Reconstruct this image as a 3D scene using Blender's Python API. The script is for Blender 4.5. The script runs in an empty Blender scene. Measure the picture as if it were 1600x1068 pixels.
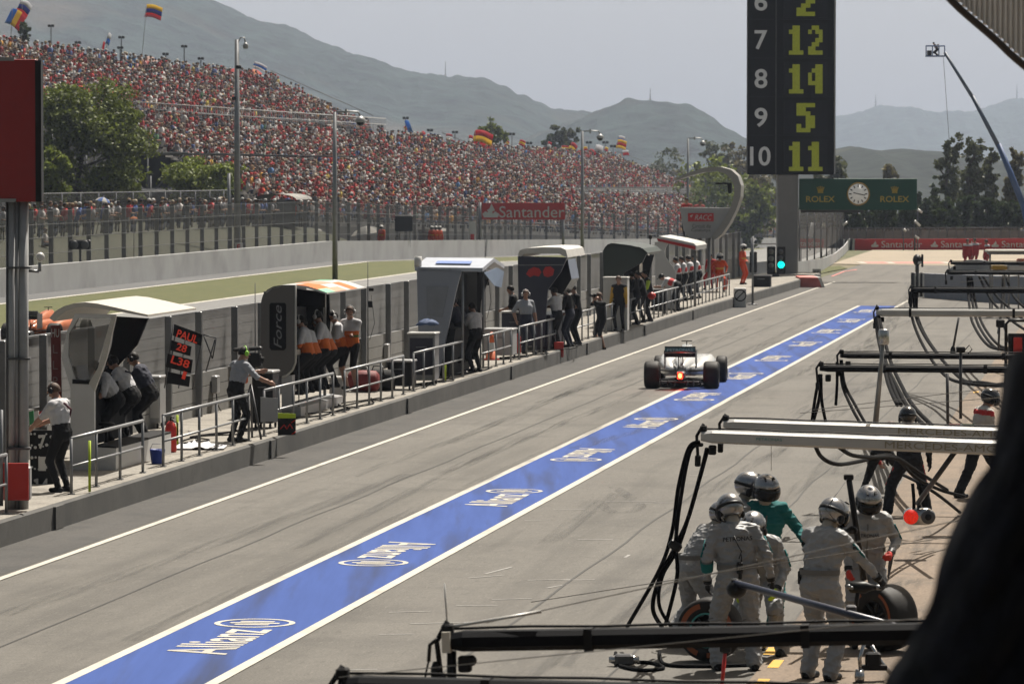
import bpy, math, random
import numpy as np
from mathutils import Vector, Matrix, noise as mnoise
random.seed(7); RNG = np.random.default_rng(7)
sc = bpy.context.scene
COL = sc.collection
R = math.radians
# ------------------------------------------------------------------ camera
FPX, HZ, CAMZ = 6500.0, 270.0, 5.2
PITCH = math.atan((534 - HZ) / FPX)
cd = bpy.data.cameras.new('camera'); cam = bpy.data.objects.new('camera', cd); COL.objects.link(cam)
cam.location = (0, 0, CAMZ); cam.rotation_euler = (math.pi / 2 - PITCH, 0, 0)
cd.sensor_width = 36; cd.lens = 36 * FPX / 1600; cd.clip_start = 0.5; cd.clip_end = 30000
cd.dof.use_dof = True; cd.dof.focus_distance = 62; cd.dof.aperture_fstop = 8
sc.camera = cam
# ------------------------------------------------------------------ sky and sun
SUN_EL, SUN_AZ = 60, 27          # azimuth to the right of the view direction
w = bpy.data.worlds.new('World'); sc.world = w; w.use_nodes = True
nt = w.node_tree; bg = nt.nodes['Background']
sky = nt.nodes.new('ShaderNodeTexSky'); sky.sky_type = 'NISHITA'; sky.sun_disc = False
sky.sun_elevation = R(SUN_EL); sky.sun_rotation = R(SUN_AZ); sky.dust_density = 5; sky.air_density = 1.0; sky.ozone_density = 1
tint = nt.nodes.new('ShaderNodeVectorMath'); tint.operation = 'MULTIPLY'; tint.inputs[1].default_value = (1.08, .97, .74); nt.links.new(sky.outputs[0], tint.inputs[0]); nt.links.new(tint.outputs[0], bg.inputs[0]); bg.inputs[1].default_value = 0.048
ld = bpy.data.lights.new('sun', 'SUN'); ld.energy = 5.0; ld.angle = R(0.5); ld.color = (1, .94, .85)
sun = bpy.data.objects.new('sun', ld); COL.objects.link(sun)
_sd = Vector((math.sin(R(SUN_AZ)) * math.cos(R(SUN_EL)), math.cos(R(SUN_AZ)) * math.cos(R(SUN_EL)), math.sin(R(SUN_EL))))
sun.rotation_euler = _sd.to_track_quat('Z', 'Y').to_euler(); sun.location = (0, 0, 60)
vs = sc.view_settings; vs.view_transform = 'Standard'; vs.look = 'None'; vs.exposure = 0.86; vs.gamma = 1; vs.use_curve_mapping = False
sc.cycles.max_bounces = 6; sc.cycles.transparent_max_bounces = 24; sc.cycles.volume_bounces = 0
sc.cycles.caustics_reflective = False; sc.cycles.caustics_refractive = False; sc.cycles.sample_clamp_indirect = 4
# ------------------------------------------------------------------ frames of reference
LA = math.atan((1781 - 800) / FPX); SL, CL = math.sin(LA), math.cos(LA)
def L(u, v, z=0.0):
    """along the lane, across it (right positive), up"""
    return Vector((u * SL + v * CL, u * CL - v * SL, z))
def UV(p): return (p[0] * SL + p[1] * CL, p[0] * CL - p[1] * SL)
def ray(px, py):
    a, b = (px - 800) / FPX, (534 - py) / FPX
    return Vector((a, math.cos(PITCH) + b * math.sin(PITCH), -math.sin(PITCH) + b * math.cos(PITCH)))
def G(px, py, z=0.0):
    r = ray(px, py); t = (z - CAMZ) / r.z; return Vector((r.x * t, r.y * t, z))
def D(px, py, Y):
    r = ray(px, py); t = Y / r.y; return Vector((r.x * t, Y, CAMZ + r.z * t))
def HV(px, py, v):
    """point seen at a pixel on the upright plane that runs along the lane at offset v"""
    r = ray(px, py); t = v / (r.x * CL - r.y * SL); return Vector((r.x * t, r.y * t, CAMZ + r.z * t))
# ------------------------------------------------------------------ materials
MATS = {}
ALB = .62      # the photograph is exposed bright: real-world base colours sit well under the picked ones
def M(key, col=(.5, .5, .5), rough=.6, metal=0.0, var=.12, scale=3.0, bump=0.0, emit=None, es=0.0, spec=.5, alpha=1.0, detail=4, stretch=None, dirt=None, coat=0.0):
    if key in MATS: return MATS[key]
    if max(col) < .03 and not metal: spec = min(spec, .2)
    m = bpy.data.materials.new(key); m.use_nodes = True; n = m.node_tree.nodes; l = m.node_tree.links
    b = n['Principled BSDF']; b.inputs['Roughness'].default_value = rough; b.inputs['Metallic'].default_value = metal
    b.inputs['Specular IOR Level'].default_value = spec; b.inputs['Alpha'].default_value = alpha
    b.inputs['Coat Weight'].default_value = coat
    tc = n.new('ShaderNodeTexCoord'); src = tc.outputs['Object']
    if stretch:
        mp = n.new('ShaderNodeMapping'); mp.inputs['Rotation'].default_value = (0, 0, stretch[1]); mp.inputs['Scale'].default_value = stretch[0]
        l.new(src, mp.inputs[0]); src = mp.outputs[0]
    nz = n.new('ShaderNodeTexNoise'); nz.inputs['Scale'].default_value = scale; nz.inputs['Detail'].default_value = detail; nz.inputs['Roughness'].default_value = .65
    l.new(src, nz.inputs['Vector'])
    mr = n.new('ShaderNodeMapRange'); mr.inputs[1].default_value = .3; mr.inputs[2].default_value = .7
    mr.inputs[3].default_value = 1 - var; mr.inputs[4].default_value = 1 + var; l.new(nz.outputs['Fac'], mr.inputs[0])
    mx = n.new('ShaderNodeVectorMath'); mx.operation = 'SCALE'; mx.inputs[0].default_value = [c_ * ALB for c_ in col[:3]]; l.new(mr.outputs[0], mx.inputs['Scale'])
    out = mx.outputs[0]
    if dirt:   # (colour, noise scale, low, high)
        n2 = n.new('ShaderNodeTexNoise'); n2.inputs['Scale'].default_value = dirt[1]; n2.inputs['Detail'].default_value = 6; l.new(src, n2.inputs['Vector'])
        m2 = n.new('ShaderNodeMapRange'); m2.inputs[1].default_value = dirt[2]; m2.inputs[2].default_value = dirt[3]; l.new(n2.outputs['Fac'], m2.inputs[0])
        c2 = n.new('ShaderNodeMix'); c2.data_type = 'RGBA'; l.new(m2.outputs[0], c2.inputs[0]); l.new(out, c2.inputs[6]); c2.inputs[7].default_value = (*[c_ * ALB for c_ in dirt[0]], 1); out = c2.outputs[2]
    l.new(out, b.inputs['Base Color'])
    if bump:
        bp = n.new('ShaderNodeBump'); bp.inputs['Strength'].default_value = bump; bp.inputs['Distance'].default_value = .02; l.new(nz.outputs['Fac'], bp.inputs['Height']); l.new(bp.outputs[0], b.inputs['Normal'])
    if emit: b.inputs['Emission Color'].default_value = (*emit, 1); b.inputs['Emission Strength'].default_value = es * .69
    MATS[key] = m; return m
def mesh_fence_mat(key, col, cover):
    """open wire mesh too fine to resolve: part of the light passes"""
    if key in MATS: return MATS[key]
    m = bpy.data.materials.new(key); m.use_nodes = True; n = m.node_tree.nodes; l = m.node_tree.links
    b = n['Principled BSDF']; b.inputs['Base Color'].default_value = (*[c_ * ALB for c_ in col], 1); b.inputs['Roughness'].default_value = .5
    tr = n.new('ShaderNodeBsdfTransparent'); mi = n.new('ShaderNodeMixShader')
    tc = n.new('ShaderNodeTexCoord'); wv = n.new('ShaderNodeTexNoise'); wv.inputs['Scale'].default_value = 1.3; l.new(tc.outputs['Object'], wv.inputs['Vector'])
    mr = n.new('ShaderNodeMapRange'); mr.inputs[3].default_value = cover - .09; mr.inputs[4].default_value = cover + .09; l.new(wv.outputs['Fac'], mr.inputs[0])
    l.new(mr.outputs[0], mi.inputs[0]); l.new(tr.outputs[0], mi.inputs[1]); l.new(b.outputs[0], mi.inputs[2]); l.new(mi.outputs[0], n['Material Output'].inputs[0])
    MATS[key] = m; return m
# ------------------------------------------------------------------ mesh builder
class MB:
    def __init__(s): s.v = []; s.f = []; s.m = []; s.mats = []; s.cur = 0; s.sm = []
    def mat(s, m):
        if m not in s.mats: s.mats.append(m)
        s.cur = s.mats.index(m); return s
    def add(s, vs_, fs, smooth=False):
        o = len(s.v); s.v += [tuple(p) for p in vs_]
        for f in fs: s.f.append(tuple(i + o for i in f)); s.m.append(s.cur); s.sm.append(smooth)
        return s
    def box(s, c, d, rot=None, bev=0.0, taper=1.0):
        hx, hy, hz = d[0] / 2, d[1] / 2, d[2] / 2; T = rot if rot is not None else Matrix.Identity(3); c = Vector(c)
        if bev <= 0:
            P = [(x * hx * (taper if z > 0 else 1), y * hy * (taper if z > 0 else 1), z * hz) for z in (-1, 1) for y in (-1, 1) for x in (-1, 1)]
            return s.add([c + T @ Vector(p) for p in P], [(0, 2, 3, 1), (4, 5, 7, 6), (0, 1, 5, 4), (2, 6, 7, 3), (0, 4, 6, 2), (1, 3, 7, 5)])
        b = min(bev, hx * .9, hy * .9, hz * .9); P = []; rings = []
        for z, i in ((-hz, b), (-hz + b, 0), (hz - b, 0), (hz, b)):
            X, Y = hx - i, hy - i
            rings.append([(X - b, -Y, z), (X, -Y + b, z), (X, Y - b, z), (X - b, Y, z), (-X + b, Y, z), (-X, Y - b, z), (-X, -Y + b, z), (-X + b, -Y, z)])
        return s.rings([[c + T @ Vector(p) for p in r] for r in rings], True, True, smooth=False)
    def rings(s, rs, cap0=True, cap1=True, smooth=True, closed=True):
        n = len(rs[0]); vs_ = [p for r in rs for p in r]; fs = []
        for i in range(len(rs) - 1):
            for j in range(n if closed else n - 1):
                k = (j + 1) % n; fs.append((i * n + j, i * n + k, (i + 1) * n + k, (i + 1) * n + j))
        if cap0: fs.append(tuple(range(n - 1, -1, -1)))
        if cap1: fs.append(tuple((len(rs) - 1) * n + j for j in range(n)))
        return s.add(vs_, fs, smooth)
    def tube(s, pts, r, seg=8, cap=True, smooth=True):
        pts = [Vector(p) for p in pts]; rs = []; n = len(pts); rad = r if isinstance(r, (list, tuple)) else [r] * n
        up = None
        for i, p in enumerate(pts):
            t = (pts[min(i + 1, n - 1)] - pts[max(i - 1, 0)])
            if t.length < 1e-9: t = Vector((0, 0, 1))
            t.normalize()
            if up is None: up = t.orthogonal().normalized()
            up = (up - t * up.dot(t)); up = up.normalized() if up.length > 1e-6 else t.orthogonal().normalized()
            b = t.cross(up)
            rs.append([p + (up * math.cos(2 * math.pi * k / seg) + b * math.sin(2 * math.pi * k / seg)) * rad[i] for k in range(seg)])
        return s.rings(rs, cap, cap, smooth)
    def lathe(s, prof, c=(0, 0, 0), axis='Z', seg=24, rot=None, cap=True, smooth=True):
        c = Vector(c); rs = []
        for r, h in prof:
            ring = []
            for k in range(seg):
                a = 2 * math.pi * k / seg; x, y = r * math.cos(a), r * math.sin(a)
                p = Vector((x, y, h)) if axis == 'Z' else (Vector((h, x, y)) if axis == 'X' else Vector((y, h, x)))
                if rot is not None: p = rot @ p
                ring.append(c + p)
            rs.append(ring)
        return s.rings(rs, cap, cap, smooth)
    def ball(s, c, r, seg=12, rg=8, rot=None):
        if not isinstance(r, (tuple, list)): r = (r, r, r)
        c = Vector(c); rs = []
        for i in range(rg + 1):
            t = math.pi * i / rg; t = min(max(t, .03), math.pi - .03); ring = []
            for k in range(seg):
                a = 2 * math.pi * k / seg; p = Vector((r[0] * math.sin(t) * math.cos(a), r[1] * math.sin(t) * math.sin(a), -r[2] * math.cos(t)))
                ring.append(c + (rot @ p if rot is not None else p))
            rs.append(ring)
        return s.rings(rs)
    def prism(s, poly, e, smooth=False):
        """poly: 3-D points of one face, e: extrusion vector"""
        e = Vector(e); n = len(poly); P = [Vector(p) for p in poly]
        return s.add(P + [p + e for p in P], [tuple(range(n - 1, -1, -1)), tuple(range(n, 2 * n))] + [(i, (i + 1) % n, n + (i + 1) % n, n + i) for i in range(n)], smooth)
    def strip(s, A, B, smooth=False):
        n = len(A); return s.add(list(A) + list(B), [(i, i + 1, n + i + 1, n + i) for i in range(n - 1)], smooth)
    def quad(s, a, b, c, d): return s.add([a, b, c, d], [(0, 1, 2, 3)])
    def build(s, name, parent=None, mat=None, loc=None, rotz=0):
        me = bpy.data.meshes.new(name); me.from_pydata(s.v, [], s.f)
        mats = s.mats or [mat]
        for m in mats:
            if m is not None: me.materials.append(m)
        me.polygons.foreach_set('material_index', s.m); me.polygons.foreach_set('use_smooth', s.sm); me.update()
        o = bpy.data.objects.new(name, me); COL.objects.link(o)
        if parent is not None: o.parent = parent
        if loc is not None: o.location = loc
        if rotz: o.rotation_euler = (0, 0, rotz)
        return o
def tag(o, label=None, cat=None, group=None, kind=None):
    if label: o['label'] = label
    if cat: o['category'] = cat
    if group: o['group'] = group
    if kind: o['kind'] = kind
    return o
def thing(name, label, cat, loc=(0, 0, 0), rotz=0, group=None):
    o = bpy.data.objects.new(name, None); COL.objects.link(o); o.location = loc; o.rotation_euler = (0, 0, rotz); o.empty_display_size = .2
    return tag(o, label, cat, group)
def struct(o): o['kind'] = 'structure'; return o
KIDS = {}
def copy_tree(o, parent=None):
    c = o.copy(); COL.objects.link(c); c.parent = parent
    for ch in KIDS.get(o.name) or [x for x in o.children]: copy_tree(ch, c)
    return c
def basis(x, y, z): return Matrix((x, y, z)).transposed()
def lane_rot(): return -LA     # rotz that turns local +Y along the lane, +X across it to the right
LR = Matrix.Rotation(-LA, 3, 'Z')
_TC = {}
def text(s, org, right, up, h, mat, name='lettering', parent=None, width=None, off=.006, thick=0.0, shear=0.0, bold=0.0):
    """flat lettering centred on org; right/up are its directions, h the cap height, width the fitted total width"""
    key = (s, bold, shear)
    if key not in _TC:
        cu = bpy.data.curves.new('t', 'FONT'); cu.body = s; cu.align_x = 'LEFT'; cu.size = 1; cu.resolution_u = 4; cu.shear = shear; cu.offset = bold
        o = bpy.data.objects.new('t', cu); COL.objects.link(o); bpy.context.view_layer.update()
        me = bpy.data.meshes.new_from_object(o.evaluated_get(bpy.context.evaluated_depsgraph_get())); bpy.data.objects.remove(o); bpy.data.curves.remove(cu)
        co = np.zeros(len(me.vertices) * 3); me.vertices.foreach_get('co', co); co = co.reshape(-1, 3)
        fs = [tuple(p.vertices) for p in me.polygons]; _TC[key] = (co, fs); bpy.data.meshes.remove(me)
    co, fs = _TC[key]; lo, hi = co.min(0), co.max(0)
    right = Vector(right).normalized(); up = Vector(up).normalized(); nrm = right.cross(up)
    sy = h / max(hi[1] - lo[1], 1e-6); sx = (width / (hi[0] - lo[0])) if width else sy
    c = (lo + hi) / 2; org = Vector(org) + nrm * off
    P = [org + right * ((p[0] - c[0]) * sx) + up * ((p[1] - c[1]) * sy) for p in co]
    b = MB().mat(mat); b.add(P, fs)
    return b.build(name, parent)
# ================================================================== SETTING
def smooth(a, b, x): t = min(max((x - a) / (b - a), 0), 1); return t
def H(u, v):
    s = 1 - smooth(-32, -22, v)
    return -max(0, min(u, 650) - 240) * .0148 * s
UB = [-30, 0, 30, 60, 90, 120, 150, 180, 210, 240, 270, 300, 340, 380, 420, 460, 500, 560, 620, 650, 760, 1000, 1800, 3500, 9000]
def sheet(name, u0, u1, v0, v1, z, mat, kind='structure', extra_v=(), split_long=False):
    us = sorted({u0, u1} | {u for u in UB if u0 < u < u1}); vs2 = sorted({v0, v1} | {v for v in (-32, -22, *extra_v) if v0 < v < v1})
    P = [L(u, v, z + H(u, v)) for u in us for v in vs2]; n = len(vs2)
    F = [(i * n + j, i * n + j + 1, (i + 1) * n + j + 1, (i + 1) * n + j) for i in range(len(us) - 1) for j in range(n - 1)]
    o = MB().mat(mat).add(P, F).build(name); o['kind'] = kind; return o
# ground materials: everything laid along the lane
def ground_mat(key, cols, scales, rough=.85, bump=.25, grain=60, streak=0.0, marks=None, spec=.3):
    cols = [tuple(c_ * ALB for c_ in c) for c in cols]
    m = bpy.data.materials.new(key); m.use_nodes = True; n = m.node_tree.nodes; l = m.node_tree.links; b = n['Principled BSDF']
    b.inputs['Roughness'].default_value = rough; b.inputs['Specular IOR Level'].default_value = spec
    tc = n.new('ShaderNodeTexCoord'); rt = n.new('ShaderNodeMapping'); rt.inputs['Rotation'].default_value = (0, 0, LA); l.new(tc.outputs['Object'], rt.inputs[0])
    def nz(sc_, det=5, vec=None, ro=.6):
        x = n.new('ShaderNodeTexNoise'); x.inputs['Scale'].default_value = sc_; x.inputs['Detail'].default_value = det; x.inputs['Roughness'].default_value = ro; l.new(vec or rt.outputs[0], x.inputs['Vector']); return x.outputs['Fac']
    def rng(src, a, b_, c, d):
        x = n.new('ShaderNodeMapRange'); x.inputs[1].default_value = a; x.inputs[2].default_value = b_; x.inputs[3].default_value = c; x.inputs[4].default_value = d; l.new(src, x.inputs[0]); return x.outputs[0]
    def mix(f, a, c):
        x = n.new('ShaderNodeMix'); x.data_type = 'RGBA'; l.new(f, x.inputs[0])
        for i, s_ in ((6, a), (7, c)):
            if isinstance(s_, tuple): x.inputs[i].default_value = (*s_, 1)
            else: l.new(s_, x.inputs[i])
        return x.outputs[2]
    def mapped(scv):
        x = n.new('ShaderNodeMapping'); x.inputs['Scale'].default_value = scv; l.new(rt.outputs[0], x.inputs[0]); return x.outputs[0]
    c = mix(rng(nz(scales[0]), .35, .65, 0, 1), cols[0], cols[1])
    if len(cols) > 2: c = mix(rng(nz(scales[1]), .5, .66, 0, 1), c, cols[2])
    if streak:
        c = mix(rng(nz(1.0, 6, mapped((1.1, .035, 1))), .5, .72, 0, streak), c, (cols[0][0] * .45, cols[0][1] * .45, cols[0][2] * .45))
        c = mix(rng(nz(1.0, 4, mapped((.5, .09, 1)), .7), .56, .7, 0, streak * .8), c, (cols[0][0] * 1.25, cols[0][1] * 1.25, cols[0][2] * 1.2))
    if marks:
        for (sx, sy, amt, ang) in marks:
            mp = n.new('ShaderNodeMapping'); mp.inputs['Rotation'].default_value = (0, 0, ang); mp.inputs['Scale'].default_value = (sx, sy, 1); l.new(rt.outputs[0], mp.inputs[0])
            c = mix(rng(nz(1.0, 3, mp.outputs[0], .5), .6, .68, 0, amt), c, (cols[0][0] * .35, cols[0][1] * .35, cols[0][2] * .36))
    c = mix(rng(nz(7.0, 6), .45, .75, 0, .4 if streak else .3), c, (cols[0][0] * .6, cols[0][1] * .6, cols[0][2] * .6))
    if streak:
        c = mix(rng(nz(1.0, 3, mapped((13, 2.0, 1)), .7), .56, .7, 0, .55), c, (cols[0][0] * .62, cols[0][1] * .62, cols[0][2] * .62)); c = mix(rng(nz(1.0, 3, mapped((17, 2.6, 1)), .7), .58, .72, 0, .6), c, (cols[0][0] * 1.5, cols[0][1] * 1.5, cols[0][2] * 1.48))
    g = nz(grain, 2); gs = n.new('ShaderNodeVectorMath'); gs.operation = 'SCALE'; l.new(c, gs.inputs[0]); l.new(rng(g, .3, .7, .72, 1.28), gs.inputs['Scale'])
    l.new(gs.outputs[0], b.inputs['Base Color'])
    bp = n.new('ShaderNodeBump'); bp.inputs['Strength'].default_value = bump; bp.inputs['Distance'].default_value = .01; l.new(g, bp.inputs['Height']); l.new(bp.outputs[0], b.inputs['Normal'])
    MATS[key] = m; return m
m_grass = ground_mat('grass', [(.068, .080, .009), (.09, .098, .014), (.13, .12, .03)], [.35, 1.6], grain=9, bump=.8)
m_dry = ground_mat('dry grass land', [(.09, .10, .035), (.14, .13, .06), (.19, .16, .09)], [.02, .08], grain=3, bump=.5)
m_asph = ground_mat('pit lane asphalt', [(.15, .14, .124), (.178, .167, .148), (.13, .122, .109)], [.12, .5], streak=.5, grain=38, marks=[(.9, .07, .28, .35), (.7, .06, .2, -.5), (1.3, .1, .2, 1.2), (2.2, .13, .22, .75)])
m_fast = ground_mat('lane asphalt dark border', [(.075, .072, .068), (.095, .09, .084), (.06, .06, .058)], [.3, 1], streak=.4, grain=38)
m_apron = ground_mat('tan garage apron', [(.225, .172, .125), (.265, .2, .146), (.175, .14, .108)], [.25, .9], streak=.35, grain=30, marks=[(2.6, .12, .5, .9), (1.6, .1, .4, 1.4)])
m_track = ground_mat('race track asphalt', [(.23, .23, .225), (.27, .265, .255), (.2, .2, .195)], [.1, .4], streak=.3, grain=30)
m_run = ground_mat('dark run off asphalt', [(.12, .125, .13), (.15, .152, .155), (.11, .11, .11)], [.1, .4], streak=.3, grain=30)
m_plat = ground_mat('platform concrete', [(.32, .295, .255), (.37, .345, .30), (.23, .21, .185)], [.4, 1.4], grain=25)
m_gravel = ground_mat('gravel', [(.36, .3, .22), (.42, .35, .26), (.3, .26, .2)], [.15, .6], grain=14, bump=.8)
m_white = M('white road paint', (.66, .63, .56), .9, spec=.1, var=.1, scale=2, dirt=((.4, .38, .34), .9, .55, .8))
m_blue = M('blue road paint', (.070, .12, .355), .9, spec=.08, var=.16, scale=.8, stretch=((2.2, .12, 1), LA), dirt=((.06, .08, .17), 1.1, .5, .72))

sheet('ground', -30, 8000, -2500, 3000, -.03, m_dry, extra_v=(-400, -150, -60, -20, 0, 60, 200, 800))
sheet('grass_verge', 60, 650, -49.5, -20, -.012, m_grass, extra_v=(-44.7, -38))
sheet('race_track', 40, 650, -37.3, -19.5, 0, m_track)
sheet('track_edge_line', 60, 650, -37.6, -37.3, .004, m_white)
sheet('run_off_road', 100, 650, -47.1, -44.9, 0, m_run)
sheet('run_off_edge_line', 100, 650, -44.9, -44.6, .004, m_white)
sheet('pit_lane', -10, 330, -15.7, 12, 0, m_asph)
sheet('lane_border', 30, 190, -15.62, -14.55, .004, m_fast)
# garage apron, its edge runs slightly askew
e = [G(1180, 1068), G(1215, 985), G(1262, 880), G(1330, 800), G(1420, 700), G(1520, 610), G(1600, 545)]
e = [Vector((p.x, p.y, .006)) for p in e]; e0 = L(-8, -3.9, .006); e1 = L(150, -3.6, .006)
A_ = [e0] + [p for p in e if UV(p)[1] < 150] ; A_ = [L(u, -3.95 + .03 * math.sin(u * .31), .006) for u in range(-8, 181, 2)]
B_ = [L(u, 10, .006) for u in range(-8, 181, 2)]
o = MB().mat(m_apron).strip(A_, B_).build('garage_apron'); struct(o)
def lane_line(name, v, wd, u0, u1, z, m, curve=None):
    us = np.arange(u0, u1 + .01, 2.0); c = curve or (lambda u: 0)
    return struct(MB().mat(m).strip([L(u, v - wd / 2 + c(u), z) for u in us], [L(u, v + wd / 2 + c(u), z) for u in us]).build(name))
lane_line('pit_lane_line', -14.42, .115, -5, 199, .010, m_white)
lane_line('fast_lane_band', -10.1, 1.42, -5, 163, .008, m_blue)
lane_line('band_edge_line', -10.86, .13, -5, 163, .010, m_white)
lane_line('band_edge_line', -9.32, .135, -5, 189, .010, m_white)
# painted wordmarks on the band, every other one turned round
u0 = UV(G(346, 993))[0]
for k in range(-1, 13):
    uc = u0 + k * 10.08
    if uc > 160: break
    sgn = 1 if k % 2 == 0 else -1
    rt_, up_ = L(sgn, 0), L(0, -sgn)
    c = L(uc, -10.08, .010)
    o = text('Allianz', c - rt_ * .62, rt_, up_, .72, m_white, 'painted_wordmark', width=2.5, off=.0035, bold=.012)
    b = MB().mat(m_white); cc = c + rt_ * 1.28 + Vector((0, 0, .0035)); ro, ri = .47, .40
    rng2 = [[cc + rt_ * (r * math.cos(a)) + up_ * (r * math.sin(a)) for a in np.linspace(0, 2 * math.pi, 33)] for r in (ro, ri)]
    b.strip(rng2[0], rng2[1])
    for dx, hh in ((-.16, .2), (0, .29), (.16, .2)):
        q = cc + rt_ * dx; b.quad(q - rt_ * .05 - up_ * hh, q + rt_ * .05 - up_ * hh, q + rt_ * .05 + up_ * hh, q - rt_ * .05 + up_ * hh)
    struct(b.build('painted_emblem')); struct(o)
m_seam = M('tarmac seam', (.07, .068, .064), .9)
for v_, wd_ in ((-12.35, .03), (-7.15, .035), (-5.4, .025)): lane_line('tarmac_seam', v_, wd_, 0, 190, .006, m_seam, lambda u: .02 * math.sin(u * .7) + .015 * math.sin(u * 2.3))
# small chalk and tape marks where the crews work
m_worn = M('worn white mark', (.33, .32, .3), .8, var=.3, scale=6)
b = MB().mat(m_worn); rr = random.Random(3)
for (x, y, w_, an) in [(780, 890, 1.0, 70), (860, 905, .6, 10), (985, 783, .8, 3), (1030, 785, .6, 5), (890, 795, .5, 4), (640, 955, .5, 12), (745, 945, .5, 5), (700, 972, .9, 15), (620, 990, .4, 6), (1090, 742, .3, 0), (1330, 790, .5, 0), (870, 915, .5, 60), (840, 812, .4, 10), (560, 1045, .4, 8), (740, 1008, .3, 6), (1240, 690, .5, 20), (760, 900, .6, 40), (905, 905, .4, 8), (800, 935, .5, 14), (930, 842, .5, 4), (980, 868, .4, 80)]:
    p = G(x, y, .005); d_ = Vector((math.cos(R(an)), math.sin(R(an)), 0)) * w_ / 2; q = Vector((-d_.y, d_.x, 0)).normalized() * .022
    b.quad(p - d_ - q, p + d_ - q, p + d_ + q, p - d_ + q)
struct(b.build('chalk_marks'))
m_yel = M('yellow road paint', (.75, .42, .03), .7)
for (x, y) in ((1205, 1016), (1212, 1036), (1190, 1066), (1525, 612), (1300, 1036)):
    p = G(x, y, .011); b = MB().mat(m_yel); a, c = L(.35, 0), L(0, .06); b.quad(p - a - c, p - a + c, p + a + c, p + a - c); struct(b.build('yellow_box_mark'))
# tyre marks: long soft arcs
def tyre_mat():
    m = bpy.data.materials.new('tyre rubber marks'); m.use_nodes = True; n = m.node_tree.nodes; l = m.node_tree.links; b = n['Principled BSDF']
    b.inputs['Base Color'].default_value = (.035, .034, .033, 1); b.inputs['Roughness'].default_value = .8
    tc = n.new('ShaderNodeTexCoord'); nz = n.new('ShaderNodeTexNoise'); nz.inputs['Scale'].default_value = 1; nz.inputs['Detail'].default_value = 5; mp = n.new('ShaderNodeMapping'); mp.inputs['Rotation'].default_value = (0, 0, LA - .03); l.new(tc.outputs['Object'], mp.inputs[0]); m3 = n.new('ShaderNodeMapping'); m3.inputs['Scale'].default_value = (9, .22, 1); l.new(mp.outputs[0], m3.inputs[0]); l.new(m3.outputs[0], nz.inputs['Vector'])
    mr = n.new('ShaderNodeMapRange'); mr.inputs[1].default_value = .38; mr.inputs[2].default_value = .75; mr.inputs[3].default_value = 0; mr.inputs[4].default_value = .36; l.new(nz.outputs['Fac'], mr.inputs[0])
    l.new(mr.outputs[0], b.inputs['Alpha']); return m
m_rub = tyre_mat()
def skid(pts, wd):
    P = [G(x, y, .012) for x, y in pts]; Q = []
    for i in range(len(P) - 1):
        for t in np.linspace(0, 1, 7)[:-1]:
            p0, p1, p2, p3 = P[max(i - 1, 0)], P[i], P[i + 1], P[min(i + 2, len(P) - 1)]
            Q.append(.5 * ((2 * p1) + (p2 - p0) * t + (2 * p0 - 5 * p1 + 4 * p2 - p3) * t * t + (3 * p1 - p0 - 3 * p2 + p3) * t ** 3))
    Q.append(P[-1]); A, B = [], []
    for i, p in enumerate(Q):
        t = (Q[min(i + 1, len(Q) - 1)] - Q[max(i - 1, 0)]).normalized(); s_ = Vector((-t.y, t.x, 0)) * wd / 2; A.append(p - s_); B.append(p + s_)
    struct(MB().mat(m_rub).strip(A, B).build('tyre_mark'))
for pts, wd in [([(1395, 880), (1420, 865), (1440, 845), (1438, 828), (1420, 815)], .3), ([(1100, 990), (1250, 870), (1400, 740), (1520, 650)], .3), ([(800, 1068), (1100, 880), (1330, 690)], .25), ([(1240, 985), (1330, 900), (1350, 870), (1320, 850)], .35),
                ([(900, 700), (1100, 640), (1300, 560), (1420, 500)], .3), ([(1385, 520), (1400, 490), (1430, 465), (1420, 440)], .5), ([(1340, 560), (1390, 500), (1425, 455)], .5), ([(930, 780), (960, 800), (1000, 790), (960, 760)], .2), ([(0, 960), (300, 860), (640, 740)], .3), ([(200, 1000), (640, 800), (1000, 640)], .25), ([(860, 845), (900, 812), (960, 770)], .3), ([(1130, 880), (1240, 820), (1380, 760)], .3), ([(1150, 690), (1280, 630), (1440, 575)], .35), ([(880, 1040), (1000, 940), (1160, 850)], .3), ([(1200, 560), (1290, 520), (1400, 480)], .3), ([(1300, 740), (1390, 690), (1500, 600)], .4)]:
    skid(pts, wd)
for k in range(16):
    xx, yy = rr.uniform(1000, 1400), rr.uniform(560, 960); a_ = rr.uniform(-.5, .5); ln = rr.uniform(60, 170); skid([(xx, yy), (xx + ln * .5, yy - ln * .32 + 12 * a_), (xx + ln, yy - ln * .55 + 60 * a_)], .22)
for k in range(8):
    uu = rr.uniform(50, 120); q = [G(100, 900)] ; c_ = rr.uniform(-13.6, -11.4); A = [L(uu + d_, c_ + .15 * math.sin(d_ * .12 + k), .012) for d_ in range(0, 40, 2)]; struct(MB().mat(m_rub).strip(A, [p + L(0, .24, 0) for p in A]).build('tyre_mark'))
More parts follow.
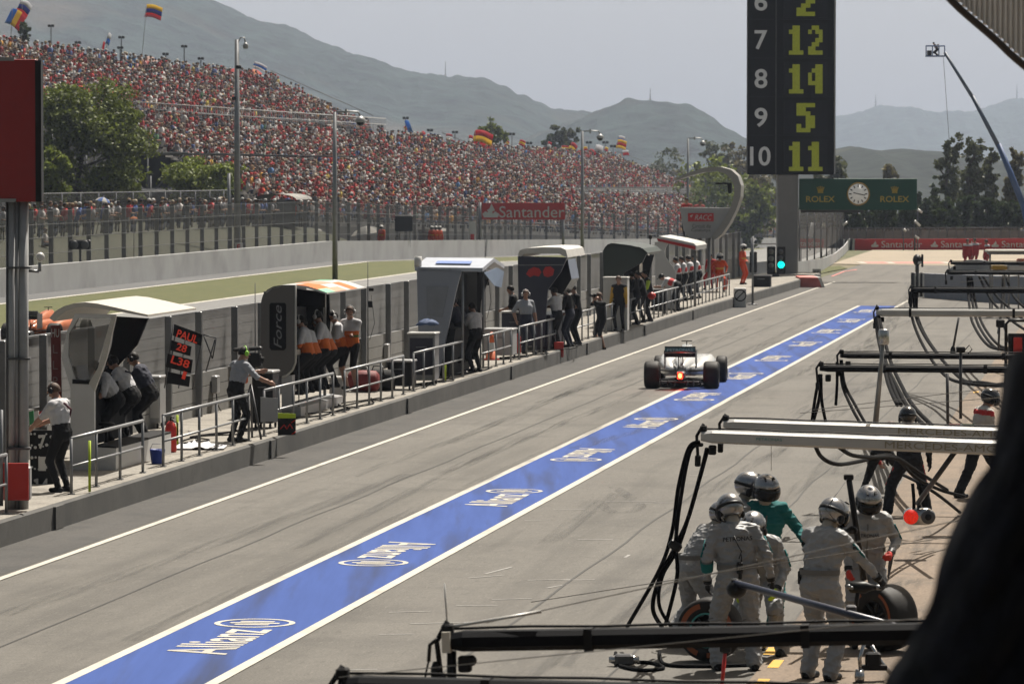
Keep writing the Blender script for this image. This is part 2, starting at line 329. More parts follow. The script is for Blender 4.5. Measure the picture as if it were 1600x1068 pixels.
# ---------------------------------------------------------------- pit exit area
o = MB().mat(m_gravel).add([G(1300, 412, .008), G(1700, 418, .008), L(292, 60, .008), L(300, -18, .008)], [(0, 1, 2, 3)]).build('gravel_trap'); struct(o)
o = MB().mat(m_grass).add([G(1252, 434, .012), G(1300, 423, .012), G(1325, 419, .012), G(1312, 415, .012), G(1250, 421, .012)], [(0, 1, 2, 3, 4)]).build('grass_patch'); struct(o)
m_red = M('red paint', (.55, .03, .03), .5); m_redp = M('worn red kerb paint', (.75, .2, .17), .7, var=.3, scale=.5)
b = MB()
P0, P1 = G(1345, 411, .02), G(1500, 411, .02)
for i in range(14):
    a, c = P0.lerp(P1, i / 14), P0.lerp(P1, (i + 1) / 14); b.mat(m_redp if i % 4 else m_white)
    e_ = Vector((0, 3.2, 0)); b.quad(a, c, c + e_, a + e_)
struct(b.build('red_kerb'))
b = MB().mat(m_white); P = [G(x, y, .016) for x, y in ((1300, 432), (1320, 424), (1340, 421))]
b.mat(m_redp).strip(P, [p + Vector((0, .7, 0)) for p in P]); struct(b.build('kerb'))
HAZE_D = .000118
# ---------------------------------------------------------------- haze and hills
def ridge_fn(pts):
    xs, ys = zip(*pts); return lambda x: float(np.interp(x, xs, ys))
m_hill = M('wooded hillside', (.024, .040, .034), .95, var=.98, scale=.05, detail=12, bump=1, dirt=((.085, .075, .055), .005, .55, .66), spec=.1)
m_hill2 = M('near wooded hillside', (.02, .027, .022), .95, var=.98, scale=.16, detail=10, dirt=((.11, .11, .06), .015, .56, .7), spec=.1)
for _m in (m_hill, m_hill2):
    for _q in _m.node_tree.nodes:
        if _q.type == 'BUMP': _q.inputs['Distance'].default_value = 8
def hill(name, Y, pts, depth, mat, x0, x1, nx=560, ny=60, rough=1.0, seed=0, base=-25):
    f = ridge_fn(pts); V, F = [], []
    for j in range(ny + 1):
        t = j / ny                      # 0 front foot, 1 back foot
        k = math.sin(math.pi * min(t / .62, 1) / 2) ** 1.3 if t < .62 else math.cos((t - .62) / .38 * math.pi / 2)
        yy = Y - depth * (.62 - t)
        for i in range(nx + 1):
            px = x0 + (x1 - x0) * i / nx
            zc = CAMZ + (HZ - f(px)) * Y / FPX
            X = (px - 800) / FPX * Y
            nzv = mnoise.fractal(Vector((X / 160, yy / 300, seed)), 1.0, 2.1, 6) * 16 * rough * (.3 + abs(math.sin(t * 6)) * .7) * (1 if abs(t - .62) > .08 else .25)
            fine = (mnoise.noise(Vector((X / 9., yy / 24, seed))) * 2.6 + mnoise.noise(Vector((X / 28., yy / 60, seed + 3))) * 4.0) * rough * (.6 if abs(t - .62) < .03 else 1)
            V.append((X, yy, base + (zc - base) * k + nzv * k + fine * k))
    n = nx + 1
    F = [(j * n + i, j * n + i + 1, (j + 1) * n + i + 1, (j + 1) * n + i) for j in range(ny) for i in range(nx)]
    return struct(MB().mat(mat).add(V, F, True).build(name))
hill('hill', 3000, [(-700, -260), (-300, -170), (0, -90), (180, -45), (330, 0), (400, 33), (440, 42), (490, 62), (560, 92), (640, 119), (700, 130), (760, 128), (800, 146), (860, 172), (930, 179), (1010, 195), (1100, 235), (1300, 262), (1500, 275)], 1500, m_hill, -700, 1500, seed=2)
hill('hill', 2500, [(700, 262), (800, 225), (900, 188), (935, 176), (970, 164), (1010, 165), (1060, 172), (1090, 182), (1130, 205), (1170, 226), (1230, 250), (1320, 262), (1500, 275)], 900, m_hill, 640, 1500, seed=5, rough=.8)
hill('hill', 5200, [(1000, 262), (1150, 240), (1290, 190), (1340, 178), (1370, 166), (1395, 168), (1440, 177), (1500, 176), (1540, 168), (1570, 156), (1600, 152), (1700, 130), (1900, 150), (2300, 230)], 1500, m_hill, 1000, 2300, seed=9)
hill('hill', 1300, [(1180, 262), (1290, 238), (1330, 230), (1370, 238), (1400, 236), (1440, 238), (1480, 244), (1560, 254), (1900, 262)], 500, m_hill2, 1150, 1950, seed=12, rough=.25, base=-10)
m_volp = bpy.data.materials.new('haze'); m_volp.use_nodes = True; n = m_volp.node_tree.nodes; n.remove(n['Principled BSDF'])
pv = n.new('ShaderNodeVolumePrincipled'); pv.inputs['Color'].default_value = (.63, .735, .94, 1); pv.inputs['Density'].default_value = HAZE_D; pv.inputs['Anisotropy'].default_value = .3
m_volp.node_tree.links.new(pv.outputs[0], n['Material Output'].inputs['Volume'])
o = MB().mat(m_volp).box((500, 4250, 150), (10000, 8900, 402)).build('haze'); o['kind'] = 'stuff'
for x in COL.objects:
    if x.name.startswith('painted_'): x['kind'] = 'structure'
# ================================================================== PIT WALL, FENCES, FAR BARRIER
m_conc = M('weathered concrete', (.3, .29, .27), .85, var=.2, scale=1.5, bump=.3, dirt=((.13, .125, .12), .8, .5, .75))
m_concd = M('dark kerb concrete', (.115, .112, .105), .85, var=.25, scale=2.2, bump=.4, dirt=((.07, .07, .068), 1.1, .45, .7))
m_bluw = M('shaded wall blue grey', (.33, .35, .40), .8, var=.08)  # white low wall: the shade on its face is put into this colour
m_conw = M('painted barrier concrete', (.5, .505, .51), .8, var=.08, scale=.6, dirt=((.33, .33, .33), .35, .5, .8))
m_steel = M('galvanised steel', (.32, .325, .33), .45, .7, var=.15, scale=4)
m_steeld = M('dark steel', (.10, .10, .105), .5, .5)
m_black = M('black plastic', (.012, .012, .013), .45)
m_blackm = M('matt black', (.015, .015, .016), .8)
m_rubber = M('black rubber', (.022, .021, .02), .65)
m_wht = M('white painted panel', (.74, .73, .70), .35, var=.05)
m_gry = M('light grey panel', (.45, .45, .45), .4, var=.06)
m_dgry = M('dark grey panel', (.085, .085, .09), .4, var=.1)
m_redv = M('vivid red', (.75, .025, .015), .45, var=.05)
m_sred = M('banner red', (.62, .018, .02), .55, var=.08)
m_org = M('orange', (.85, .16, .03), .5, var=.06)
m_yelv = M('safety yellow green', (.65, .85, .03), .6, var=.05)
m_glass = M('tinted window', (.05, .055, .06), .08, spec=.8)
m_scr = M('dark screen', (.01, .011, .014), .12)
PZ = .38
# platform kerb with small buttresses
ve = lambda u: -15.62 + (.45 * smooth(150, 195, u))
us = np.arange(20, 202, 2.0)
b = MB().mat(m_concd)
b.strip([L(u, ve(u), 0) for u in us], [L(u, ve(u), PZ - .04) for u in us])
b.strip([L(u, ve(u), PZ - .04) for u in us], [L(u, ve(u) - .04, PZ) for u in us])
b.mat(m_plat).strip([L(u, ve(u) - .04, PZ) for u in us], [L(u, -19.6, PZ) for u in us])
b.strip([L(u, -19.6, PZ) for u in us], [L(u, -19.6, -.1) for u in us])
b.add([L(201.9, -19.6, 0), L(201.9, -15.3, 0), L(201.9, -15.3, PZ), L(201.9, -19.6, PZ)], [(0, 1, 2, 3)])
struct(b.build('pit_wall_platform'))
b = MB().mat(m_concd)
for u in (59, 74.2, 88.5, 103.5, 118, 132, 146.5): b.box(L(u, ve(u) + .01, PZ / 2 - .01), (.06, .5, PZ - .05), LR)
struct(b.build('platform_buttress_kerb'))
# low painted wall ahead of the tower at the platform end
# block wall along the platform with mesh panels on posts above it
FV = -18.6
b = MB(); b.mat(m_conc)
m_block = M('concrete block wall', (.27, .265, .25), .9, var=.12, scale=2, bump=.3)
wall = thing('pit_wall', 'long grey concrete block wall carrying steel posts behind the team platform', 'wall', L(45, FV))
wall.rotation_euler = (0, 0, -LA)
b = MB().mat(m_block)
for k in range(3): b.box((0, 77, PZ + .14 + .285 * k), (.3 - .012 * (k == 2), 154, .27))
b.build('block_wall', wall)
m_panel = mesh_fence_mat('fence mesh', (.105, .104, .10), .86)
m_panel2 = mesh_fence_mat('far fence mesh', (.035, .034, .03), .42)
fence = thing('pit_wall_fence', 'grey wire mesh fence on closely set steel posts along the top of the pit wall', 'fence', L(45, FV)); fence.rotation_euler = (0, 0, -LA)
MB().mat(m_panel).quad((.05, 0, 1.2), (.05, 150, 1.2), (.05, 150, 2.42), (.05, 0, 2.42)).build('wire_mesh', fence)
b = MB().mat(m_steel)
b.box((.05, 75, 2.43), (.05, 150, .035)); [b.box((.03, 75, zz), (.012, 150, .012)) for zz in (1.4, 1.62, 1.84, 2.06, 2.25)]; b.box((.09, 75, 1.2), (.06, 150, .06)); b.build('rail', fence)
pm = None
for k in range(51):
    y = k * 2.95 + (.35 if k % 2 else 0)
    if y > 150: break
    if pm is None: pm = MB().mat(m_steel).box((.2, 0, 1.42), (.13, .10, 2.08), bev=.01).build('post', fence); pm.location = (0, y, 0)
    else: c = pm.copy(); COL.objects.link(c); c.parent = fence; c.location = (0, y, 0)
# hand rails along the platform edge
def railing(px0, px1, label):
    def edge(px):
        a = (px - 800) / FPX; lo, hi = 20., 220.
        for _ in range(40):
            mid = (lo + hi) / 2; p = L(mid, ve(mid) - .22)
            if p.x / p.y < a * math.cos(0): lo = mid
            else: hi = mid
        return lo
    ua, ub = edge(px0), edge(px1); n = max(2, round((ub - ua) / 1.35)); ln = ub - ua
    t = thing('railing', label, 'railing', L(ua, ve(ua) - .22, PZ), -LA - math.atan((ve(ub) - ve(ua)) / ln) * -1, 'hand rails on the platform edge')
    h = .84
    MB().mat(m_steel).tube([(0, 0, h), (0, ln, h)], .028, 8).build('top_rail', t)
    MB().mat(m_steel).tube([(0, 0, h * .5), (0, ln, h * .5)], .02, 8).build('middle_rail', t)
    for k in range(n + 1): MB().mat(m_steel).tube([(0, ln * k / n, 0), (0, ln * k / n, h)], .024, 8).box((0, ln * k / n, .01), (.09, .09, .02)).build('rail_post', t)
    return t
for a, c, lb in [(-70, 8, 'steel railing at the left edge beside the red board'), (110, 222, 'steel railing in front of the nearest cream canopied stand'), (254, 388, 'steel railing in front of the man with the television camera'), (412, 520, 'steel railing with a grey board hung on it, before the rounded dark stand'),
                 (538, 630, 'steel railing in front of the red and black kit bags'), (646, 722, 'steel railing in front of the silver blue stand'), (751, 798, 'short steel railing just beyond the traffic cone'), (811, 868, 'steel railing beside the man in the grey shirt'),
                 (879, 973, 'steel railing ending beside the photographer in black'), (985, 1150, 'long steel railing below the dark green and the red roofed stands')]:
    railing(a, c, lb)
# far barrier wall of the main straight
us = list(np.arange(150, 650, 6.0)); WV = -47.0
b = MB().mat(m_conw)
for v0_, v1_ in ((WV, WV - .3),):
    b.strip([L(u, v0_, H(u, v0_) - .05) for u in us], [L(u, v0_, H(u, v0_) + 1.2) for u in us])
    b.strip([L(u, v0_, H(u, v0_) + 1.2) for u in us], [L(u, v1_, H(u, v0_) + 1.2) for u in us])
    b.strip([L(u, v1_, H(u, v0_) + 1.2) for u in us], [L(u, v1_, H(u, v0_) - .05) for u in us])
tag(b.build('trackside_wall'), 'long pale grey concrete wall on the far side of the race track', 'wall')
# debris fence
df = thing('debris_fence', 'tall grey debris fence of wire mesh and posts above the far track wall', 'fence', (0, 0, 0))
us2 = list(np.arange(150, 646, 3.0))
m_panel3 = mesh_fence_mat('thin far fence mesh', (.03, .03, .028), .2)
for m_, ul in ((m_panel2, [u for u in us2 if u <= 330]), (m_panel3, [u for u in us2 if u >= 330])): MB().mat(m_).strip([L(u, WV - 1.45, H(u, WV) + .5) for u in ul], [L(u, WV - 1.45, H(u, WV) + 3.5) for u in ul]).build('wire_mesh', df)
m_dps = M('dull post steel', (.085, .088, .09), .7)
b = MB().mat(m_dps)
for z in (1.6, 2.3, 2.9, 3.5): b.tube([L(u, WV - 1.42, H(u, WV) + z) for u in us2], .018, 4)
b.build('cable', df)
pm = MB().mat(m_dps).box((0, 0, 1.8), (.2, .2, 3.6)).build('post', df); k = 0
for u in [*np.arange(152, 330, 3.4), *np.arange(332, 640, 9.0)]:
    p = L(u, WV - 1.6, H(u, WV))
    if k == 0: pm.location = p
    else: c = pm.copy(); COL.objects.link(c); c.parent = df; c.location = p
    k += 1
# spectator bank
m_bankg = ground_mat('dark bank grass', [(.028, .034, .010), (.042, .044, .016), (.06, .054, .026)], [.5, 2.2], grain=9, bump=.8)  # darker olive grass mix used on the bank
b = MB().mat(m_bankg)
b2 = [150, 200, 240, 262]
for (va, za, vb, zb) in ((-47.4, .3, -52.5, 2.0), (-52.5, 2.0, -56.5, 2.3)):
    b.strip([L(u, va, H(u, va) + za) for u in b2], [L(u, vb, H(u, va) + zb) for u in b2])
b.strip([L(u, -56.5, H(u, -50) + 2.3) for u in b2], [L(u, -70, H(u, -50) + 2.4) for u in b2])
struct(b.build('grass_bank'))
b2 = [262, 300, 340, 380, 420, 460, 500, 560, 620, 645]
b = MB().mat(M('worn brown ground', (.04, .037, .03), .9, var=.4, scale=.4))
for (va, za, vb, zb) in ((-47.4, .1, -53, .5), (-53, .5, -58, .9)): b.strip([L(u, va, H(u, va) + za) for u in b2], [L(u, vb, H(u, va) + zb) for u in b2])
struct(b.build('ground_strip'))
rf = thing('bank_fence', 'low mesh fence behind the spectators standing on the grass bank', 'fence', (0, 0, 0))
b = MB().mat(m_panel2).strip([L(u, -57.5, 2.0) for u in (170, 215, 262)], [L(u, -57.5, 4.1) for u in (170, 215, 262)]); b.build('wire_mesh', rf)
b = MB().mat(m_steel)
b.tube([L(u, -57.4, 4.1) for u in (170, 215, 262)], .03, 5)
for u in range(170, 262, 4): b.tube([L(u, -57.4, 2), L(u, -57.4, 4.1)], .03, 5)
b.build('post_frame', rf)
# ================================================================== GRANDSTANDS
m_stand = M('grandstand concrete', (.22, .215, .2), .9, var=.2, scale=.3)
m_scaf = M('scaffold steel', (.14, .145, .15), .55, .5)
# corner points: (u, v, z) front-left, front-right, back-right, back-left
TIERS = dict(
    A=[(284, -58.0, 1.6), (452, -51.0, -2.2), (452, -76, 7.4), (305, -76, 8.2)],
    B1=[(452, -51.0, -2.2), (626, -51.0, -5.0), (626, -65.3, 1.2), (452, -65.3, 2.2)],
    B2=[(452, -66.8, 2.5), (626, -66.8, 2.0), (626, -78.5, 6.3), (452, -78.5, 7.1)],
    C=[(268, -78.5, 9.4), (424, -78.5, 8.9), (432, -91, 13.8), (268, -91, 14.6)])
def tier_pt(key, s, t):
    a, b_, c, d = [Vector(p) for p in TIERS[key]]
    return a * (1 - s) * (1 - t) + b_ * s * (1 - t) + c * s * t + d * (1 - s) * t
def UVZ(p): return L(p[0], p[1], p[2])
def grandstand(keys, label, depth_back):
    t_ = thing('grandstand', label, 'grandstand', L(400, -70))
    t_.location = (0, 0, 0)
    for key in keys:
        a, b_, c, d = TIERS[key]; n = max(6, int(abs(c[1] - b_[1]) / .78)); b = MB().mat(m_stand)
        for j in range(n):
            q0, q1, q2, q3 = tier_pt(key, 0, j / n), tier_pt(key, 1, j / n), tier_pt(key, 1, (j + 1) / n), tier_pt(key, 0, (j + 1) / n)
            zr = Vector((0, 0, 1)); h0, h1 = q3.z - q0.z, q2.z - q1.z
            P = [UVZ(q0), UVZ(q1), UVZ(q1 + zr * h1), UVZ(q0 + zr * h0), UVZ(q2), UVZ(q3)]
            b.add(P, [(0, 1, 2, 3), (3, 2, 4, 5)])
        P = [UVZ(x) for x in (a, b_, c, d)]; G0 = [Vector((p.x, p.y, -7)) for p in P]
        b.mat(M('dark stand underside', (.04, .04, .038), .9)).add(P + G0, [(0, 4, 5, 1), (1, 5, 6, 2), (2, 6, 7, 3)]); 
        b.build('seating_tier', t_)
        # railing along the back and front edges
        b = MB().mat(m_steel)
        for (i, k) in ((3, 2), (0, 1)):
            p, q = P[i], P[k]; nseg = int((q - p).length / 2.0); up = Vector((0, 0, 1))
            for zz in (1.1, .6): b.tube([p + up * zz, q + up * zz], .04, 4)
            for s in range(nseg + 1): r_ = p.lerp(q, s / nseg); b.tube([r_, r_ + up * 1.1], .03, 4, cap=False)
        p, q = P[1], P[2]
        for zz in (1.3, 2.2): b.tube([p + up * zz, q + up * zz], .05, 4)
        b.build('stand_railing', t_)
    return t_
gs = grandstand('AC', 'tall two-tier grandstand packed with spectators at the upper left', 0)
# scaffold frame under its near end
b = MB().mat(m_scaf)
for u in range(268, 330, 6):
    for v, zt in ((-60, 2), (-66, 5), (-72, 7), (-76, 8.2), (-80, 9.8), (-85, 12), (-90, 14.8)):
        if u > 300 and v > -77: continue
        b.tube([L(u, v, -1), L(u, v, zt if (v < -77 or u > 284) else min(zt, 8))], .09, 4)
for zz in (1.5, 4, 6.5, 9):
    for u in range(268, 330, 12): b.tube([L(u, -77 if zz > 7 else -62, zz), L(u, -90, zz)], .07, 4)
    for v in (-66, -77, -84, -90): 
        if zz < 7 or v <= -77: b.tube([L(268, v, zz), L(300, v, zz)], .07, 4)
for v in (-66, -72, -78, -84): b.tube([L(286, v, 0), L(286, v - 6, 7)], .06, 4); b.tube([L(286, v - 6, 0), L(286, v, 7)], .06, 4)
b.build('scaffold_frame', gs)
# midway walkway barrier
b = MB().mat(M('pale rail', (.5, .5, .5), .6)); up = Vector((0, 0, 1))
b.tube([L(306, -77.4, 10.7), L(425, -77.4, 10.8)], .06, 4); b.tube([L(306, -77.4, 10.1), L(425, -77.4, 10.2)], .04, 4)
for u in np.arange(306, 425, .9): b.tube([L(u, -77.4, 8.6), L(u, -77.4, 10.7)], .03, 3, cap=False)
b.build('walkway_barrier', gs)
gs2 = grandstand(['B1', 'B2'], 'long lower grandstand full of spectators receding to the right, with a grey walkway across it', 0)
b = MB().mat(m_conc).add([L(452, -65.3, 2.62), L(626, -65.3, 1.22), L(626, -66.8, 1.22), L(452, -66.8, 2.62), L(452, -66.8, 3.6), L(626, -66.8, 3.0)], [(0, 1, 2, 3), (3, 2, 5, 4)])
b.build('walkway', gs2)
# ================================================================== CROWD
pal_shirt = np.array([(.36, .02, .02)] * 7 + [(.5, .04, .03)] * 3 + [(.22, .03, .035)] * 5 + [(.62, .6, .58)] * 10 + [(.2, .19, .2)] * 6 + [(.035, .035, .04)] * 10 + [(.05, .09, .25)] * 3 + [(.1, .25, .5)] + [(.34, .3, .24)] * 3 + [(.7, .35, .05), (.08, .2, .09), (.6, .3, .3), (.65, .5, .1)])
pal_trous = np.array([(.04, .05, .09)] * 4 + [(.03, .03, .03)] * 3 + [(.2, .17, .12)] * 3 + [(.1, .12, .16)] * 2)
pal_skin = np.array([(.42, .24, .16), (.36, .2, .13), (.5, .31, .22), (.25, .14, .09)])
pal_hat = np.array([(.5, .02, .02)] * 4 + [(.75, .73, .7)] * 5 + [(.03, .025, .02)] * 9 + [(.09, .05, .03)] * 5 + [(.3, .2, .1)] * 2 + [(.05, .08, .2)] + [(.5, .42, .3)] * 2)
def ico(c, r, k=6, h=4):
    V, F = [], []
    for i in range(h + 1):
        t = math.pi * i / h; t = min(max(t, .25), math.pi - .25)
        for j in range(k): a = 2 * math.pi * j / k; V.append((c[0] + r[0] * math.sin(t) * math.cos(a), c[1] + r[1] * math.sin(t) * math.sin(a), c[2] - r[2] * math.cos(t)))
    for i in range(h):
        for j in range(k): F.append((i * k + j, i * k + (j + 1) % k, (i + 1) * k + (j + 1) % k, (i + 1) * k + j))
    F.append(tuple(range(k - 1, -1, -1))); F.append(tuple(h * k + j for j in range(k))); return V, F
def limb(p, q, r0, r1, k=5):
    m = MB(); m.tube([p, q], [r0, r1], k); return m.v, m.f
def spectator_template(stand, rnd):
    """low detail person facing +Y; returns verts, faces, part index per vertex (0 shirt 1 trousers 2 skin 3 hat/hair)"""
    V, F, C = [], [], []
    def put(vf, c):
        o = len(V); V.extend(vf[0]); F.extend(tuple(i + o for i in f) for f in vf[1]); C.extend([c] * len(vf[0]))
    z0 = .88 if stand else .42; ln = rnd.uniform(-.06, .16)
    sh = (0, ln, z0 + .50)
    m = MB(); m.rings([[(x * sx + cx, y * sy + cy, zz) for x, y in ((-1, -.6), (0, -1), (1, -.6), (1, .6), (0, 1), (-1, .6))] for sx, sy, cx, cy, zz in ((.17, .12, 0, 0, z0 - .06), (.18, .12, 0, ln * .4, z0 + .22), (.22, .12, 0, ln, z0 + .46), (.08, .07, 0, ln, z0 + .56))])
    put((m.v, m.f), 0)
    hy = ln + rnd.uniform(0, .05); hx = rnd.uniform(-.03, .03); hz = z0 + .71
    put(ico((hx, hy, hz), (.085, .1, .125), 7, 5), 2)
    put(ico((hx, hy - .012, hz + .045), (.098, .115, .1), 7, 4), 3)
    if rnd.random() < .55: m = MB(); m.box((hx, hy + .12, hz + .05), (.14, .12, .02)); put((m.v, m.f), 3)
    for s in (-1, 1):
        md = rnd.choice([0, 0, 0, 1, 2])
        S = (s * .21, ln, z0 + .45)
        if md == 0: E, Wp = (s * .26, ln + .05, z0 + .18), (s * .12, ln + .28, z0 + .14)
        elif md == 1: E, Wp = (s * .27, ln + .14, z0 + .22), (s * .07, hy + .16, hz - .02)
        else: E, Wp = (s * .3, ln, z0 + .18), (s * .25, ln + .1, z0 - .06)
        put(limb(S, E, .055, .045), 0); put(limb(E, Wp, .04, .032), 2)
        if stand: put(limb((s * .09, 0, z0), (s * .1, .02, .45), .085, .06), 1); put(limb((s * .1, .02, .45), (s * .11, -.02, .03), .058, .045), 1)
        else: put(limb((s * .1, 0, z0), (s * .12, .4, z0 + .05), .085, .065), 1); put(limb((s * .12, .4, z0 + .05), (s * .12, .38, .05), .06, .045), 1)
    return np.array(V), F, np.array(C)
rnd = random.Random(5)
TPL = [spectator_template(False, rnd) for _ in range(9)] + [spectator_template(True, rnd) for _ in range(7)]
m_crowd = bpy.data.materials.new('spectator clothing'); m_crowd.use_nodes = True
_n = m_crowd.node_tree.nodes; _at = _n.new('ShaderNodeAttribute'); _at.attribute_name = 'cloth'; m_crowd.node_tree.links.new(_at.outputs['Color'], _n['Principled BSDF'].inputs['Base Color']); _n['Principled BSDF'].inputs['Roughness'].default_value = .85
def crowd_mesh(name, inst):
    """inst: list of (template, location, angle, scale, colours 4x3)"""
    VV, CC, LI, LS, o = [], [], [], [], 0
    for ti, loc, an, s_, cols in inst:
        V, F, C = TPL[ti]; ca, sa = math.cos(an) * s_, math.sin(an) * s_
        P = np.empty_like(V); P[:, 0] = V[:, 0] * ca - V[:, 1] * sa + loc[0]; P[:, 1] = V[:, 0] * sa + V[:, 1] * ca + loc[1]; P[:, 2] = V[:, 2] * s_ + loc[2]
        VV.append(P); CC.append(cols[C]); fl, fs = TF[ti]; LI.append(fl + o); LS.append(fs); o += len(V)
    V = np.concatenate(VV); C = np.concatenate(CC); LI = np.concatenate(LI); LS = np.concatenate(LS)
    me = bpy.data.meshes.new(name); me.vertices.add(len(V)); me.vertices.foreach_set('co', V.ravel()); me.loops.add(len(LI)); me.loops.foreach_set('vertex_index', LI.astype(np.int32))
    me.polygons.add(len(LS)); st = np.concatenate([[0], np.cumsum(LS)[:-1]]); me.polygons.foreach_set('loop_start', st.astype(np.int32)); me.update(calc_edges=True)
    a = me.attributes.new('cloth', 'FLOAT_COLOR', 'POINT'); a.data.foreach_set('color', np.c_[C, np.ones(len(C))].astype(np.float32).ravel())
    me.materials.append(m_crowd); return me
TF = [(np.concatenate([np.array(f) for f in F]), np.array([len(f) for f in F])) for _, F, _ in TPL]
def rcol(red=0): return np.array([pal_shirt[RNG.integers(0, 15) if RNG.random() < red else RNG.integers(len(pal_shirt))], pal_trous[RNG.integers(len(pal_trous))], pal_skin[RNG.integers(len(pal_skin))], pal_hat[RNG.integers(len(pal_hat))]]) * RNG.uniform(.5, .95)
people = []
for key, nstand in (('A', .1), ('B1', .08), ('B2', .1), ('C', .12)):
    a, b_, c, d = TIERS[key]; n = max(6, int(abs(c[1] - b_[1]) / .78)); ln = c[0] - d[0]; n = n
    for j in range(n):
        k = int(ln / 1.1)
        for i in range(k):
            if RNG.random() < .05 + max(0, mnoise.noise(Vector((i / 9, j / 3, 9)))) * .35: continue
            if key == 'B1' and j >= n - 2: continue
            s, t = (i + RNG.uniform(.25, .75)) / k, (j + .62) / n
            q = tier_pt(key, s, t); q.z = tier_pt(key, s, (j + 1) / n).z
            if abs((s * ln + j * .6) % 30 - 15) < 1.0: continue
            st = RNG.random() < nstand or (j >= n - 2 and RNG.random() < .75)
            back = j >= n - 1
            people.append((int(RNG.integers(9, 16)) if st else int(RNG.integers(0, 9)), UVZ(q) - (Vector((0, 0, .0)) if not st else Vector((0, 0, 0))), -LA - math.pi / 2 + RNG.uniform(-.5, .4), RNG.uniform(1.05, 1.2), rcol(max(0, mnoise.noise(Vector((s * ln / 14, j / 5, len(key)))) * 1.5)), key))
people.sort(key=lambda p: p[1].y)
near_n = 160
NEAR = [p for p in people if p[5] == 'A' and 800 + p[1].x / p[1].y * FPX > 300][:75] + [p for p in people if p[5] == 'C' and 800 + p[1].x / p[1].y * FPX > 66][:near_n - 75]
ids = {id(p) for p in NEAR}
rest = [p[:5] for p in people if id(p) not in ids]
me = crowd_mesh('crowd', rest); o = bpy.data.objects.new('crowd', me); COL.objects.link(o); o['kind'] = 'stuff'; o['label'] = 'dense crowd of spectators in red, white and dark clothes filling the grandstands'; o['category'] = 'crowd'
SHN = [('red', (.38, .015, .015)), ('white', (.46, .44, .42)), ('black', (.03, .03, .035)), ('blue', (.05, .1, .3)), ('grey', (.25, .25, .26)), ('orange', (.7, .2, .04))]
_sm = {}
def single_spectator(ti, loc, an, s_, ci, where, group):
    k = (ti, ci)
    if k not in _sm:
        cols = rcol(); cols[0] = SHN[ci][1]; _sm[k] = crowd_mesh('spectator', [(ti, (0, 0, 0), 0, 1, cols)])
    o = bpy.data.objects.new('spectator', _sm[k]); COL.objects.link(o); o.location = loc; o.rotation_euler = (0, 0, an); o.scale = (s_,) * 3
    tag(o, f"spectator in a {SHN[ci][0]} top {'standing' if ti > 8 else 'seated'} {where}", 'spectator', group)
for p in NEAR:
    ci = int(RNG.choice([0, 0, 0, 1, 1, 2, 2, 3, 4, 5])); ti = p[0]; ti = ti if ti < 9 else 9 + (ti - 9) % 3
    ti = ti % 4 if ti < 9 else ti
    single_spectator(ti, p[1], p[2], p[3], ci, 'near the left end of the ' + ('lower' if p[5] == 'A' else 'upper') + ' grandstand tier', 'spectators in the ' + ('lower' if p[5] == 'A' else 'upper') + ' tier')
k = 0
for row, v in ((0, -52.6), (1, -53.5), (1, -54.5), (2, -51.4)):
    u = 184.0
    while u < 262 and k < 139:
        u += RNG.uniform(.9, 2.7) if row < 2 else RNG.uniform(5, 9)
        z = H(u, v) + (2.02 if row < 2 else 1.35); st = row != 2 or RNG.random() < .3
        single_spectator(int(9 + RNG.integers(0, 3)) if st else int(RNG.integers(0, 4)), L(u, v + RNG.uniform(-.3, .3), z), -LA - math.pi / 2 + RNG.uniform(-.5, .5), RNG.uniform(.93, 1.05), int(RNG.choice([0, 0, 1, 1, 2, 2, 3, 4])), 'on the grass bank behind the debris fence', 'spectators on the grass bank'); k += 1
# ================================================================== TREES
def leaf_mat(key, col, var=.5):
    if key in MATS: return MATS[key]
    m = bpy.data.materials.new(key); m.use_nodes = True; n = m.node_tree.nodes; l = m.node_tree.links; b = n['Principled BSDF']
    ge = n.new('ShaderNodeNewGeometry'); mr = n.new('ShaderNodeMapRange'); mr.inputs[3].default_value = 1 - var; mr.inputs[4].default_value = 1 + var; l.new(ge.outputs['Random Per Island'], mr.inputs[0])
    sc_ = n.new('ShaderNodeVectorMath'); sc_.operation = 'SCALE'; sc_.inputs[0].default_value = [c_ * .8 for c_ in col]; l.new(mr.outputs[0], sc_.inputs['Scale']); l.new(sc_.outputs[0], b.inputs['Base Color'])
    b.inputs['Roughness'].default_value = .6; b.inputs['Specular IOR Level'].default_value = .25
    tl = n.new('ShaderNodeBsdfTranslucent'); l.new(sc_.outputs[0], tl.inputs['Color']); mi = n.new('ShaderNodeMixShader'); mi.inputs[0].default_value = .3
    l.new(b.outputs[0], mi.inputs[1]); l.new(tl.outputs[0], mi.inputs[2]); l.new(mi.outputs[0], n['Material Output'].inputs[0]); MATS[key] = m; return m
m_bark = M('bark', (.09, .07, .05), .9, var=.3, scale=6, bump=.5)
LG = leaf_mat('mid green leaves', (.125, .155, .03), .65); LY = leaf_mat('bright green leaves', (.17, .21, .035)); LD = leaf_mat('dark green leaves', (.045, .065, .022)); LB = leaf_mat('brownish leaves', (.13, .115, .05)); LO = leaf_mat('olive leaves', (.085, .095, .04))
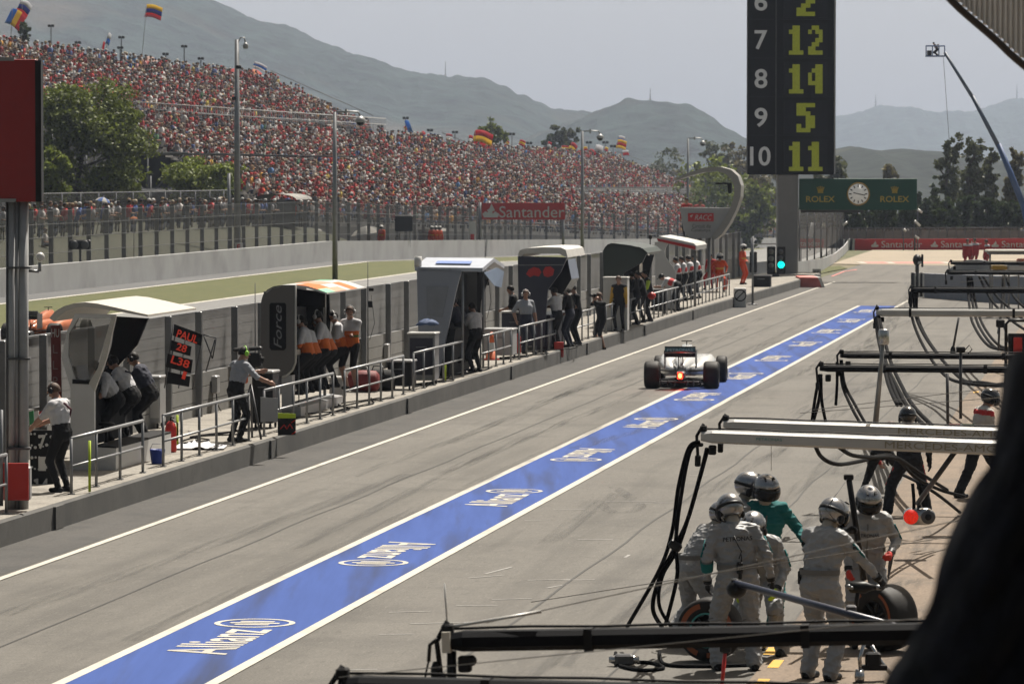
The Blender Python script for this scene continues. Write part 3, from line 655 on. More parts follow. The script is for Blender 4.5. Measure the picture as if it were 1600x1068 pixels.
def leaf_cloud(name, parent, blobs, n, size, mat, seed):
    """blobs: (x, y, z, rx, ry, rz); leaf quads scattered through and over clustered clumps"""
    rg = np.random.default_rng(seed); B = np.array(blobs); wts = (B[:, 3] * B[:, 4] * B[:, 5]) ** (2 / 3); wts /= wts.sum()
    # second level clumps
    K = max(20, n // 30); bi = rg.choice(len(B), K, p=wts); d = rg.normal(size=(K, 3)); d /= np.linalg.norm(d, axis=1)[:, None]
    cc = B[bi, :3] + d * B[bi, 3:6] * (rg.random((K, 1)) ** .45) * .92; cr = B[bi, 3:6].mean(1) * rg.uniform(.22, .6, K)
    ci = rg.integers(0, K, n); q = rg.normal(size=(n, 3)); q /= np.linalg.norm(q, axis=1)[:, None]
    P = cc[ci] + q * cr[ci][:, None] * (rg.random((n, 1)) ** .6) * np.array([1, 1, .75])
    a = rg.normal(size=(n, 3)); a /= np.linalg.norm(a, axis=1)[:, None]; bb = np.cross(a, rg.normal(size=(n, 3))); bb /= np.linalg.norm(bb, axis=1)[:, None]
    s = size * rg.uniform(.5, 1.3, (n, 1)); V = np.stack([P - a * s, P - bb * s * .55, P + a * s, P + bb * s * .55], 1).reshape(-1, 3)
    me = bpy.data.meshes.new(name); me.vertices.add(4 * n); me.vertices.foreach_set('co', V.ravel()); me.loops.add(4 * n); me.loops.foreach_set('vertex_index', np.arange(4 * n, dtype=np.int32)); me.polygons.add(n); me.polygons.foreach_set('loop_start', np.arange(0, 4 * n, 4, dtype=np.int32)); me.update(calc_edges=True); me.materials.append(mat)
    o = bpy.data.objects.new(name, me); COL.objects.link(o); o.parent = parent; return o
def tree(name, label, base, h, wd, mat, seed, n=5000, size=.22, shape='round', group=None, cat='tree', trunk=.3, low=.15):
    rg = random.Random(seed); t = thing(name, label, cat, base, 0, group); blobs = []; h *= 1.1 if shape == 'round' else 1.05
    b = MB().mat(m_bark); tr = max(.12, h * .022)
    pts = [Vector((0, 0, -.3))] + [Vector((rg.uniform(-.04, .04) * h, rg.uniform(-.04, .04) * h, h * k)) for k in (trunk, .55, .8)]
    b.tube(pts, [tr * 1.5, tr, tr * .6, tr * .2], 7)
    for k in range(9 if shape != 'cone' else 0):
        z = h * rg.uniform(max(low, trunk * .7), .8); a = rg.uniform(0, 2 * math.pi); ln = wd * .5 * rg.uniform(.5, .95)
        e_ = Vector((math.cos(a) * ln, math.sin(a) * ln, z + h * rg.uniform(.08, .2))); b.tube([Vector((0, 0, z)), e_ * .5 + Vector((0, 0, z * .52)), e_], [tr * .5, tr * .35, tr * .1], 5)
        blobs.append((e_.x * .85, e_.y * .85, e_.z, wd * rg.uniform(.16, .26), wd * rg.uniform(.16, .26), h * rg.uniform(.09, .15)))
    b.build('trunk', t)
    if shape == 'cone':
        for k in range(8): f = k / 7; blobs.append((0, 0, h * (low + (1 - low) * f * .93), wd * .5 * (1 - f * .85), wd * .5 * (1 - f * .85), h * .1))
    elif shape == 'tall':
        for k in range(7): f = k / 6; ww = wd * (.14 + .22 * math.sin(math.pi * (.15 + f * .8))); blobs.append((rg.uniform(-.15, .15) * wd, rg.uniform(-.15, .15) * wd, h * (low + .12 + (.8 - low) * f), ww * rg.uniform(.7, 1.1), ww, h * .11))
    else:
        for k in range(9): a = rg.uniform(0, 6.3); rr_ = wd * rg.uniform(0, .28); blobs.append((math.cos(a) * rr_, math.sin(a) * rr_, h * (low + .12 + (.72 - low) * k / 8), wd * rg.uniform(.2, .32), wd * rg.uniform(.2, .32), h * rg.uniform(.12, .18)))
    leaf_cloud('crown', t, blobs, n, size, mat, seed); return t
def tree_px(name, label, px, pyb, pyt, wpx, Y, mat, seed, **k):
    """base pixel row / top pixel row / width in px at distance Y"""
    p = D(px, pyb, Y); q = D(px, pyt, Y); return tree(name, label, p, q.z - p.z, wpx * Y / FPX, mat, seed, **k)
tree_px('broadleaf_tree', 'large dense green tree beside the red board, left of the grandstand scaffold', 128, 345, 146, 205, 246, LG, 1, n=26000, size=.14, low=.05)
tree_px('broadleaf_tree', 'bright green bushy tree at the foot of the red board', 80, 340, 235, 70, 232, LY, 2, n=4500, size=.15, low=.02)
tree_px('broadleaf_tree', 'tall narrow olive tree touching the scaffold side of the grandstand', 196, 340, 165, 70, 256, LG, 31, n=6500, size=.17, low=.05)
tree_px('broadleaf_tree', 'low rounded yellow green tree in front of the lower grandstand end', 312, 345, 252, 135, 268, LY, 3, n=13000, size=.14, low=.02)
tree_px('broadleaf_tree', 'treetop showing behind the upper left end of the grandstand', 150/4, 140, 48, 34, 360, LD, 4, n=1800, size=.25)
tree_px('broadleaf_tree', 'round green tree behind the top row under a red and yellow flag', 768, 262, 196, 52, 520, LG, 5, n=3500, size=.28, low=.05)
tree_px('broadleaf_tree', 'small green tree behind the stand, left of the pair by the dome camera', 744, 262, 216, 34, 524, LD, 6, n=1600, size=.28, low=.05)
tree_px('broadleaf_tree', 'brownish green tree behind the white and blue umbrellas', 882, 272, 202, 44, 640, LO, 7, n=3000, size=.32, low=.05)
tree_px('broadleaf_tree', 'dark small tree left of the white umbrellas on the skyline', 856, 272, 212, 26, 640, LD, 8, n=1400, size=.32, low=.05)
for i, (x, t_, w_, Y, mt, sh, lb) in enumerate([(1030, 255, 60, 760, LO, 'round', 'hazy olive tree right of the end of the crowd'), (1060, 268, 60, 760, LB, 'round', 'hazy brown tree just left of the curved marshal tower'), (1090, 244, 18, 640, LD, 'cone', 'thin dark conifer behind the dome camera pole'), (1118, 230, 42, 640, LO, 'round', 'olive tree between the conifer and the number board'), (1152, 228, 52, 640, LB, 'round', 'brownish tree touching the left side of the number board'),
        (1110, 262, 95, 520, LY, 'round', 'bright green tree seen through the curved marshal tower'), (1170, 290, 80, 500, LG, 'round', 'green tree behind the traffic lights'), (1185, 270, 70, 560, LB, 'round', 'brown tree under the number board'), (1292, 246, 50, 420, LO, 'round', 'olive tree top right of the number board'), (1390, 268, 30, 430, LB, 'round', 'small yellowish treetop above the green clock sign')]):
    tree_px('broadleaf_tree' if sh == 'round' else 'conifer', lb, x, 395, t_, w_ * 1.5, Y, mt, 40 + i, n=3600, size=.32, shape=sh, low=.05)
for i, (x, t_, w_, Y, mt, sh, lb) in enumerate([(1478, 224, 56, 345, LO, 'tall', 'tall thin eucalyptus left of the tallest one'), (1518, 212, 70, 348, LO, 'tall', 'tallest eucalyptus of the group right of the clock sign'), (1546, 236, 34, 350, LO, 'tall', 'slim eucalyptus right of the tallest one'), (1588, 238, 44, 352, LB, 'tall', 'tall tree at the right edge behind the blue boom'),
        (1460, 282, 34, 330, LD, 'cone', 'dark pointed conifer at the right end of the clock sign'), (1436, 300, 26, 334, LD, 'cone', 'small dark conifer half hidden by the clock sign')]):
    tree_px('eucalyptus_tree' if sh == 'tall' else 'conifer', lb, x, 374, t_, w_ * (.95 if sh == 'tall' else 1.3), Y, mt, 70 + i, n=3000 if sh == 'tall' else 2400, size=.2, shape=sh, low=.08 if sh == 'cone' else .1)
rg = random.Random(11); k = 0
for x in range(1235, 1640, 21):
    tp = 320 + rg.uniform(-9, 9)
    where = 'under the left half of the clock sign' if x < 1340 else 'under the right half of the clock sign' if x < 1440 else 'under the tall eucalyptus trees' if x < 1560 else 'at the right edge'
    tree_px('hedge_tree', f'dark evergreen behind the far barrier, {where}', x, 384, tp, 38, 312 + rg.uniform(-5, 8), LD, 100 + k, n=2600, size=.22, low=.0, group='dark tree belt behind the far barrier'); k += 1
# ================================================================== PEOPLE
def ik(a, t, l1, l2, pole):
    a, t = Vector(a), Vector(t); d = t - a; dl = min(d.length, (l1 + l2) * .999); dn = d.normalized(); t = a + dn * dl
    k = (l1 * l1 - l2 * l2 + dl * dl) / (2 * dl); h = math.sqrt(max(l1 * l1 - k * k, 0)); pl = Vector(pole); pl = pl - dn * pl.dot(dn)
    if pl.length < 1e-4: pl = dn.orthogonal()
    return a + dn * k + pl.normalized() * h, t
def rotx(v, a): c, s = math.cos(a), math.sin(a); return Vector((v[0], v[1] * c - v[2] * s, v[1] * s + v[2] * c))
def capsule(m, a, b, ra, rb, seg=12, sq=None):
    """tapered capsule; sq=(axis, factor) widens it along one axis"""
    a, b = Vector(a), Vector(b); d = (b - a); t = d.normalized() if d.length > 1e-6 else Vector((0, 0, 1))
    u = (sq[0] - t * sq[0].dot(t)).normalized() if sq else t.orthogonal().normalized(); w_ = t.cross(u); k = sq[1] if sq else 1; rs = []
    for c, r, s0, order in ((a, ra, -1, (.98, .75, .4)), (b, rb, 1, (.4, .75, .98))):
        if s0 == 1:
            rs.append([c + (u * math.cos(2 * math.pi * j / seg) * k + w_ * math.sin(2 * math.pi * j / seg)) * r for j in range(seg)])
        for q in order:
            rr = r * math.sqrt(1 - q * q); rs.append([c + t * (s0 * q * r) + (u * math.cos(2 * math.pi * j / seg) * k + w_ * math.sin(2 * math.pi * j / seg)) * rr for j in range(seg)])
        if s0 == -1:
            rs.append([c + (u * math.cos(2 * math.pi * j / seg) * k + w_ * math.sin(2 * math.pi * j / seg)) * r for j in range(seg)])
    m.rings(rs)
m_skin = M('warm skin', (.46, .25, .17), .5, var=.08, scale=8)  # one even base tone for bare skin
m_hairb = M('brown hair', (.09, .045, .025), .7, var=.3, scale=30); m_hairk = M('black hair', (.015, .012, .01), .6, var=.3, scale=30)
def person(label, foot, face, outfit, lean=6, hip=.93, feet=((-.12, 0), (.12, 0)), hands=((-.26, .12, .82), (.26, .12, .82)), head=(0, 0), h=1.0, twist=0, side=0, hat=None, hair=None, headset=None, voxel=.022, fold=.0, group=None, sit=False, grip=0, epole=None, extra=None, knee=None, shoe_yaw=(0, 0)):
    """foot: world point under the hips; face: heading (radians, +Y turned by face); everything else in the person's own frame in metres"""
    t = thing('person', label, 'person', foot, face, group); t.scale = (h, h, h); BK = outfit.get('bulk', 1.22 if outfit.get('wide') else 1.1)
    S = []                       # (a, b, ra, rb, group, squash)
    X, Y, Z = Vector((1, 0, 0)), Vector((0, 1, 0)), Vector((0, 0, 1)); la = -R(lean)
    pel = Vector((0, 0, hip)); tw = Matrix.Rotation(R(twist), 3, 'Z'); sd = Matrix.Rotation(R(side), 3, 'Y')
    def up(v): return pel + sd @ (tw @ rotx(v, la))
    ax = (sd @ (tw @ X)).normalized()
    chest, neckb = up((0, .02, .30)), up((0, -.01, .50)); waist = up((0, .01, .12))
    S += [(pel + Z * -.02, waist, .118, .112, 'hips', (ax, 1.42)), (waist, chest, .112, .128, 'torso', (ax, 1.42)), (chest, up((0, 0, .40)), .128, .105, 'torso', (ax, 1.5))]
    hd = Matrix.Rotation(R(head[0]), 3, 'Z') @ Matrix.Rotation(-R(head[1]), 3, 'X')
    hl = -R(lean) * .55; hb = up((0, .03, .535)); fwd = hd @ Y; fwd = (sd @ (tw @ rotx(fwd, hl))).normalized(); hup = (sd @ (tw @ rotx(hd @ Z, hl))).normalized(); hx = fwd.cross(hup).normalized()
    hc = hb + hup * .115 + fwd * .025
    S += [(up((0, 0, .44)), hb + hup * .03, .072, .06, 'neck', None)]
    S += [(hc + hup * .03 - fwd * .012, hc + hup * .02 + fwd * .01, .086, .084, 'head', (hx, .9)), (hc - hup * .045 + fwd * .03, hc - hup * .06 + fwd * .045, .062, .042, 'head', None), (hc + fwd * .098 + hup * .0, hc + fwd * .112 - hup * .02, .011, .014, 'head', None)]
    for s in (-1, 1): S.append((hc + hx * s * .084 + hup * .015, hc + hx * s * .088 - hup * .015, .013, .012, 'head', None))
    bones = {}
    for i, s in enumerate((-1, 1)):
        sh = up((s * .185, 0, .43)); S.append((up((s * .06, 0, .46)), sh, .06, .066, 'torso', None))
        ht = Vector(hands[i]); pole = epole[i] if epole else (s * .6, -.8, -.5)
        el, wr = ik(sh, ht, .285, .255, pole)
        S += [(sh, el, .062, .05, 'uarm', None), (el, wr, .047, .034, 'farm', None)]
        f = (wr - el).normalized(); pn = (Vector((-s, 0, 0)) - f * Vector((-s, 0, 0)).dot(f)).normalized(); sw = f.cross(pn).normalized()
        pc = wr + f * .055; S.append((wr + f * .01, wr + f * .075, .024, .027, 'hand', (sw, 1.45)))
        cu = .35 if not grip else .95
        for j, (o_, ln, r_) in enumerate(((-.030, .062, .0095), (-.011, .072, .010), (.009, .067, .0095), (.027, .052, .0085))):
            b0 = wr + f * .088 + sw * o_; d1 = (f * math.cos(cu) + pn * math.sin(cu)); d2 = (f * math.cos(cu * 2.1) + pn * math.sin(cu * 2.1))
            m_ = b0 + d1 * ln * .55; S += [(b0, m_, r_ + .001, r_, 'hand', None), (m_, m_ + d2 * ln * .5, r_, r_ - .0015, 'hand', None)]
        fr = sw * (-1 if (sw.dot(Y) < 0) else 1) if abs(sw.dot(Y)) > .2 else sw
        tb = wr + f * .03 + fr * .028; S += [(tb, tb + (fr * .6 + f * .7 + pn * .35).normalized() * .035, .013, .011, 'hand', None), (tb + (fr * .6 + f * .7 + pn * .35).normalized() * .035, tb + (fr * .25 + f * .8 + pn * .6).normalized() * .065, .011, .009, 'hand', None)]
        hp = pel + tw @ Vector((s * .095, 0, -.03)); fx, fy = feet[i][0], feet[i][1]; fz = (feet[i][2] if len(feet[i]) > 2 else 0)
        kn, an = ik(hp, (fx, fy, fz + .085), .445, .43, knee[i] if knee else (s * .18, 1, .1))
        S += [(hp, kn, .092, .062, 'thigh', None), (kn, an, .062, .044, 'shin', None)]
        if outfit.get('wide'): S += [(kn, an, .07, .068, 'shin', None), (hp, kn, .098, .075, 'thigh', None)]
        ya = R(shoe_yaw[i]); fd = Vector((-math.sin(ya), math.cos(ya), 0)); S += [(an - Z * .045 - fd * .045, an - Z * .05 + fd * .14, .042, .034, 'shoe', None)]
        bones[i] = (sh, el, wr, f, hp, kn, an)
    S = [(a, b_, ra * (BK if g in ('hips', 'torso', 'uarm', 'farm', 'thigh', 'shin') else 1.08 if g in ('hand', 'shoe') else 1), rb * (BK if g in ('hips', 'torso', 'uarm', 'farm', 'thigh', 'shin') else 1.08 if g in ('hand', 'shoe') else 1), g, sq) for a, b_, ra, rb, g, sq in S]
    if outfit.get('loose'):      # untucked shirt hem
        S += [(waist, pel - Z * .02, .125, .13, 'hem', (ax, 1.42))]
    for e_ in (extra or []): S.append(e_)
    m = MB()
    for a, b_, ra, rb, g, sq in S: capsule(m, a, b_, ra, rb, 12, sq)
    o = m.build('body', t); md = o.modifiers.new('r', 'REMESH'); md.mode = 'VOXEL'; md.voxel_size = voxel; md.use_smooth_shade = True
    ms = o.modifiers.new('s', 'SMOOTH'); ms.factor = .5; ms.iterations = 2 if voxel > .012 else 3
    dg = bpy.context.evaluated_depsgraph_get(); me = bpy.data.meshes.new_from_object(o.evaluated_get(dg)); old = o.data; o.modifiers.clear(); o.data = me; bpy.data.meshes.remove(old); me.name = 'body'
    nv = len(me.vertices); co = np.zeros(nv * 3); me.vertices.foreach_get('co', co); co = co.reshape(-1, 3); 
    # assign materials by nearest limb
    nf = len(me.polygons); fc = np.zeros(nf * 3); me.polygons.foreach_get('center', fc); fc = fc.reshape(-1, 3); best = np.full(nf, 9e9); gi = np.zeros(nf, int); par = np.zeros(nf)
    for i, (a, b_, ra, rb, g, sq) in enumerate(S):
        a_, d_ = np.array(a), np.array(b_ - a); L2 = max((d_ ** 2).sum(), 1e-9); q = np.clip(((fc - a_) @ d_) / L2, 0, 1); v_ = fc - (a_ + q[:, None] * d_); 
        if sq: ux = np.array(sq[0]); c_ = v_ @ ux; v_ = v_ - np.outer(c_, ux) * (1 - 1 / sq[1])
        ds = np.sqrt((v_ ** 2).sum(1)) - (ra + (rb - ra) * q); k = ds < best; best[k] = ds[k]; gi[k] = i; par[k] = q[k]
    names = [s_[4] for s_ in S]; of = dict(outfit); mats = []
    def mid(mt):
        if mt not in mats: mats.append(mt)
        return mats.index(mt)
    base = {'neck': m_skin, 'head': m_skin, 'hand': m_skin, 'shoe': m_black}
    up0 = np.array(pel); uax = np.array(neckb - pel); uax = uax / np.linalg.norm(uax); hgt = (fc - up0) @ uax
    mi = np.zeros(nf, int)
    for i, g in enumerate(names):
        mt = of.get(g) or {'hem': of.get('torso'), 'hips': of.get('legs'), 'thigh': of.get('legs'), 'shin': of.get('legs'), 'uarm': of.get('torso'), 'farm': of.get('sleeve')}.get(g) or base.get(g) or of['torso']
        k = gi == i; mi[k] = mid(mt)
        if g == 'farm' and of.get('cuff'): mi[k & (par < of['cuff'][0])] = mid(of['cuff'][1])
        if g == 'shin' and of.get('calf'): mi[k & (par > of['calf'][0])] = mid(of['calf'][1])
    tors = np.isin(gi, [i for i, g in enumerate(names) if g in ('torso', 'hips', 'hem', 'uarm')])
    for (g_, lo_, hi_, mt) in of.get('bands', []):
        sel = np.isin(gi, [i for i, g in enumerate(names) if g in g_]); mi[sel & (hgt > lo_) & (hgt < hi_)] = mid(mt)
    for (g_, side_, lo_, hi_, mt) in of.get('stripes', []):   # along a limb
        for i, g in enumerate(names):
            if g == g_: mi[(gi == i) & (par > lo_) & (par < hi_)] = mid(mt)
    me.materials.clear()
    for mt in mats: me.materials.append(mt)
    me.polygons.foreach_set('material_index', mi.astype(np.int32))
    if fold:
        no = np.zeros(nv * 3); me.vertices.foreach_get('normal', no); no = no.reshape(-1, 3); rg = np.random.default_rng(abs(hash(label)) % 9999 if False else len(label) * 7 + int(foot[0] * 10) % 97)
        dsp = np.zeros(nv)
        for k in range(7):
            kv = rg.normal(size=3) * np.array([.55, .55, 1.0]); kv = kv / np.linalg.norm(kv) * rg.uniform(20, 48); wv = rg.normal(size=3) * 9
            ph = co @ kv + 1.6 * np.sin(co @ wv + rg.uniform(0, 6)); dsp += (1 - np.abs(np.sin(ph))) ** 2 * rg.uniform(.4, 1)
        # keep head, hands and shoes smooth
        hard = np.zeros(nv, bool)
        fl = np.zeros(sum(len(p.vertices) for p in me.polygons), int); me.loops.foreach_get('vertex_index', fl)
        ls = np.zeros(nf, int); me.polygons.foreach_get('loop_total', ls); fi = np.repeat(np.arange(nf), ls)
        hg = np.isin(gi, [i for i, g in enumerate(names) if g in ('head', 'hand', 'shoe', 'neck')]); hard[fl[hg[fi]]] = True
        co2 = co + no * (((dsp - 1.6) * fold) * (~hard))[:, None]; me.vertices.foreach_set('co', co2.ravel())
    me.update()
    fr = Matrix((hx, fwd, hup)).transposed()
    E = lambda x, y, z: hc + fr @ Vector((x, y, z))
    if voxel < .03:
        b = MB().mat(m_black)
        for s in (-1, 1): b.ball(E(s * .034, .086, .012), (.011, .008, .007), 6, 4, fr)
        b.build('eyes', t)
    if hair:
        b = MB().mat(hair); rs = []
        for i in range(7):
            th = math.pi * .62 * i / 6 + .03; ring = []
            for j in range(14):
                a = 2 * math.pi * j / 14; fy = math.cos(a); lim = th * (1 - .42 * max(fy, 0) ** .7) ; ring.append(E(.092 * math.sin(lim) * math.sin(a), .108 * math.sin(lim) * fy - .008, .112 * math.cos(lim) + .012))
            rs.append(ring)
        b.rings(rs, True, True); b.build('hair', t)
    if hat in ('cap',):
        b = MB().mat(outfit.get('hat', m_black)); b.ball(E(0, -.005, .04), (.098, .112, .09), 12, 8, fr); b.box(E(0, .12, .045), (.13, .11, .012), fr); b.build('cap', t)
    if headset:
        b = MB().mat(headset[0]); b.tube([E(.1 * math.cos(a), -.005, .13 * math.sin(a)) for a in np.linspace(0, math.pi, 9)], .011, 6)
        for s in (-1, 1): b.ball(E(s * .102, 0, .0), (.028, .042, .05), 10, 6, fr)
        b.mat(m_black).tube([E(-.1, .02, -.02), E(-.07, .1, -.055), E(-.02, .125, -.06)], .006, 5); b.build('headset', t)
    if hat == 'helmet':
        hm, vm = outfit['helmet'], outfit.get('visor', m_scr); hel = thing('x', None, None)
        bpy.data.objects.remove(hel); b = MB().mat(hm); rs = []
        NJ = 26
        for i in range(15):
            th = .04 + (math.pi * .80) * i / 14; ring = []
            for j in range(NJ):
                a = 2 * math.pi * j / NJ; fy, fx_ = math.cos(a), math.sin(a); z = math.cos(th); r_ = math.sin(th) ** .9
                ring.append(E(.132 * r_ * fx_, (.155 if fy > 0 else .16) * r_ * fy - .012, .138 * z + .035))
            rs.append(ring)
        # open the face: skip quads in front between eye band and chin
        o0 = [p for r_ in rs for p in r_]; fs = []
        for i in range(14):
            for j in range(NJ):
                k = (j + 1) % NJ; a = 2 * math.pi * (j + .5) / NJ; th = .04 + math.pi * .8 * (i + .5) / 14
                if math.cos(a) > .52 and th > 1.28: continue
                fs.append((i * NJ + j, i * NJ + k, (i + 1) * NJ + k, (i + 1) * NJ + j))
        fs.append(tuple(range(NJ))); b.add(o0, fs, True); he = b.build('helmet', t); sm_ = he.modifiers.new('thick', 'SOLIDIFY'); sm_.thickness = .012; sm_.offset = -1
        b = MB().mat(vm); rs = []
        for z, r_ in ((.055, 1.0), (.045, 1.06), (-.005, 1.10), (-.04, 1.06), (-.055, .98)):
            rs.append([E(.128 * r_ * math.sin(a), .152 * r_ * math.cos(a) - .008, z) for a in np.linspace(-1.25, 1.25, 13)])
        b.rings(rs, False, False, True, False); v_ = b.build('visor', he); s2 = v_.modifiers.new('thick', 'SOLIDIFY'); s2.thickness = .01; s2.offset = 0
        b = MB().mat(m_black); rs = [[E(.1345 * math.sin(a), (.159 * math.cos(a)) - .012, z) for a in np.linspace(1.2, 2 * math.pi - 1.2, 15)] for z in (.012, .046)]
        b.rings(rs, False, False, True, False); st = b.build('strap', he); s3 = st.modifiers.new('thick', 'SOLIDIFY'); s3.thickness = .006; s3.offset = 0
        for s in (-1, 1):
            MB().mat(m_blackm).box(E(s * .045, .06, .166), (.02, .05, .008), fr).build('vent', he)
            bb = MB().mat(m_black).ball(E(s * .125, -.005, -.035), (.022, .04, .048), 10, 6, fr); bb.build('ear_cup', he)
    t_info = dict(hc=hc, fr=fr, up=up, bones=bones, ax=ax, chest=chest, pel=pel, lean=la)
    return t, t_info
def cloth(key, col, **k): return M(key, col, k.pop('rough', .85), var=k.pop('var', .1), scale=k.pop('scale', 6), bump=.2, **k)
c_wht = cloth('white shirt cloth', (.66, .66, .68)); c_gry = cloth('grey shirt cloth', (.36, .38, .42)); c_blk = cloth('black trousers cloth', (.018, .018, .02)); c_nvy = cloth('navy cloth', (.02, .025, .05)); c_suit = cloth('silver grey race suit', (.36, .36, .36), rough=.55)
c_teal = cloth('teal race suit', (.0, .18, .18)); c_org = cloth('orange band cloth', (.8, .17, .02)); c_grn = cloth('green band cloth', (.09, .2, .04)); c_red = cloth('red cloth', (.6, .03, .03)); c_mar = cloth('orange marshal overalls', (.8, .09, .02)); c_hiv = M('hi-vis cloth', (.6, .8, .05), .7)
c_dst = cloth('maroon stripe cloth', (.12, .02, .04)); c_kh = cloth('khaki cloth', (.2, .16, .09)); m_helm = M('silver helmet shell', (.40, .40, .41), .27, .85, var=.04, coat=.4); m_helmk = M('black helmet shell', (.02, .02, .022), .2, .2, coat=.6)
m_bala = cloth('pale balaclava cloth', (.5, .44, .36)); g_blk = M('black glove leather', (.015, .015, .016), .6); g_yel = M('yellow glove', (.6, .85, .02), .6); g_red = M('red glove', (.75, .04, .02), .6)
m_hsw = M('white headset plastic', (.7, .7, .7), .4); m_hsg = M('lime headset plastic', (.35, .8, .05), .4)

def suit_trim(i_, t, tealp=True):
    """collar, belt, knee seams and arm print of a race suit"""
    up, ax, pel, bn = i_['up'], i_['ax'], i_['pel'], i_['bones']
    MB().mat(m_dgry).tube([up((math.cos(a) * .088, math.sin(a) * .08 + .005, .455)) for a in np.linspace(0, 2 * math.pi, 17)], .014, 6, cap=False).build('collar', t)
    b = MB().mat(c_suitd); b.rings([[pel + ax * (math.cos(a) * .207) + Vector((0, 1, 0)) * (math.sin(a) * .154) + Vector((0, 0, z)) for a in np.linspace(0, 2 * math.pi, 25)[:-1]] for z in (.07, .12)], False, False); b.build('belt', t)
    zp = [up((0, .158, z)) for z in (.06, .2, .32, .42)]; MB().mat(c_suitd).tube(zp, .008, 5).build('front_zip', t)
    for s in (0, 1):
        sh, el, wr, f, hp, kn, an = bn[s]
        MB().mat(m_black).tube([wr - f * .03, wr + f * .012], [.046, .044], 12, cap=False).build('cuff', t)
        MB().mat(c_suitd).tube([kn.lerp(an, .02), kn.lerp(an, .05)], .093, 14, cap=False).build('knee_seam', t)
        MB().mat(m_black).box(sh.lerp(el, .45) + Vector((.07 * (s * 2 - 1), -.02, 0)), (.012, .05, .03)).build('arm_badge', t)
        if tealp: MB().mat(c_teal).tube([sh.lerp(el, .25) + ax * (.074 * (s * 2 - 1)), sh.lerp(el, .9) + ax * (.064 * (s * 2 - 1))], .012, 5).build('sleeve_stripe', t)
c_suitd = cloth('darker suit trim', (.2, .19, .175))
FT = math.pi / 2 - LA            # facing the race track
SUIT = dict(torso=c_suit, sleeve=c_suit, legs=c_suit, head=m_bala, neck=m_bala, hand=g_blk, helmet=m_helm, wide=True)
def suit(**k): d = dict(SUIT); d.update(k); return d
# --- crew of the silver team round their pit box (nearest)
VX = .0105
t, i_ = person('crew member in silver suit with his back to us, radio on his belt', G(1152, 1046), R(6), suit(shoe=m_blackm, calf=(.97, c_suit)), lean=9, feet=((-.19, .02), (.16, -.05)), hands=((-.28, .10, .86), (.34, .05, .88)), head=(14, 22), voxel=VX, fold=.009, hat='helmet', h=1.07, side=-3)
suit_trim(i_, t)
up = i_['up']; r_ = i_['ax']; u_ = (up((0, 0, .4)) - up((0, 0, .2))).normalized(); nb = r_.cross(u_)
text('PETRONAS', up((0, -.176, .345)), r_, u_, .042, m_blackm, 'chest_lettering', t, width=.29, off=.0, bold=.02)
b = MB().mat(m_black).box(up((.0, -.175, .06)), (.06, .04, .12), None, .01).box(up((.0, -.18, .0)), (.035, .03, .1), None, .008).tube([up((.02, -.18, .1)), up((.025, -.19, .2))], .006, 5); b.build('belt_radio', t)
MB().mat(m_black).tube([up((.0, -.17, .15)), up((.03, -.175, .22)), up((.0, -.175, .28)), up((-.03, -.16, .38))], .006, 5).build('radio_cable', t)
def sleeve_patch(i_, t, s, mat):
    sh, el, wr, f, *_ = i_['bones'][s]; p = el.lerp(wr, .08); MB().mat(mat).tube([p, el.lerp(wr, .5)], [.067, .059], 14, cap=False).build('sleeve_panel', t)
sleeve_patch(i_, t, 0, c_teal)
t, i_ = person('crew member in silver suit leaning forward at the left of the huddle', G(1076, 1010), R(-70), suit(), lean=34, hip=.9, feet=((-.12, -.18), (.14, .1)), hands=((-.12, .55, .82), (.22, .45, .95)), head=(0, 8), voxel=VX, fold=.009, hat='helmet', h=1.0); sleeve_patch(i_, t, 1, c_teal)
suit_trim(i_, t)
t, i_ = person('crew member in profile at the rear left, silver helmet visor turned to the right', G(1147, 998), R(-80), suit(), lean=8, head=(-8, 12), hands=((-.2, .3, .95), (.2, .3, .95)), voxel=VX, fold=.007, hat='helmet', h=1.08)
suit_trim(i_, t)
t, i_ = person('crew member in teal overalls facing us at the rear of the huddle', G(1190, 998), R(187), suit(torso=c_teal, sleeve=c_teal, legs=c_teal), lean=16, head=(5, 10), hands=((-.42, .22, .98), (.2, .35, .9)), voxel=VX, fold=.007, hat='helmet', h=1.09)
suit_trim(i_, t)
t, i_ = person('crouching crew member with yellow gloves and one knee forward beside the wheel', G(1194, 1020), R(160), suit(hand=g_yel), lean=34, hip=.80, feet=((-.24, .16), (.12, -.32)), hands=((-.24, .36, .70), (.12, .5, .42)), head=(-5, 14), voxel=VX, fold=.009, hat='helmet', h=1.06)
suit_trim(i_, t)
t, i_ = person('crew member in silver suit gripping a black jack handle, seen from behind', G(1280, 1062), R(-38), suit(), lean=12, feet=((-.14, .02), (.14, -.02)), hands=((.02, .42, 1.36), (.42, .42, .92)), head=(-12, 22), voxel=VX, fold=.009, hat='helmet', h=1.09, grip=1, epole=[(-.8, -.3, -.6), (.8, -.4, -.3)]); sleeve_patch(i_, t, 0, c_teal)
suit_trim(i_, t)
b = MB().mat(m_black).box(i_['up']((-.17, -.08, .02)), (.03, .05, .13), None, .008); b.build('belt_radio', t)
t, i_ = person('crew member with red gloves holding a pointed tool, facing us behind the wheel', G(1352, 1012), R(180), suit(hand=g_red), lean=13, hands=((-.24, .22, 1.0), (.2, .3, .8)), head=(8, 26), voxel=VX, fold=.009, hat='helmet', h=1.06, grip=1)
suit_trim(i_, t)
text('PETRONAS', i_['up']((0, .165, .3)), -i_['ax'], (i_['up']((0, 0, .4)) - i_['up']((0, 0, .2))), .035, m_blackm, 'chest_lettering', t, width=.24, off=.002, bold=.02)
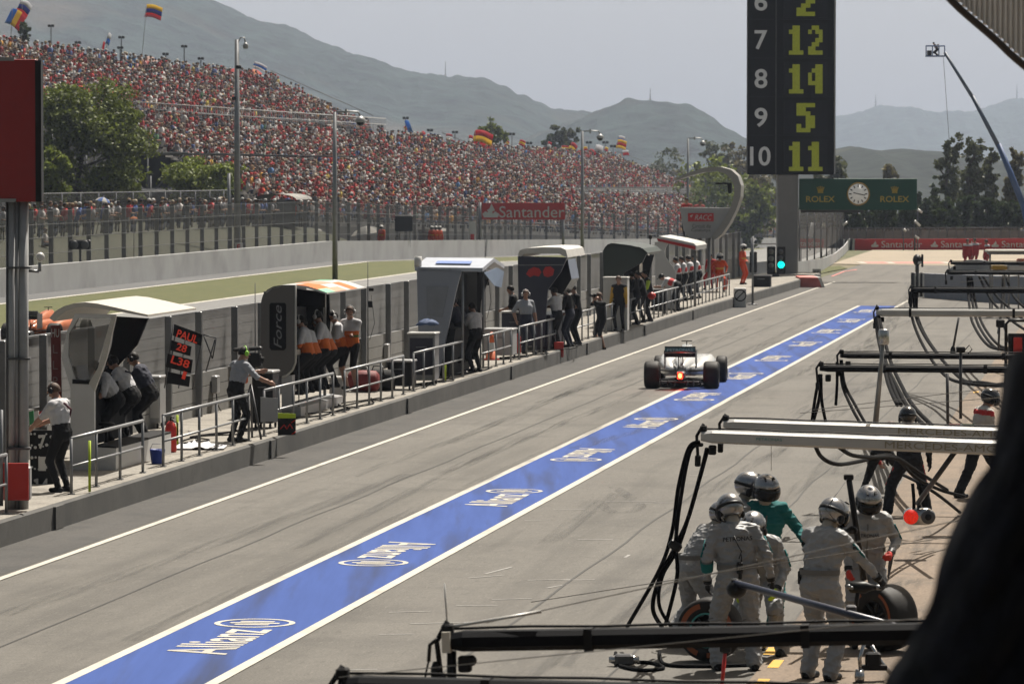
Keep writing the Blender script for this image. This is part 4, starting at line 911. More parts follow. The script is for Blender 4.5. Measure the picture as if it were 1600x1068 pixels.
wr = i_['bones'][0][2]; o_ = t.location + Matrix.Rotation(R(180), 3, 'Z') @ (wr * 1.06)
b = MB().mat(m_steeld); b.prism([Vector((0, 0, .07)), Vector((.045, 0, .05)), Vector((.02, 0, -.08)), Vector((-.02, 0, -.24)), Vector((-.015, 0, -.05))], (0, .012, 0)); tag(b.build('pointed_tool', None, None, o_ + Vector((-.02, -.06, -.08))), 'dark pointed blade tool held in the red glove', 'tool')
# --- next team up the lane
t, i_ = person('crew member in dark trousers and black helmet striding away, legs apart', G(1420, 806), R(2), dict(torso=c_blk, sleeve=c_blk, legs=c_blk, hand=g_blk, helmet=m_helmk, wide=True, bands=[(('torso', 'uarm'), .40, .7, cloth('beige shoulder cloth', (.5, .45, .38)))], hat=m_black), lean=12, hip=.86, feet=((-.32, .0), (.32, .28)), hands=((-.3, .25, .85), (.34, .2, .8)), voxel=.014, fold=.007, hat='helmet', h=1.0)
for s in (0, 1):
    hp, kn, an = i_['bones'][s][4:]; MB().mat(c_red).tube([hp + Vector((.11 * (s * 2 - 1), 0, -.05)), kn + Vector((.075 * (s * 2 - 1), 0, 0))], .016, 6).build('red_piping', t)
t, i_ = person('crew member bending down beside the striding one, brown hair, dark trousers', G(1378, 775), R(-20), dict(torso=c_gry, sleeve=c_red, legs=c_blk), lean=58, hip=.72, feet=((-.3, -.1), (.15, .15)), hands=((-.2, .6, .5), (.2, .6, .5)), voxel=.016, fold=.006, hair=m_hairb)
t, i_ = person('crew member in white and red top with black helmet at the far right, facing right', G(1530, 778), R(-68), dict(torso=cloth('white red suit', (.6, .57, .52)), sleeve=c_red, legs=c_blk, hand=g_blk, helmet=m_helmk, head=m_skin, wide=True, bands=[(('torso', 'uarm'), .38, .46, c_red)]), lean=10, head=(-5, 16), voxel=.015, fold=.006, hat='helmet', h=1.02, feet=((-.12, -.3), (.12, .2)))
# --- men on the pit wall platform
TEAMW = dict(bulk=1.2, torso=c_wht, sleeve=m_skin, cuff=(.05, c_wht), legs=c_blk, loose=0)
t, i_ = person('man in white striped shirt and black headset working at a board by the left railing', G(98, 768, PZ), R(62), dict(TEAMW), lean=9, hands=((-.1, .48, 1.0), (.14, .46, 1.04)), head=(8, 6), voxel=.014, fold=.006, hair=m_hairb, headset=(m_black,), h=.98)
MB().mat(c_dst).tube([i_['up']((.19, .12, .1)), i_['up']((.19, -.03, .2)), i_['up']((.1, -.145, .32)), i_['up']((-.06, -.14, .43))], .017, 6).build('shirt_stripe', t)
for x, y, yw, ln, lb, sh in ((182, 722, 4, 34, 'nearest of three men in white shirts hunched at the cream canopied stand', c_wht), (207, 715, -6, 30, 'middle one of three men hunched at the cream canopied stand, white shirt', c_wht), (236, 709, 0, 26, 'farthest of three men at the cream canopied stand, navy jacket', c_nvy)):
    p = G(x, y, PZ); t, i_ = person(lb, (p.x, p.y, PZ + .22), FT + R(yw) + .5 * (yw > 0), dict(bulk=1.3, torso=sh, sleeve=m_skin if sh is c_wht else sh, legs=c_blk, loose=1), lean=ln, hip=.84, feet=((-.13, .1), (.13, .1)), hands=((-.2, .55, .85), (.2, .55, .85)), voxel=.016, fold=.007, hair=m_hairk, headset=(m_black,))
    if sh is c_wht: MB().mat(c_nvy).tube([i_['up']((.2, -.02, .3)), i_['up']((.1, -.135, .36)), i_['up']((-.1, -.135, .40))], .014, 6).build('shirt_stripe', t)
t, i_ = person('cameraman in grey shirt with lime green ear defenders behind a television camera', G(368, 690, PZ), R(-48), dict(torso=c_gry, sleeve=m_skin, cuff=(.15, c_gry), legs=c_blk), lean=14, hands=((.05, .5, 1.22), (.42, .42, 1.05)), head=(-12, 0), voxel=.015, fold=.006, hair=m_hairk, headset=(m_hsg,), h=1.02)
FI = dict(bulk=1.2, torso=c_wht, sleeve=c_wht, legs=c_blk, bands=[(('torso', 'hips', 'hem', 'uarm'), -.04, .20, c_org)], loose=1)
for n_, (x, Z_, yw) in enumerate(((482, 83.3, 0), (492, 83.9, -14), (507, 84.7, 10), (517, 85.2, -8), (536, 86.2, 12))):
    p = D(x, 600, Z_); t, i_ = person(['nearest', 'second', 'middle', 'fourth', 'farthest'][n_] + ' of five men in white and orange shirts seated at the rounded dark stand', (p.x, p.y, PZ + .38), FT + R(yw), dict(FI), h=[1.0, .96, 1.03, .98, 1.0][n_], lean=[12, 22, 9, 26, 15][n_], head=([0, 12, -25, 8, 20][n_], 0), hip=.84, feet=((-.13, .14), (.13, .14)), hands=((-.2, .36, .95), (.2, .36, .95)), voxel=.02, hair=m_hairk, headset=(m_hsw,))
t, i_ = person('standing man in white, orange and green shirt with arms folded at the rounded stand', D(549, 608, 86.2), R(150), dict(torso=c_wht, sleeve=c_org, legs=c_blk, shin=m_skin, bands=[(('torso', 'hips', 'hem', 'uarm'), -.05, .14, c_org), (('torso', 'uarm'), .14, .19, c_grn), (('torso', 'uarm'), .19, .27, c_org)]), lean=2, hands=((.12, .2, 1.12), (-.12, .22, 1.1)), head=(25, 0), voxel=.016, hair=m_hairb, headset=(m_hsw,), h=1.02)
t, i_ = person('man in white shirt and dark trousers standing by the silver blue stand', G(744, 581, PZ), R(48), dict(TEAMW), lean=8, hands=((-.1, .42, 1.0), (.15, .4, .98)), voxel=.016, fold=.005, hair=m_hairk)
for n_, (x, y, lb) in enumerate(((720, 583, 'man in dark navy clothing sitting inside the silver blue stand'), (729, 580, 'man in navy jacket and cap bent forward beside the man in white'), (738, 577, 'man in black jacket at the far seat of the silver blue stand'))):
    p = G(x, y, PZ); person(lb, (p.x, p.y, PZ + .25), FT + R(n_ * 9 - 9), dict(torso=c_nvy if n_ < 2 else c_blk, sleeve=c_nvy, legs=c_blk), lean=22 + n_ * 5, hip=.86, hands=((-.2, .5, .9), (.2, .5, .9)), voxel=.022, hair=m_hairk if n_ != 1 else None, hat='cap' if n_ == 1 else None, headset=(m_black,))
t, i_ = person('man in grey shirt leaning back on the railing, looking this way', G(822, 552, PZ), R(205), dict(torso=c_gry, sleeve=m_skin, cuff=(.2, c_gry), legs=c_nvy), lean=-6, hands=((-.34, -.1, .88), (.3, .0, .9)), feet=((-.12, .25), (.12, .1)), head=(-10, -2), voxel=.018, hair=m_hairb, headset=(m_hsw,))
t, i_ = person('man in white shirt and black trousers reaching into the navy stand', G(871, 545, PZ), R(58), dict(TEAMW), lean=6, hands=((-.2, .5, 1.2), (.12, .48, 1.15)), voxel=.018, hair=m_hairk)
for n_, (x, y, a, lb, tr) in enumerate(((891, 542, 70, 'man in black shirt with bare forearms just right of the man reaching in', c_blk), (903, 538, 110, 'second man in black shirt at the right side of the navy stand', c_blk), (806, 540, 80, 'man in black shirt with hand on hip at the left of the navy stand', c_blk))):
    person(lb, G(x, y, PZ), R(a), dict(torso=c_blk, sleeve=m_skin, cuff=(.1, c_blk), legs=c_nvy if n_ == 0 else c_blk), lean=10, hands=((-.2, .35, 1.0), (.26, .2, .95)), voxel=.022, hair=m_hairk)
t, i_ = person('photographer in black raising a camera, standing against the kerb in the lane', G(940, 546, .0), R(120), dict(torso=c_blk, sleeve=m_skin, cuff=(.35, c_blk), legs=c_blk, calf=(.15, m_skin)), lean=4, hands=((.05, .24, 1.52), (-.12, .26, 1.5)), head=(0, 0), epole=[(-.8, 0, -.6), (.8, 0, -.6)], voxel=.018, hair=m_hairb, grip=1)
b = MB().mat(m_black).box((0, .24, 1.6), (.13, .08, .1), None, .01).lathe([(.04, 0), (.045, .12)], (0, .28, 1.6), 'Y', 12)
co_ = b.build('photo_camera', None); co_.location = t.location; co_.rotation_euler = t.rotation_euler; tag(co_, 'black camera held up by the photographer in black', 'camera')
person('man in black jacket with yellow side stripes beside the white cabinet', G(968, 517, PZ), R(160), dict(torso=c_blk, sleeve=c_blk, legs=c_blk, farm=c_blk, bands=[(('uarm', 'farm'), -.1, .6, m_yel)]), lean=5, voxel=.022, hair=m_hairb)
for n_, (x, y, lb) in enumerate(((996, 507, 'man in black with hi-vis trim, left one inside the dark green stand'), (1006, 504, 'man in black shirt, middle one inside the dark green stand'), (1016, 502, 'man in black jacket with a hi-vis yellow arm at the dark green stand'))):
    person(lb, G(x, y, PZ), FT + R(n_ * 10), dict(torso=c_blk, sleeve=c_hiv if n_ == 2 else c_blk, uarm=c_hiv if n_ == 2 else c_blk, legs=c_blk), lean=14, hands=((-.2, .4, 1.0), (.2, .4, 1.0)), voxel=.028, hair=m_hairk)
RW = dict(torso=c_wht, sleeve=m_skin, legs=c_blk, bands=[(('torso',), .18, .34, c_red)])
person('man in white and red shirt bending low over the rail before the red roofed stand', G(1060, 486, PZ), R(75), dict(RW), lean=68, hands=((-.2, .75, .85), (.2, .75, .85)), voxel=.026, hair=m_hairk, hat='cap')
for n_, (x, y) in enumerate(((1061, 472), (1071, 470), (1082, 468), (1093, 466))):
    person(['nearest', 'second', 'third', 'farthest'][n_] + ' of four men in white and red shirts under the red roof', G(x, y, PZ), FT + R([0, 12, -10, 5][n_]), dict(RW), lean=8 + n_ * 2, hands=((-.2, .35, 1.0), (.2, .35, 1.0)), voxel=.028, hair=m_hairk)
MAR = dict(torso=c_mar, sleeve=c_mar, legs=c_mar, head=m_skin, helmet=M('white helmet shell', (.75, .74, .72), .3), bands=[(('torso',), .15, .22, m_yel)])
person('marshal in orange overalls and white helmet standing upright by the white low wall', G(1160, 444, PZ), R(-120), dict(MAR), lean=0, voxel=.028, hat='helmet', hands=((-.1, .2, 1.0), (.1, .2, 1.0)))
person('bareheaded marshal in dark red overalls sitting on the railing', G(1113, 452, PZ), R(150), dict(torso=c_red, sleeve=c_red, legs=c_red), lean=12, hip=.75, feet=((-.15, .3), (.15, .35)), voxel=.028, hair=m_hairk)
person('marshal in orange overalls and white helmet sitting beside the bareheaded one', G(1124, 456, PZ), R(185), dict(MAR), lean=14, hip=.8, feet=((-.15, .3), (.15, .3)), voxel=.028, hat='helmet')
for n_, (x, yy, lb) in enumerate(((597, 377, 'lone marshal in orange with white helmet behind the far track wall'), (678, 376, 'left marshal of the trio in orange behind the far track wall'), (686, 378, 'middle marshal of the trio in orange behind the far track wall'), (694, 375, 'right marshal of the trio in orange behind the far track wall'))):
    p = HV(x, yy, -47.9); u_, v_ = UV(p); person(lb, L(u_, v_ - .12 * n_, H(u_, v_) + .45), R(180 + n_ * 20 - 30), dict(MAR), lean=4, voxel=.035, hat='helmet')
for n_, (x, y, lb) in enumerate(((1512, 423, 'marshal in red with white shoulders, left of the pair behind the ramped wall'), (1524, 421, 'taller marshal in red and white cap, right of the pair behind the ramped wall'), (1543, 424, 'marshal in red standing right of the ramped wall'))):
    person(lb, G(x, y, 0), R(170 - 30 * n_), dict(torso=c_red, sleeve=c_red, legs=c_red, bands=[(('torso', 'uarm'), .38, .5, c_wht)]), lean=4, voxel=.035, hair=m_hairk)
person('man in a red shirt on the balcony of the curved marshal tower', D(1074, 372, 172.8), R(160), dict(torso=c_red, sleeve=c_red, legs=c_blk), lean=8, voxel=.03, hair=m_hairk)
person('second man in red leaning on the balcony of the curved marshal tower', D(1090, 372, 173), R(200), dict(torso=c_red, sleeve=c_red, legs=c_blk), lean=25, voxel=.03, hair=m_hairk)
# ================================================================== STRUCTURES ON THE PLATFORM
def PU(px, py, U):
    """where the sight line meets the cross plane at distance U along the lane"""
    r = ray(px, py); k = U / (r.x * SL + r.y * CL); return Vector((r.x * k, r.y * k, CAMZ + r.z * k))
ALONG = L(1, 0); ACR = L(0, 1); ZU = Vector((0, 0, 1))
def ext(b, pts, U, ln, m=None):
    if m: b.mat(m)
    return b.prism([PU(x, y, U) for x, y in pts], ALONG * ln)
def end_panel_px(name, pts, U, th, mat, parent, hole=None, hmat=None):
    o = ext(MB(), pts, U, th, mat).build(name, parent)
    if hole: ext(MB(), hole, U - .02, th + .04, hmat).build('window', o)
    return o
def W(t): t.location = (0, 0, 0); return t
m_cream = M('cream canopy shell', (.68, .64, .56), .4, var=.04)
m_glassc = M('smoky clear pane', (.2, .19, .17), .1, alpha=.55, spec=.8)
# S1: cream canopied stand
t = thing('timing_stand', 'pit wall stand with a wave shaped cream canopy, nearest on the left', 'timing stand', L(65.8, -17, PZ)); t.location = (0, 0, 0)
U = 65.7
ext(MB(), [(77, 497), (86, 486), (100, 478), (116, 473.5), (133, 472), (152, 474), (180, 480), (206, 486), (231, 491.5), (231, 494.5), (205, 490), (176, 485), (150, 481), (132, 479), (116, 481), (103, 486), (92, 494), (84, 502)], U, 3.5, m_cream).build('canopy', t)
MB().mat(m_gry).prism([PU(133, 471.2, U + 1.7), PU(231, 491, U + 1.7), PU(231, 491.8, U + 1.7), PU(133, 472.4, U + 1.7)], ALONG * .03).build('canopy_seam', t)
o = ext(MB(), [(117, 490), (180, 491), (179, 497), (122, 497), (107, 521), (106, 556), (117, 592), (139, 594), (139, 598), (147, 612), (147, 738), (110, 738), (110, 606), (96, 560), (105, 517)], U, .10, m_wht).build('end_frame', t)
ext(MB(), [(122, 497), (174, 497), (151, 572), (139, 594), (117, 592), (106, 556), (107, 521)], U + .03, .03, m_glassc).build('window', o)
ext(MB(), [(174, 494), (181, 494), (166, 560), (147, 612), (139, 598), (153, 574)], U, .08, m_cream).build('front_strut', t)
ext(MB(), [(113, 592), (139, 594), (139, 600), (113, 599)], U - .01, .12, m_blackm).build('window_sill', t)
ext(MB(), [(147, 735), (181, 735), (181, 700), (147, 698)], U + .05, 3.9, m_wht).build('seat_base', t)
b = MB().mat(m_gry)
for k in range(1, 7): p = PU(181.4, 701, U + .05 + .6 * k); b.box(p + Vector((0, 0, -.17)), (.008, .02, .34), LR)
b.build('base_seam', t)
ext(MB(), [(147, 698), (181, 700), (181, 697), (147, 695)], U + .05, 3.9, m_blackm).build('footrest', t)
ext(MB(), [(181, 494), (232, 497), (214, 540), (160, 598), (158, 592), (174, 540)], U + 3.3, .06, m_scr).build('screen_hood', t)
for k in range(4):
    c = PU(128, 590, U + .5 + .85 * k); b = MB().mat(m_scr).box(c, (.06, .7, .42), Matrix.Rotation(-LA, 3, 'Z') @ Matrix.Rotation(R(-12), 3, 'Y')); b.build('screen', t)
c = PU(150, 640, U + .05); ext(MB(), [(112, 606), (130, 606), (132, 698), (112, 698)], U + .3, 3.3, m_blackm).build('desk_body', t)
for k in range(3): p = PU(166, 664, U + .8 + 1.0 * k); MB().mat(m_black).tube([p + ZU * -.35, p], .03, 8).ball(p + ZU * .02, (.15, .15, .04), 12, 6).build('stool', t)
# S2: rounded dark stand
t = thing('timing_stand', 'rounded dark grey pit wall stand with orange, green and white roof', 'timing stand'); U = 80.6
m_s2 = M('graphite shell', (.13, .122, .115), .35, var=.05)
o = ext(MB(), [(408, 470), (411, 460), (418, 452), (428, 447), (440, 445.5), (461, 445.5), (461, 566), (456, 578), (447, 586), (430, 590), (418, 584), (411, 572), (408, 556)], U, .12, m_s2).build('end_panel', t)
ext(MB(), [(423, 473), (445, 473), (447, 476), (447, 543), (444, 547), (424, 547), (421, 543), (421, 476)], U - .015, .03, m_scr).build('window', o)
text('Force', PU(434, 510, U - .02), ZU, -ACR, .16, M('faint silver print', (.25, .25, .26), .4), 'panel_lettering', o, width=.85, off=.004, shear=.3)
b = MB().mat(m_cream); pts = [(461, 445.5), (461, 566), (456, 578), (447, 586), (440, 589)]
b.tube([PU(x + 1, y, U - .0) for x, y in pts], .022, 6); b.build('panel_trim', t)
ext(MB(), [(440, 588), (456, 586), (456, 640), (440, 640)], U, .3, m_gry).build('pedestal', t)
zs = [(414, 456), (424, 448.5), (440, 445), (462, 445), (480, 447), (496, 452), (511, 457.5)]; low = [(511, 459.5), (496, 455), (480, 450), (462, 448), (440, 448), (425, 451), (416, 458)]
o = ext(MB(), zs + low, U, 4.1, m_wht).build('roof', t)
def roof_strip(a0, a1, s0, s1, m):
    A_ = [PU(x, y - .35, U).lerp(PU(x, y - .35, U) + ALONG * 4.1, a0) for x, y in zs[s0:s1]]; B_ = [PU(x, y - .35, U).lerp(PU(x, y - .35, U) + ALONG * 4.1, a1) for x, y in zs[s0:s1]]
    MB().mat(m).strip(A_, B_).build('roof_stripe', o)
roof_strip(.0, .30, 3, 6, c_org); roof_strip(.3, .62, 2, 5, M('salmon panel paint', (.75, .3, .16), .5)); roof_strip(0, .22, 5, 7, M('mint panel paint', (.2, .6, .36), .5)); roof_strip(.62, .8, 4, 7, c_org); roof_strip(.22, .5, 5, 7, M('salmon panel paint')); roof_strip(.8, .97, 2, 4, M('mint panel paint'))
ext(MB(), [(412, 455), (418, 455), (418, 620), (412, 620)], U + .12, 3.9, m_dgry).build('screen_wall', t)
b = MB().mat(m_scr)
for k in range(4): b.box(PU(446, 478, U + .6 + .95 * k), (.05, .8, .4), LR); 
b.build('screen', t)
ext(MB(), [(418, 545), (456, 548), (456, 556), (418, 553)], U + .15, 3.7, m_cream).build('desk', t)
ext(MB(), [(440, 632), (470, 636), (470, 650), (440, 650)], U + .2, 4.4, m_gry).build('seat_base', t)
b = MB().mat(m_steel)
for k in range(8): p = PU(467, 600, U + .3 + .52 * k); b.tube([p + ZU * -.5, p + ZU * .55], .014, 5)
b.build('seat_rail', t)
for k in range(2): ext(MB(), [(505, 458), (509, 458), (509, 640), (505, 640)], U + .15 + 3.7 * k, .06, m_gry).build('roof_post', t) if k else None
ext(MB(), [(470, 452), (514, 456), (516, 500), (510, 560), (500, 600), (470, 600)], U + 4.0, .06, m_blackm).build('end_panel', t)
ext(MB(), [(440, 447), (508, 458), (508, 480), (440, 478)], U + 1.2, .04, m_scr).build('screen_hood', t)
# S3: silver blue gabled stand
t = thing('timing_stand', 'silver blue gabled pit wall stand with light side panel', 'timing stand'); U = 97.3
m_s3 = M('silver blue panel', (.34, .37, .44), .35, .2, var=.05)
end_panel_px('end_panel', [(651, 419), (721, 422), (712, 456), (690, 560), (684, 598), (656, 598), (653, 500)], U, .12, m_s3, t, [(666, 447), (701, 447), (691, 496), (667, 492)], M('pale misted window', (.3, .32, .36), .2))
P = lambda x, y, k=0: PU(x, y, U) + ALONG * k
b = MB().mat(M('pale roof shell', (.56, .60, .68), .35))
e0, e1 = P(648, 417), P(754, 418.5); rg0, rg1 = PU(666, 402, U + 1.7), PU(772, 403, U + 1.7); f0, f1 = e0 + ALONG * 3.4, e1 + ALONG * 3.4; th = Vector((0, 0, -.09))
b.add([e0, e1, rg1, rg0, f1, f0], [(0, 1, 2, 3), (3, 2, 4, 5)]); b.add([e0 + th, e1 + th, rg1 + th, rg0 + th, f1 + th, f0 + th], [(3, 2, 1, 0), (5, 4, 2, 3)])
b.add([e0, e1, e1 + th, e0 + th, rg1, rg1 + th, f1, f1 + th, f0, f0 + th, rg0, rg0 + th], [(0, 3, 2, 1), (1, 2, 5, 4), (4, 5, 7, 6), (6, 7, 9, 8), (8, 9, 11, 10), (10, 11, 3, 0)])
b.build('gable_roof', t)
b = MB().mat(M('blue print', (.12, .22, .55), .5)).add([PU(680, 412, U + .4), PU(735, 412.6, U + .4), PU(738, 408.5, U + 1.1), PU(684, 408, U + 1.1)], [(0, 1, 2, 3)]); b.v = [(x, y, z + .012) for x, y, z in b.v]; b.build('roof_print', t)
MB().mat(m_wht).tube([P(652, 417, .1), P(652, 417, .1) + ZU * .25], .09, 10).build('antenna_dome', t)
b = MB().mat(mesh_fence_mat('blue mesh flap', (.45, .6, .85), .7)); q = [PU(756, 426, U + .3), PU(776, 418, U + 1.7), PU(787, 424, U + 2.6), PU(783, 449, U + 2.4), PU(772, 446, U + 1.4)]; b.add(q, [tuple(range(5))]); o = b.build('mesh_flap', t); o.modifiers.new('s', 'SOLIDIFY').thickness = .01
ext(MB(), [(656, 470), (664, 470), (664, 590), (656, 590)], U + .15, 3.2, m_dgry).build('screen_wall', t)
ext(MB(), [(680, 510), (712, 514), (700, 590), (676, 590)], U + .2, 3.1, m_blackm).build('desk', t)
b = MB().mat(m_scr); [b.box(PU(705, 462, U + .6 + .9 * k), (.06, .75, .45), LR) for k in range(3)]; b.build('screen', t)
ext(MB(), [(690, 586), (724, 588), (724, 600), (690, 600)], U + .2, 3.4, m_gry).build('seat_base', t)
for k in (.1, 3.2): MB().mat(m_steel).tube([P(722, 420, k), P(722, 420, k) + ZU * -2.5], .03, 6).build('roof_post', t)
ext(MB(), [(700, 424), (768, 424), (752, 470), (742, 560), (700, 560)], U + 3.25, .05, M('dark smoked pane', (.03, .03, .035), .3, alpha=.75)).build('window', t)
# S4: navy stand with white canopy
t = thing('timing_stand', 'navy blue pit wall stand with arched white canopy and red emblem', 'timing stand'); U = 112
m_nv = M('navy panel', (.02, .025, .055), .35, var=.08)
o = end_panel_px('end_panel', [(809, 400), (886, 402), (876, 425), (856, 452), (852, 500), (850, 540), (812, 540), (810, 470)], U, .12, m_nv, t)
b = MB().mat(M('red emblem paint', (.6, .03, .03), .5))
for pts in ([(822, 428), (826, 421), (834, 417), (842, 419), (846, 425), (842, 432), (834, 430), (828, 433)], [(848, 424), (852, 417), (860, 416), (866, 421), (864, 430), (856, 433), (850, 431)]):
    b.prism([PU(x, y, U - .012) for x, y in pts], ALONG * .01)
b.build('emblem', o)
MB().mat(m_steel).prism([PU(x, y, U - .01) for x, y in ((810, 413.5), (882, 413), (881, 414.3), (810, 414.8))], ALONG * .02).build('panel_trim', o)
zs = [(809, 398), (812, 391), (822, 387.5), (850, 386), (876, 386.5), (884, 390), (887, 402), (880, 400), (874, 396), (820, 396), (813, 402)]
ext(MB(), zs, U, 3.6, M('white canopy cloth', (.7, .68, .64), .6)).build('canopy', t)
ext(MB(), [(868, 402), (887, 402), (884, 415), (874, 432), (864, 432)], U + 3.4, .1, m_gry).build('end_panel', t)
ext(MB(), [(866, 432), (887, 405), (893, 436), (878, 460), (856, 452)], U + 1.2, 1.6, m_scr).build('screen_hood', t)
ext(MB(), [(812, 440), (820, 440), (820, 540), (812, 540)], U + .15, 3.3, m_dgry).build('screen_wall', t)
ext(MB(), [(838, 490), (860, 492), (858, 545), (838, 545)], U + .2, 3.2, m_nv).build('desk', t)
# S5: dark green stand
t = thing('timing_stand', 'dark green and black pit wall stand with cream roof stripes', 'timing stand'); U = 129
m_dg = M('dark green shell', (.02, .035, .028), .35, var=.1)
end_panel_px('end_panel', [(942, 392), (946, 385), (954, 381), (1000, 386), (1010, 396), (1004, 410), (978, 424), (962, 440), (956, 505), (946, 505), (943, 440)], U, .12, m_dg, t)
o = ext(MB(), [(944, 388), (949, 382), (956, 379.5), (985, 383), (1004, 388), (1012, 395), (1010, 398), (1000, 391), (982, 386), (956, 383.5), (948, 389)], U, 3.9, m_dg).build('roof', t)
for k in (.2, 1.6, 3.0):
    b = MB().mat(m_cream).prism([PU(956, 379.2, U + k), PU(985, 382.7, U + k), PU(1004, 387.7, U + k), PU(1012, 394.7, U + k), PU(1013, 399, U + k), PU(1004, 388.5, U + k), PU(985, 383.5, U + k), PU(956, 380, U + k)], ALONG * .35); b.build('roof_stripe', o)
ext(MB(), [(944, 400), (950, 400), (950, 505), (944, 505)], U + .1, 3.6, m_blackm).build('screen_wall', t)
b = MB().mat(m_scr); [b.box(PU(1000, 415, U + .8 + 1.0 * k), (.06, .8, .4), LR) for k in range(3)]; b.build('screen', t)
ext(MB(), [(962, 455), (972, 457), (971, 505), (960, 505)], U + .2, 3.4, m_blackm).build('desk', t)
ext(MB(), [(975, 392), (1022, 398), (1016, 420), (1006, 470), (975, 470)], U + 5.2, .05, m_blackm).build('end_panel', t)
# S6: white stand with red roof edge
t = thing('timing_stand', 'white pit wall stand with red edged white roof, farthest along the wall', 'timing stand'); U = 146
end_panel_px('end_panel', [(1023, 378), (1045, 377), (1038, 392), (1040, 402), (1052, 418), (1056, 425), (1054, 482), (1026, 482), (1024, 440)], U, .12, m_wht, t)
o = ext(MB(), [(1026, 372), (1030, 369), (1058, 374), (1084, 380), (1088, 384), (1087, 391), (1058, 384), (1028, 377)], U, 3.6, m_wht).build('roof', t)
ext(MB(), [(1027, 372.5), (1086, 384.5), (1087, 390), (1028, 376.5)], U - .03, .06, m_sred).build('roof_edge', o)
for k in (.9, 2.0): MB().mat(m_gry).prism([PU(1030, 368.7, U + k), PU(1084, 379.7, U + k), PU(1084, 380.4, U + k), PU(1030, 369.4, U + k)], ALONG * .08).build('roof_seam', o)
ext(MB(), [(1028, 430), (1040, 432), (1040, 480), (1028, 480)], U + .2, 3.1, m_dgry).build('desk', t)
MB().mat(m_steel).tube([PU(1086, 388, U + 3.5), PU(1086, 388, U + 3.5) - ZU * 2.3], .05, 6).build('roof_post', t)
MB().mat(m_black).tube([PU(1016, 390, U), PU(1016, 372, U)], .02, 5).box(PU(1016, 370, U), (.12, .1, .16), None, .02).build('camera_mast', t)
# ================================================================== BIG NUMBER BOARD
YT = 199.0
t = thing('scoring_tower', 'tall black position board on a grey column showing yellow car numbers', 'scoreboard', D(1231, 441, YT)); bz = t.location.copy()
def DD(px, py, dy=0): return D(px, py, YT + dy) - bz
m_col = M('column grey', (.3, .29, .28), .6, var=.08, scale=1)
b = MB().mat(m_col); c0, c1 = DD(1231, 441), DD(1231, 273); b.box(((c0 + c1) / 2) + Vector((0, .5, -.1)), (1.0, 1.0, (c1 - c0).z + .3), None, .06); b.build('column', t)
m_bb = M('board black', (.007, .008, .012), .5, var=.15, scale=2)
lo, hi = DD(1168, 272), DD(1303, 272); wd = hi.x - lo.x; rh = 60 / FPX * YT
b = MB().mat(m_bb); zt = lo.z + rh * 10.3; b.box(((lo.x + hi.x) / 2, .45, (lo.z + zt) / 2), (wd, .9, zt - lo.z), None, .03); body = b.build('board', t)
MB().mat(m_gry).box((hi.x + .035, .45, (lo.z + zt) / 2), (.07, .94, zt - lo.z)).build('board_edge', t)
m_num = M('white numerals', (.55, .55, .55), .6, emit=(.6, .6, .6), es=.12); m_led = M('yellow display segments', (.2, .22, .02), .6, var=.25, scale=14, emit=(.5, .55, .02), es=.12)
m_cell = M('display cell', (.012, .014, .022), .5)
for k, (n_, c_) in enumerate(((10, '11'), (9, '5'), (8, '14'), (7, '12'), (6, '2'))):
    y = 244 - k * 60.5
    o = MB().mat(m_cell).box(DD(1259, y, -.03), (68 / FPX * YT, .05, 52 / FPX * YT)).build('display_cell', t)
    text(str(n_), DD(1189 - (1 if n_ == 10 else 0), y, -.02), (1, 0, 0), ZU, 30 / FPX * YT, m_num, 'row_number', t, width=(32 if n_ == 10 else 20) / FPX * YT, bold=.015)
    ox = 1259 - (15 if len(c_) == 2 else 0); FONT = {'1': ['0110', '1110', '0110', '0110', '0110', '0110', '1111'], '5': ['1111', '1100', '1110', '0011', '0011', '1011', '1110'], '4': ['0011', '0111', '1011', '1011', '1111', '0011', '0011'], '2': ['0110', '1011', '0001', '0011', '0110', '1100', '1111']}
    for ci, ch in enumerate(c_):
        sc_ = 5.6 if len(c_) == 2 else 7.2; b = MB().mat(m_led)
        for r_, row in enumerate(FONT[ch]):
            for q, v_ in enumerate(row):
                if v_ == '1': p = DD(ox + ci * 30 - sc_ * 1.5 + q * sc_, y - 19 + r_ * 6.5, -.075); b.box(p, ((sc_ + .1) / FPX * YT, .03, 6.55 / FPX * YT))
        b.build('display_digit', t)
for k in range(11): MB().mat(m_cell).box(DD(1235, 272 - k * 60.5, -.02), (wd, .06, .05)).build('row_bar', t)
MB().mat(m_steeld).box(DD(1213, 272 - 300, -.02) , (.06, .06, 600 / FPX * YT)).build('divider', t)
# clock sign hung beside the column
t = thing('clock_sign', 'green sponsor sign with a round white clock and gold lettering beside the column', 'sign', D(1341, 304, YT + .3)); bz = t.location.copy(); YT0 = YT; 
def DS(px, py, dy=0): return D(px, py, YT + .3 + dy) - bz
m_gn = M('deep green sign paint', (.0, .095, .06), .5, var=.08); m_gold = M('gold lettering', (.7, .5, .06), .5)
a, c = DS(1249, 328), DS(1433, 279); MB().mat(m_gn).box(((a + c) / 2) + Vector((0, .15, 0)), (c.x - a.x, .3, c.z - a.z), None, .02).build('sign_panel', t)
for x in (1282, 1398):
    text('ROLEX', DS(x, 311, 0), (1, 0, 0), ZU, 9.5 / FPX * YT, m_gold, 'lettering', t, width=45 / FPX * YT, off=.01, bold=.012)
    b = MB().mat(m_gold)
    for k in (-2, -1, 0, 1, 2):
        p0, p1 = DS(x + k * 1.2, 300, -.02), DS(x + k * 2.6, 291.5 + abs(k) * .8, -.02); b.tube([p0, p1], [.045, .02], 5); b.ball(p1, .03, 6, 4)
    b.box(DS(x, 301, -.02), (.26, .03, .05)); b.build('crown_emblem', t)
